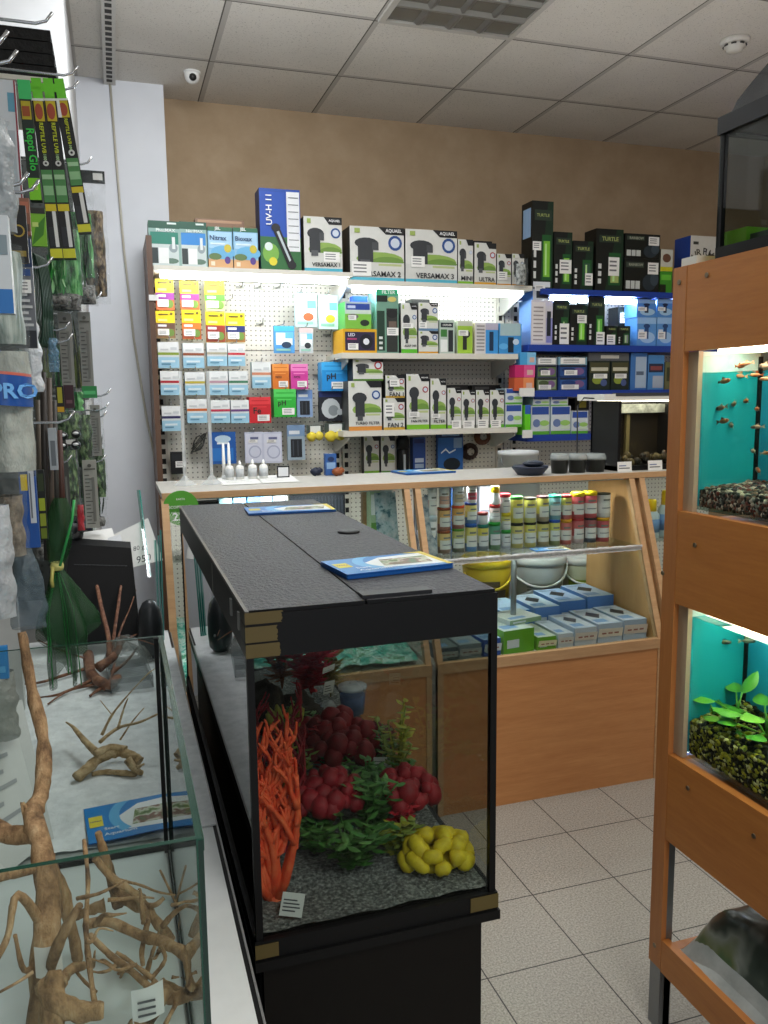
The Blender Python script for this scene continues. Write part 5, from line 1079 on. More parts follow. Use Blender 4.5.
def uvh(a):
    A = [('r', 0, .42, .62, .96, '1f4fb0'), ('r', 0, 0, 1, .42, '2f6a3a'), ('e', .25, .22, .2, .12, '7ab04a'), ('c', .3, .12, .1, 'e0d23a'), ('c', .2, .3, .1, 'd9e6e0'), ('r', .66, .25, .98, .97, 'e6e8ea')] + [('r', .7, .3+.085*k, .95, .31+.085*k, '7a7d82') for k in range(8)] + [('p', [(.3, .52), (.44, .57), (.84, .1), (.68, .04)], '101216'), ('p', [(.38, .5), (.43, .52), (.74, .14), (.7, .12)], 'b9c4c9'), ('e', .38, .53, .11, .05, '1a1c20'), ('e', .76, .08, .11, .05, '1a1c20')]
    return '1c4aa4', A, [('UV-H 11', .22, .74, .36, 'f0f3f8', PI/2)], '1a2f5a', '20301f'
put('carton', 'tall blue ultraviolet lamp carton with black diagonal lamp picture', 'carton', (260, 189, 300.5, 268), Y0, .12, uvh, Z1, (), TP)
put('carton', 'grey filter carton with dark banner, beside the tall ultraviolet carton', 'carton', (304, 217, 342, 267.5), Y0, .16, filt, Z1, ((.5, .2, .92, .38),), TP, strip='4fb0c8', name='VERSAMAX 1')
Z2 = 2.1655
put('carton', 'wide grey filter carton at the start of the middle bay shelf top', 'carton', (350, 227, 404, 277), Y0, .18, filt, Z2, ((.02, .1, .38, .36),), 'cartons on top of the middle bay', strip='4fb0c8', name='VERSAMAX 2')
put('carton', 'wide grey filter carton second on the middle bay shelf top', 'carton', (405.5, 230, 457, 278.5), Y0, .18, filt, Z2, ((.1, .3, .36, .5),), 'cartons on top of the middle bay', strip='4fb0c8', name='VERSAMAX 3')
def flt_y(a, **k): return filt(a, **k)
put('carton', 'small grey pump carton with green strip between wide and yellow-striped cartons', 'carton', (458, 239.5, 473, 279.5), Y0, .12, filt, Z2, (), 'cartons on top of the middle bay', badge='c9c9c9', brand=0, name='MINI')
put('carton', 'small grey pump carton with yellow strip on the shelf top', 'carton', (474.5, 243, 496, 280), Y0, .12, filt, Z2, (), 'cartons on top of the middle bay', strip='d9a42a', badge='a83a3a', brand=0, name='ULTRA')
put('carton', 'squat grey carton with amber strip on the shelf top', 'carton', (497, 254, 511, 281), Y0, .12, filt, Z2, ((.05, .2, .7, .45),), 'cartons on top of the middle bay', strip='c98a1c', badge='a83a3a', brand=0)
put('carton', 'squat dark banded carton at the end of the middle bay shelf top', 'carton', (512, 254, 524, 281), Y0, .12, filt, Z2, (), 'cartons on top of the middle bay', strip='c98a1c', badge='2f3a5a', brand=0, dev='22242a')
put('carton', 'flat black carton standing behind the yellow-striped carton', 'carton', (472, 241, 492, 279), Y0+.13, .06, lambda a: ('121313', [('r', .2, .9, .8, .95, '44484a')], [], '0e0e0e', '0e0e0e'), Z2)
bag('film_bag', 'small clear bag of parts hung over the end of the shelf top', 'plastic bag', (514, 258, 528, 288), 3.97, M['film'], .012, [('parts', .1, .8, noisy('grey_parts', [(.35, '2a2f2f'), (.65, 'c3c8c4')], 50, .5), .15)], None, 31)
# ---- top of the blue bay
Z3 = 2.1555; Y3 = 4.03; TG3 = 'dark cartons on top of the blue bay'
o = put('carton', 'tallest black and green lamp carton on top of the blue bay', 'carton', (532, 201, 553, 280), Y3, .12, tur, Z3, ((.02, .44, .42, .54),), TG3)
MB().box(0, 0, 0, .001, .085, .15, pal('9fc0e6', .5)).build('barcode_label', o, (-.077 if 0 else -o.dimensions.x/2-.0015, .015, .27))
put('carton', 'black carton with lime cylinder next to the tallest carton', 'carton', (554, 232, 572, 281), Y3, .12, tur, Z3, ((.3, .28, .95, .52),), TG3, c='8fd04a')
put('carton', 'short black carton with dark picture in the middle of the blue bay top', 'carton', (573, 241, 593, 282), Y3, .12, tur, Z3, ((.6, .1, .98, .35),), TG3, c='3a5a48')
put('carton', 'tall black carton with cream cylinder beside the stacked pair', 'carton', (596, 229, 623, 283), Y3, .12, tur, Z3, ((.45, .25, .85, .55),), TG3, c='a9b86a')
def turw(a):
    A = [('r', .05, .74, .55, .9, '3a463c'), ('r', .05, .1, .45, .34, 'c9cec9'), ('r', .17, .1, .19, .34, '0f1512'), ('r', .3, .1, .32, .34, '0f1512'), ('e', .72, .3, .2, .25, '26323a'), ('e', .86, .4, .12, .2, '3a4852')]
    return '0e1411', A, [('RAINBOW', .32, .82, .4, 'a9ad9a')], '0b0e0c', '0b0e0c'
for nm, px, z0 in (('lower', (625, 259, 660, 284), Z3), ('upper', (624, 234, 660, 259), None)):
    zz = Z3 if nm == 'lower' else Z3+place((625, 259, 660, 284), Y3, Z3)[3]+.001
    x, z, w, h = place((625, 234, 660, 259), Y3); h = h if nm == 'upper' else place((625, 259, 660, 284), Y3, Z3)[3]+.001; st = turw(1)
    carton('carton', 'wide black carton, the %s of two stacked before the pump carton' % nm, 'carton', x, Y3, zz, w, h-.001, .12, st[0], st[1], st[2], ((.66, .55, .96, .9),), TG3, st[3], st[4])
x, z, w, h = place((661, 240, 673, 262), Y3); zz = Z3
carton('carton', 'green carton with black corner under the small white one', 'carton', x, Y3, Z3, w, h, .1, '3f8f2a', [('r', 0, 0, .5, .4, '15200f'), ('r', .1, .6, .9, .85, '6ac03c')], (), (), TG3, '2b4a20')
carton('carton', 'small white carton with photo on top of the green carton', 'carton', x, Y3, Z3+h+.001, w, h, .1, 'c9c9bd', [('e', .5, .6, .35, .2, '6a4a3a'), ('r', 0, 0, 1, .2, 'd0c82a')], (), (), TG3, '5a5a50')
x, z, w, h = place((690, 236, 716, 284), Y3, Z3)
o = carton('carton', 'blue and white air pump carton with arched lettering by the rack top', 'carton', x, Y3, Z3, w, h, .14, 'd6d4cc', [('r', 0, .0, 1, .12, '2a4a9a'), ('e', .5, .38, .34, .12, '8a8a84'), ('r', .1, .85, .3, .9, '4a4a44')], (), (), TG3, '24469a', 'c9c9c0')
tb = MB()
for i, ch in enumerate('AIR PUMP'):
    if ch == ' ': continue
    f = (i-3.5)/3.5; put_text(tb, ch, lambda X, Y: (f*w*.4+X, -.001, h*(.74-.12*f*f)+Y), pal('4a4438', .5), h=h*.12, bold=.02, rot=-f*.5)
tb.build('lettering', o)
# ---- hanging packets on the first bay
YH = 4.16
def hang(nm_, label, cat, px, style, y=YH, dep=.02, tags=(), group=None, hk=True, **k):
    o = put(nm_, label, cat, px, y, dep, style, None, tags, group, **k)
    return o
def peghook(px, py, y):
    p = ony(px, py, y); MB().tube([(p.x, PEGY, p.z+.02), (p.x, y-.02, p.z+.012), (p.x, y-.035, p.z+.028)], .0028, M['chrome'], 6).build('hook', g1)
for px, py in ((165, 279), (190, 280), (216, 281), (232, 300), (300, 294), (327, 296), (283, 326), (306, 328), (169, 342), (194, 343), (218, 343), (236, 344), (170, 371), (195, 372), (219, 371), (239, 371), (171, 406), (196, 399), (220, 400), (240, 400), (261, 363), (281, 365), (300, 363), (333, 363), (260, 398), (285, 390), (304, 391), (331, 391), (222, 433), (253, 433), (272, 433), (297, 425)): peghook(px, py+1, YH-.02)
for px, py in ((240, 287), (258, 288), (277, 288), (260, 324), (327, 335), (317, 375), (322, 372)):   # empty display hooks
    p = ony(px, py, PEGY-.01); MB().tube([(p.x, PEGY, p.z), (p.x, PEGY-.09, p.z-.004), (p.x, PEGY-.11, p.z+.02)], .003, pal('8d8d86', .3, .7), 6).build('hook', g1); MB().box(p.x-.02, PEGY-.006, p.z-.006, p.x+.02, PEGY-.002, p.z+.006, pal('a3a39a', .4, .4)).build('hook_plate', g1)
YG = 'yellow herb packets on the first bay'
for px, lab, b, l in (((155.5, 279, 174, 310), 'yellow packet with purple band, top row next to the wooden side board', '8f3a8f', 'c9683a'), ((180, 281, 199, 310), 'yellow packet with magenta band, second in the top row', 'b03a80', 'd06a3a'), ((205, 281.5, 224.5, 311), 'yellow packet with bright green band, end of the top row', '58c03a', 'b9d08a'),
                      ((156, 311, 175, 338), 'yellow packet with brown picture below the purple banded one', '6a4a3a', '8a6a4a'), ((182, 310, 201, 339), 'yellow packet with orange picture below the magenta banded one', 'd0702a', 'b0502a'), ((206, 312, 225, 342), 'yellow packet with dark red picture below the green banded one', '8f2f24', '8a3a24'), ((226, 313, 245, 342), 'yellow packet with navy band hanging at the end of the second row', '24306a', '9a6a3a')):
    hang('seed_packet', lab, 'packet', px, yel, group=YG, band=b, low=l, tags=((.1, .1, .66, .3),))
MG = 'white and blue medicine cartons on the first bay'
for px, lab, st in (((158, 342, 179, 368), 'medicine carton with olive stripe, first of the third row', '8aa03a'), ((183, 343, 204, 368), 'medicine carton with brown stripe, second of the third row', '8a4a2f'), ((207, 343, 227, 366), 'medicine carton with beige top, third of the third row', 'b0a890'), ((228, 344, 245, 366), 'medicine carton with red stripe and red ring, end of the third row', 'c0303a'),
                    ((160.5, 371, 181, 395), 'medicine carton with crimson stripe, first of the fourth row', 'b02a34'), ((185, 372, 205, 395), 'medicine carton with yellow stripe, second of the fourth row', 'b8a83a'), ((209, 371, 228, 395), 'medicine carton with dusty pink stripe in the fourth row', 'b08a98'), ((229, 371, 248, 395), 'medicine carton with dark green stripe, end of the fourth row', '3f7a5a'),
                    ((162, 406, 181, 431), 'medicine carton with navy stripe hanging lowest by the upright', '2a2a5a'), ((187, 399, 207, 423), 'medicine carton with orange stripe in the fifth row', 'c0622a'), ((211, 400, 230, 423), 'medicine carton with raspberry stripe in the fifth row', 'b8304a'), ((231, 400, 249, 423), 'medicine carton with purple stripe at the end of the fifth row', '6a3f7a'), ((252, 362, 271, 388), 'medicine carton with salmon stripe beside the orange carton', 'd08a6a')):
    hang('medicine_carton', lab, 'carton', px, med, YH-.03, .05, group=MG, stripe=st)
def colr(a, c='e0812a', t='f0a04a', txt='NO'):
    return c, [('r', 0, .72, 1, 1, t), ('r', .1, .84, .9, .88, c), ('r', .15, .6, .8, .64, 'ffffff' if 0 else t)], [(txt, .36, .48, .36, '2a2320')], t, t
for px, lab, c, t_, tx in (((272.5, 364, 289, 389), 'orange test kit carton with white sticker', 'd8762a', 'f09a4a', 'NO3'), ((291, 364, 308, 389), 'pink test kit carton beside the orange one', 'd03f9a', 'ee86c4', 'NO2'), ((322, 362, 347.5, 391), 'large bright blue test kit carton near the shelf upright', '1f8fd8', '3fb0f0', 'pH'), ((249.5, 397, 271, 423), 'red test kit carton with a white sticker', 'c8202a', 'e03a40', 'Fe'), ((274, 389, 296, 417), 'green test kit carton hanging under the orange one', '2fb03a', '55d060', 'pH')):
    hang('test_kit', lab, 'carton', px, colr, YH-.03, .09, ((.36, .08, .92, .32),), c=c, t=t_, txt=tx)
hang('blister_card', 'large pale aqua hang card, first of the upper pair', 'hang card', (295, 293, 317, 327), card_, top='a8d8d8', body='bfe0e4', dev='c0603a'); hang('blister_card', 'large pale aqua hang card with yellow dot, second of the upper pair', 'hang card', (318.5, 295, 338, 329), card_, top='bfe4dc', body='d3ecec', dev='c9b83a')
hang('blister_card', 'bright sky blue hang card with white middle', 'hang card', (274, 326, 294.5, 353), card_, top='4fb8e4', body='4f9ad8', dev='2a3f5a'); hang('blister_card', 'small white and grey hang card beside the sky blue card', 'hang card', (299.5, 328, 313, 353), card_, top='d8c0c0', body='c6cccf', dev='2b2f35')
hang('blister_card', 'blue hang card with black sponge beside the green test kit', 'hang card', (297, 390, 312.5, 417), blister, hdr='6f92c8', bg='8fa9d0'); hang('blister_card', 'dark navy header blister with pale swirled part below the large blue carton', 'hang card', (319, 391, 345, 421), lambda a: ('20242c', [('r', 0, .8, 1, .97, '1c2f6a'), ('e', .45, .42, .36, .34, 'c6ccce'), ('e', .55, .35, .2, .18, '8a9296'), ('c', .8, .3, .12, 'b9c0c2')], [], '181b20', '1c2f6a'))
hang('blister_card', 'deep blue card with white emblem and two white nozzles before it', 'hang card', (209, 432, 236, 464), lambda a: ('1f5aa8', [('e', .52, .78, .3, .12, 'c3dcee'), ('r', .1, .1, .9, .5, '2f78c6'), ('r', .3, .62, .75, .68, 'e6eef4')], [], '1a4a8c', '1f5aa8'))
for px, lab in (((245, 432, 263, 463), 'pale lilac blister with round disc next to the deep blue card'), ((263, 432, 282, 463), 'pale lilac blister with round disc beside the black sponge blister')):
    hang('blister_card', lab, 'hang card', px, lambda a: ('c9ccdf', [('r', .06, .06, .94, .94, 'd9dbea'), ('c', .55, .36, .36, 'b0b4cc'), ('c', .55, .36, .28, 'd3d6e6'), ('r', .3, .76, .75, .84, '6a6f94')], [], 'b4b8cc', 'c9ccdf'), tags=((.2, .66, .7, .76),))
hang('blister_card', 'clear blister with blue header and black ribbed sponge inside', 'hang card', (287.5, 425, 305, 460), blister, hdr='7f9cc0', bg='9fb0bd')
for px, lab in (((307, 425, 323, 441), 'yellow sponge packet with dark header beside the black sponge'), ((325, 423, 345, 441), 'yellow sponge packet with dark header next to the shelf upright')):
    x, z, w, h = place(px, YH-.04); o = carton('sponge_packet', lab, 'packet', x, YH-.04, z+h*.45, w, h*.55, .01, '3f4a44', [('r', .2, .1, .85, .9, 'dfe2df')]); m = MB()
    m.ball((-w*.22, 0, -h*.18), (w*.3, .02, h*.3), pal('d8c23a', .7), 12, 8, .2, 2); m.ball((w*.24, -.004, -h*.14), (w*.27, .02, h*.28), pal('dcc94a', .7), 12, 8, .2, 5); m.build('yellow_sponge', o)
# fine bits low on the first bay
hang('control_unit', 'black plug-in control unit with white sticker low by the upright', 'control unit', (171, 452, 186, 474), lambda a: ('101113', [('r', .1, .6, .9, .9, '1f2124')], [], '0c0d0e', '0c0d0e'), 4.22, .04, ((.3, .3, 1.0, .58),))
m = MB(); c0 = ony(199, 443, 4.25)
for k in range(9): m.tube([(c0.x+.05*math.cos(k*.7+i*.7)*(.5+.05*k), 4.25+.002*k, c0.z+.06*math.sin(k*.9+i*.7)*(.6+.04*k)) for i in range(7)], .002, pal('5a5c58', .4, .4), 5)
tag(m.build('wire_bundle'), 'loose bundle of grey wire hanging low on the first bay', 'wire')
ZW = 1.2585; YW = 3.36
def wtop(px, py): p = onz(px, py, ZW); return p
for i, (a, b, c, d) in enumerate(((225.5, 462, 234.5, 476), (236, 462, 245, 476), (248.5, 461, 258, 475.5), (259.5, 461, 269, 475))):
    x, z, w, h = place((a, b, c, d), 3.34, ZW); o = empty('dropper_bottle', 'small white dropper bottle on the counter, %s of the row of four' % ('first', 'second', 'third', 'last')[i], 'bottle', (x, 3.36, ZW+.0005), (0, 0, 0), 'white dropper bottles on the counter')
    r = w*.46; MB().lathe([(r, 0), (r, h*.68), (r*.8, h*.76), (r*.35, h*.8)], pal('e4e4e0', .4), n=16).build('body', o); MB().lathe([(r*.4, h*.79), (r*.38, h*.88), (r*.16, h*1.05), (0, h*1.06)], pal('f2f2ee', .4), n=12).build('cap', o); MB().lathe([(r*1.01, h*.15), (r*1.01, h*.6)], pal('b9bdbf', .5), n=16).build('label', o)
for i, px in enumerate((224.5, 230)):
    x, z, w, h = place((px-2, 444, px+2, 477), 3.37, ZW); m = MB(); m.lathe([(w*.5, 0), (w*.42, h*.5), (w*.28, h), (0, h+.002)], pal('eeeeec', .4), n=10); m.lathe([(w*.7, 0), (w*.7, h*.1)], pal('d5d7d8', .4), n=10)
    tag(m.build('nozzle', None, (x, 3.4, ZW+.0005)), 'tall white tapering nozzle before the deep blue card, %s of the pair' % ('first', 'second')[i], 'nozzle')
def stand(px, label):
    x, z, w, h = place((px-1.6, 372, px+1.6, 480), 3.3, ZW); o = empty('acrylic_stand', label, 'display stand', (x, 3.22, ZW+.0005)); A = filmmat('clear_acrylic', 'dfe3e2', .4, .15, 5, .1, .05) if 'clear_acrylic' not in bpy.data.materials else bpy.data.materials['clear_acrylic']
    MB().box(-w/2, -.004, .02, w/2, .004, h, A).build('post', o); MB().lathe([(.045, 0), (.02, .018), (w*.6, .036)], A, n=4, smooth=False).build('foot', o)
stand(181, 'clear acrylic display stand by the wooden side of the shelving'); stand(207.5, 'clear acrylic display stand before the deep blue card')
def sheetpaper(label, pts, col='e8e8e4'):
    m = MB(); P = [tuple(onz(a, b, ZW+.0015)) for a, b in pts]; m.face(P, pal(col, .7)); a, b = Vector(P[0]), Vector(P[1]); c = Vector(P[2])
    for k in range(3):
        f = .25+.2*k; q = a.lerp(Vector(P[3]), f); r_ = b.lerp(c, f); m.face([q.lerp(r_, .15)+Vector((0, 0, .0005)), q.lerp(r_, .8)+Vector((0, 0, .0005)), q.lerp(r_, .8)+Vector((0, .006, .0005)), q.lerp(r_, .15)+Vector((0, .006, .0005))], pal('9a9c9e'))
    tag(m.build('price_sheet'), label, 'paper sheet')
sheetpaper('white printed price sheet on the counter under the dropper bottles', ((222, 485), (262, 483.5), (254, 476), (217, 478))); sheetpaper('white printed price sheet lying beside the small framed card', ((263, 483), (300, 481.5), (290, 474.5), (256, 476)))
x, z, w, h = place((277, 466, 289.5, 475), 3.36, ZW); carton('small_frame', 'small black framed card standing on the counter edge', 'framed card', x, 3.36, ZW+.0005, w, h, .006, '17181a', [('r', .1, .12, .9, .88, 'd3d6d8')])
x, z, w, h = place((325.5, 454, 336.5, 472), 3.38, ZW); carton('blue_packet', 'small blue packet standing on the counter below the yellow sponges', 'packet', x, 3.38, ZW+.0005, w, h, .03, '2f5a9a', [('r', .1, .3, .9, .6, '86a8d0'), ('e', .5, .75, .3, .12, '1a2f5a')])
for px, c, lab in ((319, '1a2238', 'navy'), (341, '8a4a24', 'rust brown')):
    p = wtop(px, 477); m = MB(); m.ball((0, 0, .017), (.024, .016, .017), pal(c, .5), 10, 7, .5, 3); m.ball((.016, -.003, .022), (.014, .01, .012), pal(c, .5), 8, 6, .4, 5); tag(m.build('decor_figure', None, (p.x, p.y+.06, ZW)), 'tiny %s ornament standing on the counter worktop' % lab, 'ornament')
p = wtop(160, 478)
# ---- second bay, upper shelf
YS = 4.03; ZM = 1.8105; GM = 'cartons on the upper shelf of the middle bay'
x, z, w, h = place((343, 329, 377, 353), YS, ZM)
carton('carton', 'yellow-framed dark purple carton with a white ring lying on the shelf', 'carton', x, YS, ZM, w, h, .2, 'd8a41c', [('r', .06, .1, .94, .88, '2a2140'), ('e', .68, .48, .2, .32, '141420'), ('c', .68, .48, .09, 'e2e4ea'), ('r', .12, .55, .4, .62, 'a83a6a')], [('LED', .25, .76, .2, 'd8d8e4')], ((.14, .14, .44, .4),), GM, 'e0aa20', 'e6b62a')
x2, z2, w2, h2 = place((345, 301, 371, 328), YS, None); st = greenblue(1)
carton('carton', 'green and blue carton standing on the yellow-framed one', 'carton', x2, YS, ZM+h+.001, w2, h2, .14, st[0], st[1], (), ((.12, .32, .42, .5),), GM, st[3], st[4])
m = MB(); m.box(-.04, 0, 0, .04, .05, .03, pal('2f62c0', .4)); tag(m.build('blue_block', None, (x2+.02, YS+.03, ZM+h+h2+.002)), 'small blue carton on top of the green and blue carton', 'carton')
def tallg(a):
    A = [('r', 0, .9, 1, 1, '2aa070'), ('r', 0, .8, .5, .9, '15201a'), ('r', .45, .02, .95, .7, '2b2f2c'), ('e', .7, .62, .26, .07, '17191a'), ('r', .55, .34, .9, .5, '6a5a50'), ('r', .02, .04, .36, .66, '1d3a2c'), ('r', .1, .06, .26, .1, 'd9dcd9'), ('r', .1, .14, .26, .18, 'd9dcd9'), ('r', .1, .22, .26, .26, 'd9dcd9'), ('e', .7, .84, .2, .04, 'd0c06a')]
    return '6f9a86', A, [('FILTER', .55, .95, .6, 'e6f2ec')], '8fc8c0', '2aa070'
put('carton', 'tall green filter carton with black device on the upper middle shelf', 'carton', (376.5, 289, 398.5, 353), YS, .14, tallg, ZM, ((.46, .28, .98, .4),), GM)
put('carton', 'grey pump carton with green foot beside the tall green carton', 'carton', (401, 303, 417, 353), YS, .14, filt, ZM, ((.05, .5, .75, .6),), GM, tall=1, name='ASAP 300', strip='58b02a')
x, z, w, h = place((418.5, 331, 438, 353), YS, ZM); st = filt(1, strip='d09a2a', brand=0)
carton('carton', 'small grey pump carton lying under another on the upper middle shelf', 'carton', x, YS, ZM, w, h, .12, *st[:3], (), GM, st[3], st[4])
x, z, w, h2_ = place((418.5, 302, 438, 330), YS); st = filt(1, strip='6a8fb0')
carton('carton', 'grey pump carton stacked on a smaller carton in the middle shelf', 'carton', x, YS, ZM+h+.001, w, h2_, .12, *st[:3], ((.02, .08, .4, .3),), GM, st[3], st[4])
carton('carton', 'flat dark lid carton lying on the stacked grey cartons', 'carton', x-.03, YS+.03, ZM+h+h2_+.002, .1, .02, .1, '3a3c3a')
def whitep(a, c='3f7f3a'):
    A = [('r', .08, .78, .9, .92, '1f2a30'), ('r', .08, .5, .5, .72, c), ('r', .58, .06, .9, .7, '24282c'), ('r', .06, .05, .52, .42, 'e9ebe8')]
    return 'b9c8bc', A, [('CORNER', .5, .85, .6, 'e6e6e2')], '9ab0a0', 'c9d2cc'
put('carton', 'green carton with black filter and white price sheet on the upper middle shelf', 'carton', (439.5, 320, 454.5, 353), YS, .12, whitep, ZM, (), GM)
put('carton', 'lime carton with dark pump silhouette on the upper middle shelf', 'carton', (457.5, 321, 472.5, 353), YS, .12, lambda a: ('9cc23f', [('r', 0, .85, 1, 1, 'c9cdbb'), ('r', .35, .12, .62, .72, '252a22'), ('e', .6, .6, .24, .12, '32382c')], [], 'd0d8c0', 'c9cdbb'), ZM, ((.05, .55, .7, .72),), GM)
put('carton', 'white text-covered carton with blue reef half on the upper middle shelf', 'carton', (475, 323, 498, 353), YS, .12, lambda a: ('dcd8d8', [('r', .46, 0, 1, 1, '3f95d8'), ('r', .46, .78, 1, 1, 'b9b4c8'), ('r', .62, .1, .8, .72, '17304a')] + [('r', .06, .1+.11*k, .4, .15+.11*k, '9a9696') for k in range(8)], [], 'd6cfae', 'd0cdd0'), ZM, (), GM)
put('carton', 'blue reef carton with dark pump at the end of the upper middle shelf', 'carton', (499, 323.5, 521.5, 353), YS, .12, lambda a: ('3a8fd0', [('r', .05, .6, .95, 1, 'a9c4c8'), ('r', .4, .05, .65, .55, '142638'), ('e', .75, .4, .14, .1, 'c9dcec'), ('e', .2, .25, .2, .1, '5fb0e6')], [], '4f9ad0', '9cc0cc'), ZM, (), GM)
# ---- second bay, lower shelf
ZB = 1.4205; GB = 'pump cartons on the lower shelf of the middle bay'
def stack(px_lo, px_hi, lab_lo, lab_hi, kl, kh, y=YS, dep=.14, zb=None, g=None, st=filt, tl=(), th=()):
    zb = ZB if zb is None else zb; g = g or GB
    x, z, w, h = place(px_lo, y, zb); s = st(h/w, **kl); carton('carton', lab_lo, 'carton', x, y, zb, w, h, dep, *s[:3], tl, g, s[3], s[4])
    x, z, w, h1 = place(px_hi, y); s = st(h1/w, **kh); carton('carton', lab_hi, 'carton', x, y, zb+h+.001, w, h1, dep, *s[:3], th, g, s[3], s[4])
stack((348.5, 381, 381.5, 425), (353, 359, 383, 380.5), 'large grey turbo filter carton at the front end of the lower middle shelf', 'grey filter carton lying sideways on the large turbo filter carton', dict(tall=1, strip='d08a3a', name='TURBO FILTER', brand=0), dict(badge='a82a34', strip='4f7a2a', brand=0))
stack((383.5, 398, 404.5, 425), (385.5, 373.5, 404.5, 396), 'small grey fan filter carton under another beside the turbo carton', 'small grey fan filter carton on top of its twin beside the turbo carton', dict(badge='a82a34', strip='c9a03a', brand=0, name='FAN 2'), dict(badge='a82a34', strip='c9a03a', brand=0, name='FAN 1'), tl=((.05, .42, .5, .85),), th=((.2, .5, .72, .8),))
for px, lab, nm, s_, tg in (((406.5, 374, 429, 425.5), 'tallest grey filter carton with green foot on the lower middle shelf', 'FAN FILTER', '7ab82a', ((.1, .22, .55, .32),)), ((430.5, 378.5, 446, 425.5), 'second tallest grey filter carton with green foot on the lower shelf', 'FILTER', '7ab82a', ((.05, .22, .6, .3),)), ((447.5, 388, 461, 425.5), 'medium grey filter carton with a price sheet, first of four alike', 'UNIFILTER', '7ab82a', ((.3, .0, .98, .2),)), ((461.5, 390, 475, 425.5), 'medium grey filter carton, second of four alike on the lower shelf', 'UNIFILTER', '9a9a90', ((.1, .0, .9, .2),)), ((476, 390, 489, 425.5), 'medium grey filter carton, third of four alike on the lower shelf', 'UNI 500', '9a9a90', ((.1, .0, .9, .22),)), ((490, 390, 504, 425.5), 'medium grey filter carton, last of four alike before the blue-white pair', 'UNIMAX', '58b02a', ((.05, .0, .75, .2),))):
    put('carton', lab, 'carton', px, YS, .14, filt, ZB, tg, GB, tall=1, badge='a82a34' if '4th' else '', strip=s_, name=nm)
for k, px in enumerate(((448, 385, 468, 392), (472, 385, 500, 391))):
    x, z, w, h = place((px[0], px[1], px[2], 426), 4.19, ZB); carton('carton', 'black carton standing behind the row of grey filter cartons, %s' % ('nearer the tall pair', 'nearer the blue-white pair')[k], 'carton', x, 4.19, ZB, w, h, .1, '131414', [('r', .1, .9, .6, .96, '4a4c4c')])
stack((505.5, 404.5, 522, 426), (505.5, 388, 522.5, 404), 'white and blue cartridge carton under its twin at the end of the lower shelf', 'white and blue cartridge carton on top at the end of the lower shelf', {}, {}, st=wbg, dep=.12)
# ---- below the second bay's shelves
YD = 4.2
put('carton', 'slim white pump carton with black top hanging under the lower shelf', 'carton', (364, 436, 379, 474), YD, .05, filt, None, (), 'goods hung under the middle shelf', tall=1, badge='a82a34', brand=0)
put('carton', 'slim white pump carton with green plant picture under the lower shelf', 'carton', (381, 436, 395, 474), YD, .05, filt, None, (), 'goods hung under the middle shelf', tall=1, strip='5f9a3a', brand=0)
x, z, w, h = place((396.5, 434, 409, 474), YD); o = empty('internal_filter', 'black cylindrical filter hanging between white and blue packs', 'filter', (x, YD, z)); r = w*.46
MB().lathe([(r*.8, 0), (r, h*.04), (r, h*.62), (r*.9, h*.64)], pal('16181a', .35), n=16).build('canister', o); MB().lathe([(r*1.05, h*.64), (r*1.05, h*.86), (r*.7, h*.98), (0, h)], pal('0f1012', .35), n=16).build('pump_head', o); MB().box(-r*.2, -r*1.04, h*.08, r*.15, -r*.9, h*.5, pal('b9c0c4', .3)).build('window_strip', o)
put('carton', 'slim blue carton with white bands hanging under the lower shelf', 'carton', (413, 437.5, 425.5, 473), YD, .05, lambda a: ('2a4f9a', [('r', .1, .84, .9, .96, '1a2f6a'), ('r', .15, .3, .85, .42, 'c9d6e8'), ('r', .15, .14, .85, .26, 'a9bcd8')], [], '1f3f80', '1f3f80'), None)
put('carton', 'large blue hang card with white wave line and dark bowl picture', 'hang card', (438, 432, 463, 472), YD, .03, lambda a: ('2f6ab4', [('r', 0, .86, 1, 1, '1a2f5a'), ('r', .15, .9, .85, .94, '8fb0d8'), ('p', [(.12, .5), (.3, .6), (.45, .5), (.7, .58), (.7, .54), (.45, .46), (.3, .55), (.12, .46)], 'eaf2f8'), ('e', .55, .2, .34, .16, '18222e'), ('r', .62, .6, .95, .85, '86a8cc')], [], '26589a', '1a2f5a'), None)
def coil(px, y, c, lab, n=4):
    x, z, w, h = place(px, y); m = MB()
    for k in range(n): m.tube([(x+w*.5*(1-.12*k)*math.cos(2*PI*i/16), y-.006*k, z+h/2+h*.5*(1-.12*k)*math.sin(2*PI*i/16)) for i in range(17)], h*.09, pal(c, .5), 6)
    tag(m.build('hose_coil'), lab, 'hose')
coil((475, 429, 489.5, 444), 4.27, '6a4030', 'brown coil of hose hanging under the end of the lower shelf'); coil((462, 444, 477, 459), 4.26, '3a2620', 'dark brown coil of hose hanging beside the large blue card')
p = onz(432, 474, ZW); leaflet('leaflet_stack', 'loose spread of blue and white leaflets on the counter worktop', (p.x-.01, p.y+.08, ZW+.0005), .24, .16, .1, 4, .0018)
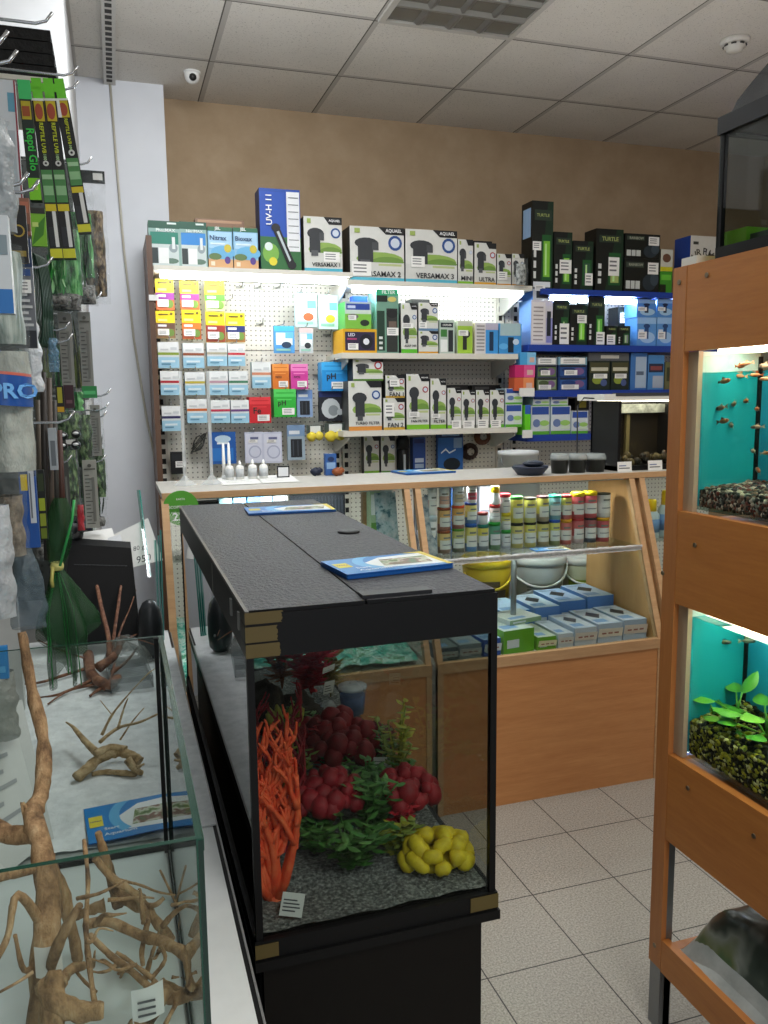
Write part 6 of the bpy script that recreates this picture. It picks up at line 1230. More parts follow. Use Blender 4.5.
# ---- third bay
YB3 = 4.03; ZA = 1.8605; GA = 'cartons on the upper blue shelf'
def whitew(a): return 'd5d0d6', [('r', .05, .05, .66, .95, 'e6e0de')] + [('r', .1, .1+.09*k, .55, .13+.09*k, 'a49c9a') for k in range(9)] + [('r', .7, .05, .98, .6, '8f8fc8'), ('r', .72, .2, .9, .75, '232a33')], [], '6f9ad6', 'c9c9d6'
x, z, w, h = place((531, 300, 552.5, 344), YB3, ZA); s = whitew(1); carton('carton', 'wide white text-covered carton with blue side at the start of the blue shelf', 'carton', x, YB3, ZA, w, h, .14, *s[:3], (), GA, s[3], s[4])
x, z, w, h1 = place((533, 281, 550, 299), YB3); carton('carton', 'small blue and white carton on top of the wide white carton', 'carton', x, YB3, ZA+h+.001, w, h1, .12, 'c9d0d8', [('r', .2, .1, .9, .5, '2a3038'), ('r', 0, .7, 1, 1, 'dfe4ea')], (), ((.1, .5, .7, .8),), GA, '4a78c0', 'c9d0d8')
for px, lab, c, tg in (((553.5, 300, 569, 344), 'black carton with green window and a tall white sticker on the blue shelf', '3a6a3a', ((.38, .02, .98, .48),)), ((570, 305, 587, 344), 'black carton with bright lime cylinder on the blue shelf', '8fe04a', ((.4, .55, .95, .75),)), ((588, 297, 604.5, 344), 'tall black carton with green cylinder in the middle of the blue shelf', '6ac04a', ((.5, .02, 1.0, .28),)), ((606, 326, 617, 344), 'small black carton with sticker beside the tall one', '3a4a3a', ((.05, .05, .8, .55),)), ((617.5, 326, 630, 344), 'small black carton with grey cylinder before the blue cartons', '8a9088', ())):
    put('carton', lab, 'carton', px, YB3, .12, tur, ZA, tg, GA, c=c)
x, z, w, h = place((618, 307, 635, 326), YB3+.125); s = tur(1); carton('carton', 'black carton with green edge standing behind the small black ones', 'carton', x, YB3+.125, ZA, w, place((618, 307, 635, 344), YB3+.125, ZA)[3], .1, *s[:3], ((.1, .6, .8, .85),), GA, s[3], s[4])
for (lo, hi, a, b) in (((637, 317.5, 656, 344.5), (637, 299, 656, 317), 'lower blue pump carton nearest the small black cartons', 'upper blue pump carton nearest the small black cartons'), ((657, 317.5, 673, 344.5), (657, 299, 673, 317), 'lower blue pump carton by the rack post', 'upper blue pump carton by the rack post')):
    stack(lo, hi, a, b, dict(c='5f9ad8', dev='2a4a7a', hdr='9cc4ec'), dict(c='4f8ad0', dev='16264a', hdr='8fb8e4'), YB3, .12, ZA, GA, bluebox, ((.05, .25, .5, .5),), ((.05, .35, .5, .55),))
# middle blue shelf
ZC = 1.6155; GC = 'cartons on the middle blue shelf'
def pic(a, c='3a4a6a', p_='6a8a4a'): return c, [('r', .06, .1, .94, .9, p_), ('e', .7, .5, .2, .3, '7a5a8a'), ('e', .35, .6, .25, .2, c), ('r', .05, .85, .95, .97, '20242c')], [], c, 'b9bcc0'
def tri(x0, x1, pics, labs):
    zz = ZC
    for (p0, p1), (c, q), l, tg in zip(((387.5, 375), (374, 361.5), (361, 353)), pics, labs, (((.1, .08, .7, .45),), ((.2, .2, .65, .6),), ((.08, .1, .92, .9),))):
        x, z, w, h = place((x0, p1, x1, p0), YB3); s = pic(1, c, q); carton('carton', l, 'carton', x, YB3, zz, w, h, .14, *s[:3], tg, GC, s[3], s[4]); zz += h+.001
tri(536.5, 557, (('4a5a3a', '8a9a7a'), ('3a3f5a', '5f7a4a'), ('9aa0a8', 'c9ccd0')), ('lowest picture carton of the first stack on the middle blue shelf', 'picture carton with purple bloom, middle of the first stack', 'pale carton on top of the first stack on the middle blue shelf'))
tri(558.5, 587, (('1f3f7a', '2f5a9a'), ('1a3468', '2a4f8a'), ('7fa8b8', 'c9d4d8')), ('lowest dark blue carton of the second stack on the middle blue shelf', 'dark blue carton in the middle of the second stack', 'pale teal carton on top of the second stack'))
for px, lab in (((589, 361, 610, 387.5), 'dark carton with yellow plant picture under the long grey carton'), ((611, 361, 629, 387.5), 'dark carton with pale plant picture beside its yellow twin')):
    put('carton', lab, 'carton', px, YB3, .14, lambda a: ('1c2a24', [('r', .05, .6, .95, .95, '4a4a30'), ('r', .1, .66, .9, .78, 'c9c7b0'), ('e', .4, .35, .25, .15, '8a9a3a'), ('e', .7, .25, .16, .12, '4a5a8a')], [], '16201c', '2a3430'), ZC, ((.2, .4, .85, .56),), GC)
h = place((589, 361, 610, 387.5), YB3, ZC)[3]; x, z, w, h1 = place((588.5, 353, 629, 361), YB3); carton('carton', 'long grey carton lying across the two dark plant cartons', 'carton', x, YB3, ZC+h+.001, w, h1, .12, '5a5d60', [('r', .3, .3, .75, .7, 'c9c7bd')], (), (), GC)
put('carton', 'blue carton with silver panel on the middle blue shelf', 'carton', (630.5, 353, 647, 387.5), YB3, .12, lambda a: ('3f74b4', [('r', .3, .05, .95, .9, 'a9bcd0'), ('r', .35, .4, .8, .5, '5a6a80')], [], '2f5a94', '5a86bc'), ZC, (), GC)
put('carton', 'blue carton with dark red band by the rack post', 'carton', (648, 355, 664, 387.5), YB3, .12, lambda a: ('4f8ac4', [('r', .05, .5, .95, .75, '26304a'), ('r', .15, .56, .85, .68, '8a4a4a'), ('r', .3, .05, .95, .4, 'a9b4c4')], [], '3f70a8', '8fb8dc'), ZC, (), GC)
put('carton', 'olive carton with white sticker partly hidden by the rack post', 'carton', (665, 362, 682, 387.5), YB3, .1, lambda a: ('6a6a48', [('r', .1, .3, .8, .8, '3a3f2c')], [], '5a5a40', '8a8a60'), ZC, (), GC)
# hanging at the join of the bays
YJ = 3.98
ca = [((515, 361, 535, 373.5), 'magenta cube carton at the end of the middle blue shelf', 'c8286a', 'e05a94'), ((514.5, 374.5, 534, 387.5), 'orange cube carton below the magenta one', 'd0623a', 'e8905a'), ((520, 348, 536, 360.5), 'sky blue cube carton above the magenta one', '4aa0d8', '86c4ea')]
zz = ZC
for k in (1, 0, 2):
    px, lab, c, t_ = ca[k]; x, z, w, h = place(px, YJ+.03); carton('carton', lab, 'carton', x, YJ+.03, zz, w, h, .07, c, [('r', .45, .0, 1, 1, t_), ('r', .6, .2, .9, .6, 'd8b4a8')], (), (), 'small cube cartons at the shelf join', c, t_); zz += h+.001
x, z, w, h = place((520, 388, 534.5, 396.5), 3.985); MB().box(x-w/2, 3.985, z, x+w/2, 3.996, z+h, M['paper']).build('price_rail_tag', g3)
x, z, w, h = place((523, 430, 532.5, 438), 3.985); MB().box(x-w/2, 3.985, z, x+w/2, 3.996, z+h, M['paper']).build('price_rail_tag', g3)
ZE = 1.3755; GE = 'cartridge cartons on the lower blue shelf'
stack((531, 406, 549.5, 431.5), (533, 396.5, 549.5, 405.5), 'white, blue and green cartridge carton, first on the lower blue shelf', 'flat cartridge carton lying on the first one of the lower blue shelf', {}, {}, YB3, .12, ZE, GE, wbg)
stack((551, 406, 570.5, 431.5), (551, 396.5, 568, 405.5), 'white, blue and green cartridge carton, second on the lower blue shelf', 'flat cartridge carton lying on the second one of the lower blue shelf', {}, {}, YB3, .12, ZE, GE, wbg)
put('carton', 'narrow cartridge carton half hidden by the black tank side', 'carton', (571.5, 411, 588, 431.5), YB3, .12, wbg, ZE, (), GE)
put('carton', 'narrow lime and blue carton end standing at the shelf corner', 'carton', (525, 405, 530.5, 431.5), YB3-.02, .1, lambda a: ('6ad02a', [('r', 0, .7, 1, 1, '2f5ab0')], [], '5ac020', '9ae06a'), ZE)
put('carton', 'small black and yellow carton on the lower blue shelf behind the tank', 'carton', (575, 398, 589, 410), YB3+.13, .08, lambda a: ('2a2a20', [('r', .3, .2, .8, .8, 'b8a83a')], [], '1c1c16', '3a3a30'), None)
bpy.data.objects[-1] if 0 else None
# ================================================================ ON THE WORKTOP, BY THE RACK
sm = empty('display_aquarium', 'black sided lit aquarium standing on the worktop beside the rack', 'aquarium')
yq = 3.04; DP = .21; A0 = ony(617, 467, yq); x0 = A0.x; x1 = x0+.34; zt_ = ony(617, 401, yq).z; zb = ZW+.0005
MB().box(x0, yq, zb, x0+.008, yq+DP, zt_, pal('101216', .4)).build('side_panel', sm); MB().box(x1-.008, yq, zb, x1, yq+DP, zt_, pal('101216', .4)).build('side_panel', sm)
MB().box(x0-.0, yq+DP-.012, zb, x1, yq+DP+.002, zt_, pal('15130e', .5)).build('back_panel', sm); MB().box(x0, yq, zb, x1, yq+DP, zb+.02, M['black']).build('base', sm)
MB().box(x0+.008, yq+.004, zb+.02, x1-.008, yq+.007, zt_-.012, M['glass']).build('front_pane', sm)
MB().box(x0+.008, yq+DP-.03, zb+.02, x1-.008, yq+DP-.02, zt_-.055, noisy('dark_tannin_water', [(.3, '17120c'), (.6, '2e2416'), (.8, '5a4a28')], 8, .5)).build('planted_backdrop', sm)
MB().box(x0+.008, yq+DP-.08, zt_-.055, x1-.008, yq+DP-.03, zt_-.016, noisy('frothy_water_line', [(.3, '6f7068'), (.7, 'd8d8cc')], 30, .3)).build('water_line', sm)
MB().box(x0+.18*.8, yq+DP-.06, zb+.05, x0+.18*.8+.018, yq+DP-.042, zt_-.06, pal('8a7a50', .4)).build('filter_tube', sm)
m = MB(); random.seed(41)
for i in range(40): m.ball((random.uniform(x0+.02, x1-.02), random.uniform(yq+.02, yq+DP-.05), zb+.03+random.uniform(0, .03)), random.uniform(.008, .02), pal(random.choice(('4a3a22', '6a5a38', '2a2218')), .6), 7, 5, .3, i)
tag(m.build('tank_gravel'), 'brown stones on the floor of the lit aquarium on the worktop', 'stones', kind='stuff')
MB().box(x0-.075, yq-.006, zt_+.002, x1+.01, yq+DP, zt_+.03, pal('d9d8d0', .35)).build('lamp_hood', sm); MB().box(x0+.02, yq+.02, zt_-.004, x1-.02, yq+.2, zt_+.001, pal('fff6e0', .4, em=3)).build('lamp_tube', sm); MB().box(x0-.02, yq-.0075, zt_+.02, x1, yq+.02, zt_+.034, pal('3a3c40', .4)).build('hood_edge', sm)
MB().box(x0+.004, yq-.001, zb, x0+.014, yq+.004, zt_, M['black']).build('corner_strip', sm); MB().box(x1-.016, yq-.001, zb, x1, yq+.004, zt_, M['black']).build('corner_strip', sm)
MB().tube([(x0-.09, yq+.05, zt_+.012), (x0-.14, yq+.05, zt_+.015), (x0-.17, yq+.05, zt_-.02), (x0-.168, yq+.05, ZW+.1), (x0-.165, yq+.05, ZW+.005)], .003, pal('202224', .4), 6).build('power_cord', sm)
for px, py, lab in ((625, 462, 'white price tag before the lit aquarium, nearer the dark tubs'), (655.5, 462, 'white price tag before the lit aquarium, nearer the rack')):
    x, z, w, h = place((px-7, py-5, px+7, py+5), 3.0); 
    m = MB(); m.box(-w/2, -.001, 0, w/2, .001, h, M['paper']); m.box(-w*.4, -.0016, h*.3, w*.35, -.001, h*.4, pal('55565a')); m.box(-w*.4, -.0016, h*.55, w*.1, -.001, h*.65, pal('6a78a0')); tag(m.build('price_tag', None, (x, 3.0, ZW+.001), (-.1, 0, 0)), lab, 'price tag')
def lidtub(px0, px1, py0, py1, y, label):
    x, z, w, h = place((px0, py0, px1, py1), y, ZW); o = empty('plastic_tub', label, 'tub', (x, y+.05, ZW+.0005), (0, 0, 0), 'dark tubs on the worktop'); r = w*.5
    MB().lathe([(r*.82, 0), (r*.95, h*.65), (r, h*.66)], pal('151a15', .3), n=20).build('cup', o); MB().lathe([(r*1.02, h*.66), (r*1.02, h*.8), (r*.9, h), (0, h)], filmmat('tub_lid', 'b9c2c0', .5, .15, 20, .3, .2), n=20).build('clear_lid', o)
for i, (a, b) in enumerate(((557, 574), (575, 592), (592, 611))): lidtub(a, b, 454, 472, 3.02, ('dark round tub with clear lid, nearest the navy tray', 'dark round tub with clear lid, middle one of three', 'dark round tub with clear lid, nearest the lit aquarium')[i])
x, z, w, h = place((518, 461, 551, 472), 3.02, ZW); o = empty('navy_tray', 'dark navy plastic tray with raised lip on the worktop', 'tray', (x, 3.06, ZW+.0005))
m = MB(); m.lathe([(w*.34, 0), (w*.5, h*.5), (w*.5, h*.62), (w*.4, h*.55), (0, h*.5)], pal('232c40', .4), n=24); m.build('dish', o); m = MB(); m.ball((w*.1, -.0, h*.75), (w*.3, .04, h*.25), pal('1a2232', .4), 14, 8); m.build('raised_lip', o)
x, z, w, h = place((509, 449, 545, 480), 3.7); o = empty('white_bucket', 'white plastic bucket with wire handle standing behind the counter', 'bucket', (x, 3.8, 0)); zz = ony(527, 452, 3.7).z
MB().lathe([(.13, .9), (w*.5, zz-.02), (w*.52, zz-.02), (w*.52, zz), (w*.48, zz), (.12, .93)], pal('d3d6d6', .4), n=24).build('body', o); MB().lathe([(.12, 0), (.12, .9)], pal('8a8d8d', .5), n=16).build('stool', o)
MB().tube([(w*.52*math.cos(a), -.02-.03*math.sin(a), zz-.03-.12*math.sin(a)) for a in [PI*i/12 for i in range(13)]], .003, M['steel'], 6).build('wire_handle', o)
# ================================================================ JARS BEHIND THE SLANTED GLASS
ZJ = .9625; YJ = 2.99
WHT, YEL, RED, GRN = 'e9ebe8', 'e3c52a', 'c2302e', '3f9a4a'
def jar(px, y, z0, label, lid, bands, lab='e6eae6', lidh=.16, straight=True, name='food_jar', cat='jar'):
    x, z, w, h = place(px, y); r = w*.49; o = empty(name, label, cat, (x, y+r, z0), (0, 0, random.uniform(-.2, .2)), 'food jars on the glass shelf')
    n = len(bands); prof = [(r*.94, 0), (r*.98, h*.012)]; bands = ['%02x%02x%02x' % tuple(int(int(c[i:i+2], 16)*.74+255*.26) for i in (0, 2, 4)) for c in bands]; ms = [pal(bands[0], .35)]; hb = h*(1-lidh)
    for k, c in enumerate(bands): prof += [(r*.98, hb*(k+1)/n), (r*.98, hb*(k+1)/n+1e-4)]; ms += [pal(c, .35), pal(bands[min(n-1, k+1)], .35)]
    MB().lathe(prof, None, n=18, ms=ms[:len(prof)-1]).build('body', o)
    if lab: 
        m = MB(); m.grid(lambda u, v: (r*1.0*math.sin((u-.5)*2.3), -r*1.0*math.cos((u-.5)*2.3), hb*(.2+.46*v)), 8, 1, pal(lab, .4)); m.grid(lambda u, v: (r*1.005*math.sin((u-.5)*1.5), -r*1.005*math.cos((u-.5)*1.5), hb*(.4+.05*v)), 6, 1, pal('8a9298', .4)); m.grid(lambda u, v: (r*1.005*math.sin((u-.5)*1.2), -r*1.005*math.cos((u-.5)*1.2), hb*(.74+.08*v)), 6, 1, pal('7f8580', .4)); m.build('label', o)
    MB().lathe([(r*1.0, hb), (r*1.01, hb+h*lidh*.8), (r*.93, h*.998), (0, h*.998)], pal(lid, .35), n=18).build('lid', o)
    return h
def column(cells, y=YJ):
    z = ZJ
    for px, label, lid, bands, *r in cells: z += jar(px, y, z, label, lid, bands, *r)+.0006
column([((429.5, 512, 438.5, 551), 'tall white tube at the divider end of the jar shelf, lower one', 'c3d6e0', ['dfe6ea', 'b9cfe0', 'e6ecee']), ((429.5, 484, 438.5, 511), 'white capped tube standing on the tall white one', WHT, ['e6e9ea', 'd0a0a0', 'eceeee'])])
column([((440, 528.5, 453, 551), 'brown pellet jar with russet lid, bottom of its column', '8a4a2a', ['7a5a44', 'c9a24a', 'd8b45a'], 'dfe4e0', .12), ((440, 505, 453, 528), 'pellet jar with brown lid under a white bottle', '8a4226', ['8a4a34', 'c99a4a', 'd8a04a'], 'dfe4e0', .12), ((441, 483, 451.5, 504), 'white bottle with small red emblem, first of the white bottles', WHT, ['eceeee', 'e2e4e4', 'eceeee'], 'd8b4a4')])
column([((454.5, 527.5, 466.5, 551), 'flake jar with green lid and dark flakes', '5a9a3a', ['4a4a38', '7f9a4a', 'b0b45a'], 'dfe4e0', .1), ((454.5, 504, 466.5, 527), 'flake jar with orange-red lid', 'd8502a', ['8a4034', 'd8842a', 'e0a03a'], 'dfe4e0', .12), ((455, 483, 465.5, 503.5), 'white bottle above the orange-red lid', WHT, ['eceeee', 'e2e4e4', 'eceeee'], 'd0c4a8')])
column([((467.5, 521, 479, 549), 'yellow jar with blue lid and blue foot', '2f62b4', ['3f74b8', 'd8c84a', 'e0d45a'], 'e4e8e4', .14), ((467.5, 500, 479, 520.5), 'yellow jar with blue band and navy lid', '24407f', ['3f74b8', 'd8cc4a', 'e6dc6a'], 'e4e8e4', .12), ((469, 481, 478.5, 499.5), 'white bottle over the yellow and navy jar', WHT, ['eceeee', 'd6e6e0', 'eceeee'], 'b04a5a')])
column([((480, 523, 490.5, 549), 'yellow and white jar with teal lid', '2a7f74', ['5a6a74', 'c9ccb8', 'd8cc3a'], 'e0e4e8', .14), ((480, 510.5, 490, 522.5), 'short jar with dark red lid on the teal lid', '7a2a2c', ['dfe4e8', 'e4e8ea'], None, .25)])
column([((491.5, 521.5, 502.5, 549), 'green jar with bright green lid', '2f9a3a', ['3f6a3a', '2a7a5a', '2f8a6a'], 'dfe4ea', .14), ((492, 503.5, 502, 521), 'white and red jar with red lid', 'b8302e', ['e6e6e4', 'e2e2e0', 'd8b8b4'], 'e6eaec', .2), ((493, 485, 501, 503), 'white bottle with tall yellow cap', 'e8cf1e', ['e6e9e6', 'eceeea'], None, .36)])
column([((503.5, 529, 512.5, 548), 'small jar with green lid', '3aa048', ['b9c4dc', 'd8dfe6'], 'dfe4ea', .2), ((503.5, 511.5, 512.5, 528.5), 'small white and yellow jar with yellow lid', 'e0cc2a', ['dfe4e4', 'e0d45a'], 'e6eaea', .22), ((502.5, 492, 512.5, 511), 'small jar with bright red lid', 'c82a38', ['e8e4e4', 'e6e0e0'], 'ecebea', .2)])
column([((513.5, 522.5, 525.5, 547.5), 'yellow stick food jar with black lid, next to the green lidded one above', '22241f', ['b8ac4a', 'd0c454', 'd8cc5a'], 'dfe4dc', .12), ((513.5, 495.5, 525.5, 522), 'yellow-green jar with green lid, larger of the upper row', '3a8f3a', ['c9c43a', 'd0cc4a', 'e0d83a'], 'e4eae0', .12)])
column([((527, 522.5, 538.5, 547), 'yellow-lime jar with black lid in the lower row', '24251e', ['c9b84a', 'd8c83a', 'e0d44a'], 'e4e8e0', .1), ((527, 497, 538.5, 522), 'yellow jar with dark brown lid in the upper row', '3a3226', ['d0c85a', 'd8d03a', 'e0d84a'], 'e4eae4', .1)])
column([((540, 521.5, 551.5, 546), 'yellow striped jar with black lid, third of the lower yellow jars', '20201c', ['8a7a4a', 'c9b84a', 'c9bc4a'], 'dfe2da', .1), ((540, 495.5, 551.5, 521), 'yellow jar with maroon lid in the upper row', '4a2a2a', ['8a7a5a', 'd8cc3a', 'd0c43a'], 'e2e6e0', .1)])
column([((552, 519.5, 562.5, 545), 'yellow-green jar with blue lid', '2a5ac0', ['6a7a3a', 'c0b84a', 'c9c84a'], 'dfe6e4', .12), ((552.5, 494.5, 563.5, 519), 'teal jar with teal-green lid', '1f9a7a', ['4a8a9a', '5aa0b4', '6ab0c0'], 'dfe8ea', .12)])
column([((563, 519.5, 574, 544.5), 'red jar with orange-yellow lid in the lower row', 'e0a02a', ['b83a34', 'c8c0bc', 'c8504a'], 'e6e4e4', .14), ((564, 494.5, 574, 519), 'red and yellow jar with red lid in the upper row', 'b82a2c', ['b83a3a', 'e0d0a0', 'd8c83a'], 'e8e8e0', .12)])
column([((575, 519.5, 586.5, 544), 'pink and red tin with red lid in the lower row', 'b02a34', ['d8b8bc', 'b83a44', 'c9484a'], 'eaecec', .08), ((575, 492.5, 587, 519), 'red and yellow jar with yellow lid, first of two alike', 'e8cc1e', ['b82a30', 'd8cfcc', 'c8303a'], 'e8eaea', .16)])
column([((587.5, 519.5, 599, 544), 'black and red tin with black lid in the lower row', '20242a', ['2a3040', '30343c', '8a3038'], 'e4e8ea', .08), ((587.5, 492.5, 600, 519), 'red and yellow jar with yellow lid, second of two alike', 'e8cc1e', ['b82a30', 'd8cfcc', 'c8303a'], 'e8eaea', .16)])
column([((600, 519.5, 612, 543.5), 'red jar with yellow-red lid at the end of the lower row', 'e0a82a', ['b82a30', 'dfe2e0', 'b8303a'], 'e8eaea', .14), ((600.5, 495, 613.5, 519), 'plain white tin with dark rim at the end of the upper row', '4a4e44', ['d8dcdc', 'e0e4e4', 'd4d8d8'], 'e9ebeb', .06)])
x, z, w, h = place((479.5, 479, 492, 512), 3.14); carton('grey_carton', 'lavender grey carton standing behind the jars near the white bottles', 'carton', x, 3.14, ZJ, w, place((479.5, 479, 492, 545), 3.14, ZJ)[3], .03, 'a9a8b4', [('r', .1, .5, .9, .52, '6a6a76')])
x, z, w, h = place((451, 480, 457, 512), 3.14); carton('blue_carton', 'narrow blue carton standing behind the white bottles', 'carton', x, 3.14, ZJ, w, place((451, 480, 457, 545), 3.14, ZJ)[3], .03, '2a5a9a')
p = onz(556, 547, ZJ); leaflet('leaflet', 'yellow and red leaflet lying on the glass shelf before the jars', (1.66, 2.925, ZJ+.0005), .15, .07, -.1, 1)
# bottles beyond the divider
for i, (px, lab) in enumerate((((639.5, 512, 646, 549), 'small yellow capped bottle nearest the slanted divider'), ((646.5, 500, 661, 549), 'larger blue-labelled bottle with yellow cap beyond the divider'), ((661.5, 491, 675, 549), 'tall yellow capped bottle partly behind the rack post'))):
    x, z, w, h = place(px, YJ, ZJ); o = empty('bottle', lab, 'bottle', (x, YJ+.02, ZJ+.0005)); r = w*.48
    MB().lathe([(r*.9, 0), (r, h*.03), (r, h*.6), (r*.6, h*.7), (r*.45, h*.71)], pal('b9cfd8', .35), n=16).build('body', o); MB().lathe([(r*1.01, h*.16), (r*1.01, h*.5)], pal('6a94c4', .4), n=16).build('label', o); MB().lathe([(r*.62, h*.69), (r*.6, h*.96), (r*.5, h), (0, h)], pal('f0d21e', .35), n=14).build('cap', o)
for i, (a, b) in enumerate(((648, 660), (660.5, 673))):
    x, z, w, h = place((a, 571, b, 584), 2.95); carton('carton', 'pale blue carton behind glass beyond the divider, %s' % ('nearer the divider', 'nearer the rack post')[i], 'carton', x, 3.0, ZL+.0005, w, .2, .1, 'a9c4d4', [('r', .1, .4, .9, .6, '5a8ab0')])
# ================================================================ FLOOR OF THE MIDDLE DISPLAY
ZD = ZL+.001
def deckbox(label, x0, x1, y0, y1, z0, h, base, front, diamond=None, strip=None, rot=0, tope=None, group='flat cartons laid out in the counter'):
    w = x1-x0; A = [('r', 0, .0, 1, 1, front), ('r', .1, .25, .5, .6, 'c9d2dc')]
    o = carton('carton', label, 'carton', (x0+x1)/2, y0, z0, w, h, y1-y0, base, A, (), (), group, base, tope or base, rot)
    m = MB(); d = y1-y0; zt = h+.0004
    m.face([(-w*.45, d*.06, zt), (w*.45, d*.06, zt), (w*.45, d*.94, zt), (-w*.45, d*.94, zt)], pal(tope or 'cfd8e0', .35)); zt += .0004
    m.face([(-w*.4, d*.1, zt), (w*.1, d*.1, zt), (w*.1, d*.3, zt), (-w*.4, d*.3, zt)], pal('7fa4d0', .4))
    if diamond: m.face([(0, d*.35, zt), (w*.3, d*.58, zt), (0, d*.8, zt), (-w*.3, d*.58, zt)], pal(diamond, .4))
    for k in range(3): m.face([(-w*.4, d*(.82+.04*k), zt), (w*.2, d*(.82+.04*k), zt), (w*.2, d*(.835+.04*k), zt), (-w*.4, d*(.835+.04*k), zt)], pal('6a7a90', .4))
    m.build('printed_top', o)
    if strip:
        b = MB(); b.face([(-w*.52, -.004, h*.35), (w*.5, -.003, h*.3), (w*.5, -.01, h*.75), (-w*.5, -.011, h*.8)], pal(strip, .6)); 
        for k in range(3): b.face([(-w*.4+w*.26*k, -.0125, h*.5), (-w*.22+w*.26*k, -.0125, h*.5), (-w*.22+w*.26*k, -.0125, h*.58), (-w*.4+w*.26*k, -.0125, h*.58)], pal('a06a60', .6))
        b.build('price_strip', o)
    return o
PB = 'b9c8dc'
deckbox('pale blue carton with price strip in the front corner by the maple side', 1.93, 2.04, 2.79, 3.02, ZD, .085, PB, 'a9b8cc', '3a3a40', 'e9dcd4'); deckbox('pale blue carton with price strip, second from the maple side', 1.81, 1.922, 2.79, 3.02, ZD, .08, PB, 'b4c0d2', '4a4a52', 'efe6da')
deckbox('pale carton with price strip in the middle of the front row', 1.70, 1.80, 2.785, 3.0, ZD, .075, PB, 'c3c8d2', '55565c', 'e9e0da'); deckbox('small pale carton beside the green one in the front row', 1.625, 1.692, 2.785, 2.98, ZD, .06, 'c9d2da', 'c9ced6', None, 'e6e2e0')
deckbox('small lime green carton in the front row with a price strip', 1.535, 1.615, 2.785, 2.98, ZD, .055, '8ac04a', '6aa82a', None, 'f0eed0', 0, 'cfdcc4'); deckbox('large bright green fronted carton near the black aquarium corner', 1.385, 1.525, 2.79, 3.02, ZD, .095, '7fb84a', '5fa01f', None, None, .12, 'c9d6cc')
deckbox('blue carton with white strip just behind the aquarium corner', 1.30, 1.375, 2.785, 2.98, ZD, .07, '2f5ab0', '2a50a4', None, 'dfe4ee', .1, 'a9c0e4'); deckbox('grey carton seen through the aquarium glass, wider one', 1.2, 1.29, 2.785, 2.98, ZD, .06, '8f9496', '8a8f92', None, 'c9cccc', 0, 'a9acac'); deckbox('dark grey carton beside the counter divider', 1.115, 1.192, 2.785, 2.98, ZD, .055, '5f6466', '565b5d', None, 'c3c6c6', 0, '7a7f80')
deckbox('blue and white carton with black diamond picture in the back corner', 1.91, 2.04, 3.03, 3.26, ZD, .13, '6a9ad8', '4f7fc4', '1c1c20', None, 0, 'bcd4ee'); deckbox('blue and white carton with black diamond picture, second in the back row', 1.77, 1.90, 3.03, 3.26, ZD, .12, '6a9ad8', '4a7ac0', '1c1c20', None, 0, 'b4cfee')
deckbox('pale blue carton with small diamond picture in the middle of the back row', 1.64, 1.76, 3.01, 3.24, ZD, .11, '7faae0', '5a86c8', '2a2a2e', None, 0, 'c3d6e6'); deckbox('pale blue carton with bright blue front in the back row by the green box', 1.5, 1.63, 3.03, 3.26, ZD, .1, '6fa6e4', '3f86d4', None, None, 0, 'b9d4ee'); deckbox('white and blue flat carton at the far end of the back row', 1.36, 1.49, 3.05, 3.27, ZD, .1, 'a9c4e0', '6a9ad0', None, None, 0, 'ccdae6')
deckbox('flat white carton lying at an angle on the large green one', 1.44, 1.6, 2.86, 3.0, ZD+.097, .018, 'd0d8d4', '8aa884', None, None, .2, 'd4dcd8', None)
def bucket(name, label, px, y, col, wrap, hpx, lidc, wrapc=None):
    x0, x1, ytop, ybot = px; a = ony(x0, ytop, y); b = ony(x1, ytop, y); r = (b.x-a.x)/2; zt = a.z; zb = ZL+.001; o = empty(name, label, 'bucket', ((a.x+b.x)/2, y+r, zb)); H = zt-zb
    MB().lathe([(r*.84, 0), (r*.97, H*.84), (r*.97, H*.86)], pal(col, .4), n=28).build('body', o)
    MB().lathe([(r*1.02, H*.85), (r*1.03, H*.97), (r*.96, H), (r*.93, H*.98), (0, H*.97)], pal(lidc, .4), n=28).build('lid', o)
    if wrap: 
        m = MB()
        for zz_, hh_, uu in wrap[1:]: m.grid(lambda u, v: (r*(.86+.13*(zz_+hh_*v))*1.005*math.sin((u-.5)*uu-.3), -r*(.86+.13*(zz_+hh_*v))*1.005*math.cos((u-.5)*uu-.3), H*.84*(zz_+hh_*v)), 10, 1, pal(wrap[0], .5))
        m.build('printed_label', o)
    MB().tube([(r*1.02*math.cos(a_)*1.0, -r*1.02*max(.1, math.sin(a_))-.004, H*.86-H*.36*math.sin(a_)+.03*math.cos(a_)) for a_ in [PI*i/16 for i in range(17)]], .0055, pal(lidc, .4), 8).build('handle', o)
    return o
bucket('plastic_bucket', 'grey-white plastic bucket with lid and handle standing behind the cartons', (525, 577, 561, 612), 3.29, 'b4b6b0', ('7d8078', *[(.12+.07*k, .03, 1.1) for k in range(8)]), 0, 'c9cbc6')
bucket('plastic_bucket', 'yellow bucket with dark printed label partly behind the aquarium corner', (474, 521, 562, 606), 3.29, 'c9a81c', ('4a3a20', (.2, .35, 1.6), (.62, .12, .9)), 0, 'd8b824')
bucket('plastic_bucket', 'yellow and green labelled bucket half hidden beside the maple side', (574, 612, 560, 612), 3.32, 'c9c7a8', ('8a9a2a', (.15, .5, 1.8)), 0, 'd3d4cc')
x, z, w, h = place((505, 575, 540, 612), 3.27); quad('folded_sheet', 'grey folded plastic sheet tucked between the two buckets', 'plastic sheet', [(1.55, 3.2, ZD), (1.8, 3.22, ZD), (1.78, 3.28, ZD+.12), (1.62, 3.28, ZD+.08)], pal('6a6f70', .5), .003)
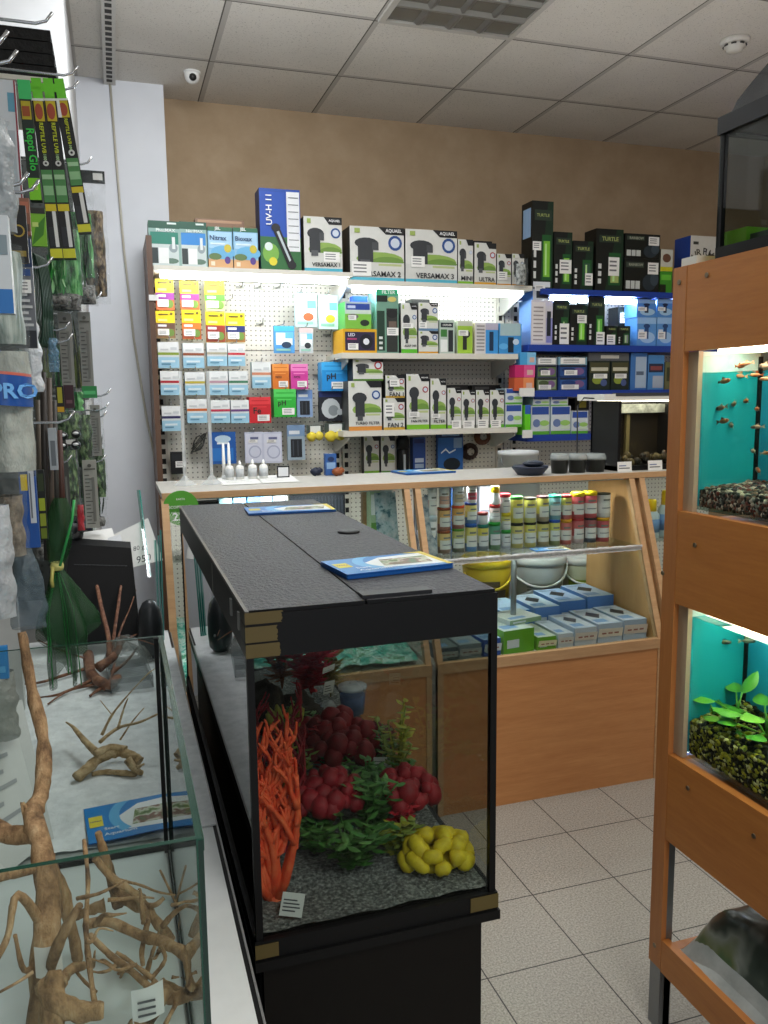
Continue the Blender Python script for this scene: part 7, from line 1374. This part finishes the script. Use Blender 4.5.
# ---- first counter section: sheets, plants and bits behind the lid
AQS = NT('blue_green_sheet'); n_ = AQS.noise(AQS.obj(), 14, 6, .65); AQS.l(AQS.ramp(n_, [(.3, '0e3f40'), (.42, '1f8a7a'), (.5, '5ac0a8'), (.56, 'dcece6'), (.62, '3a9a6a'), (.75, '145a4a')]), AQS.p.inputs['Base Color']); AQS.p.inputs['Roughness'].default_value = .3; AQS.bump(n_, .4, .02)
m = MB(); m.grid(lambda u, v: (.18+.85*u, 2.78+.5*v, ZL+.014+.12*v+.05*noise.noise(Vector((u*5, v*4, 2)))**2+.02*noise.noise(Vector((u*12, v*9, 4)))+.01), 50, 30, AQS.m); tag(m.build('background_sheet'), 'crumpled blue-green aquarium backdrop sheets heaped in the counter section', 'backdrop sheet')
gs = empty('round_sticker', 'round green sticker with white lettering on the counter glass', 'sticker'); c0 = ony(181, 508, 2.95)
m = MB(); m.lathe([(.062, 0), (.062, .002), (0, .002)], pal('5aa83a', .5), tuple(c0), 32, axis='y'); m.build('disc', gs)
tb = MB()
for s_, dz, wd in (('KARTA', .032, .03), ('SCOPE DOTA', .004, .085), ('230', -.03, .06)): put_text(tb, s_, lambda X, Y: (c0.x+X, c0.y-.002, c0.z+dz+Y), pal('eef5ea', .5), w=wd, bold=.02)
tb.build('lettering', gs)
GF = 'blue cartons behind the counter glass'
for i, (a, b, c) in enumerate(((219, 232, 'a9d4dc'), (233.5, 246, '7fb4d8'), (247.5, 260, '5f94d0'), (260.5, 272, '8fc0dc'))):
    x, z, w, h = place((a, 488, b, 510), 3.05); carton('carton', 'tall pale blue carton behind the counter glass, %s from the green sticker' % ('first', 'second', 'third', 'fourth')[i], 'carton', x, 3.05, 1.0065, w, .215, .08, c, [('r', .1, .1, .9, .4, '3f6fae'), ('r', .6, .5, .95, .9, 'dcecf0')], [('CFF', .35, .66, .4, '14305f', PI/2)] if i < 3 else [], (), GF)
x, z, w, h = place((195, 488, 218, 505), 3.08); carton('carton', 'dark carton behind the counter glass beside the green sticker', 'carton', x, 3.08, 1.0065, w, .2, .06, '22242a', [('r', .4, .6, .6, .9, 'd8d8d8')])
x, z, w, h = place((273, 486, 287, 500), 3.06); carton('carton', 'white carton with black diamond mark behind the counter glass', 'carton', x, 3.06, 1.0065, w, .215, .06, 'd8dadc', [('p', [(.3, .62), (.5, .75), (.3, .88), (.1, .75)], '1c1c1e'), ('p', [(.6, .8), (.95, .95), (.9, .85), (.65, .72)], '2a2a2c')])
x, z, w, h = place((290, 488, 345, 502), 3.1); carton('keyboard_tray', 'long black ribbed panel standing behind the counter glass', 'panel', x, 3.1, 1.0065, w, .21, .02, '1f2228', [('r', .02+.06*k, .3, .05+.06*k, .95, '34383f') for k in range(16)] + [('r', .0, 0, .35, .12, '7a2a30')])
MB().box(0, 0, 0, .19, .14, .03, pal('c3c9cd', .4)).build('white_shelf_tray') ; o = bpy.data.objects['white_shelf_tray']; q = ony(318, 507, 3.0); o.location = (q.x, 3.0, 1.0065); tag(o, 'white flat tray behind the counter glass under the ribbed panel', 'tray')
m = MB(); m.grid(lambda u, v: (.96+.09*u, 2.99+.1*v, .75+.46*v+.02*noise.noise(Vector((u*6, v*16, 3)))), 10, 30, noisy('white_aqua_wrap', [(.35, '2f5f6a'), (.45, '8fa9ac'), (.65, 'b0b9bc'), (.75, '5a8088')], 40, .4, .6)); tag(m.build('hanging_packets'), 'white and aqua plastic packets bunched beside the counter divider', 'packet', kind='stuff')
m = MB(); m.grid(lambda u, v: (1.12+.07*u, 2.95+.06*v, .7+.5*v+.02*noise.noise(Vector((u*6, v*16, 9)))), 10, 30, noisy('white_wrap', [(.35, '5f7888'), (.5, 'a3b0b8'), (.7, 'c9cfd2')], 40, .4, .6)); tag(m.build('plastic_wrap'), 'white crinkled plastic wrap hanging inside the jar section divider', 'plastic wrap')
for i, (a, b, c) in enumerate(((370, 380, 'a9c49a'), (381, 392, 'b9ccd0'))):
    x, z, w, h = place((a, 488, b, 515), 3.15); carton('carton', 'pale green and white carton behind the inner post, %s' % ('nearer the post', 'nearer the aqua packets')[i], 'carton', x, 3.15, 1.0065 if i == 0 else 1.0065, w, .21, .05, c, [('r', .1, .1, .9, .35, '6a9a4a'), ('r', .1, .5, .9, .9, 'dfe4e0')])
# ================================================================ LIGHT
w = bpy.data.worlds.new('World'); bpy.context.scene.world = w; w.use_nodes = True
w.node_tree.nodes['Background'].inputs[0].default_value = (.78, .85, 1, 1); w.node_tree.nodes['Background'].inputs[1].default_value = .30
def area(name, loc, rot, sx, sy, watt, col=(1, 1, 1)):
    l = bpy.data.lights.new(name, 'AREA'); l.shape = 'RECTANGLE'; l.size = sx; l.size_y = sy; l.energy = watt; l.color = col
    o = bpy.data.objects.new(name, l); C.objects.link(o); o.location = loc; o.rotation_euler = rot; return o
area('overhead_area_light', (.9, -.6, 3.05), (0, 0, 0), 1.2, 1.2, 30, (1, .97, .92))
area('overhead_area_light', (2.6, 1.2, 3.05), (0, 0, 0), .6, .6, 12, (1, .97, .92))
area('overhead_area_light', (1.3, 2.0, 3.05), (0, 0, 0), 1.2, 1.2, 13, (1, .97, .93))  # unseen overhead lamp added to brighten the rear of the shop
area('overhead_area_light', (.4, 2.8, 3.05), (math.radians(26), 0, 0), .6, .6, 21, (.93, .97, 1))  # unseen lamp added and tilted to brighten the white column
area('rear_area_light', (.6, -2.1, 1.9), (PI/2, 0, 0), 2.6, 1.6, 9, (.86, .93, 1))  # unseen large soft lamp behind the camera, facing into the shop
area('ceiling_bounce_light', (1.5, 2.2, 2.45), (PI, 0, 0), 2.4, 2.4, 4.5, (1, .97, .93))  # unseen upward lamp added to brighten the ceiling, no such fitting there
for x0, x1, wt_ in ((.2, 1.0, 1.4), (1.14, 2.03, 3.8), (2.15, 3.1, 3.0)): area('counter_strip_light', ((x0+x1)/2, 3.02, 1.228), (0, 0, 0), x1-x0-.34, .03, wt_, (.93, .97, 1))
sc = bpy.context.scene
sc.view_settings.view_transform = 'Standard'; sc.view_settings.look = 'None'; sc.view_settings.exposure = 0.6
sc.cycles.use_denoising = True
sc.cycles.max_bounces = 10; sc.cycles.transparent_max_bounces = 24; sc.cycles.diffuse_bounces = 3; sc.cycles.glossy_bounces = 4
sc.cycles.sample_clamp_indirect = 4; sc.cycles.caustics_reflective = False; sc.cycles.caustics_refractive = False
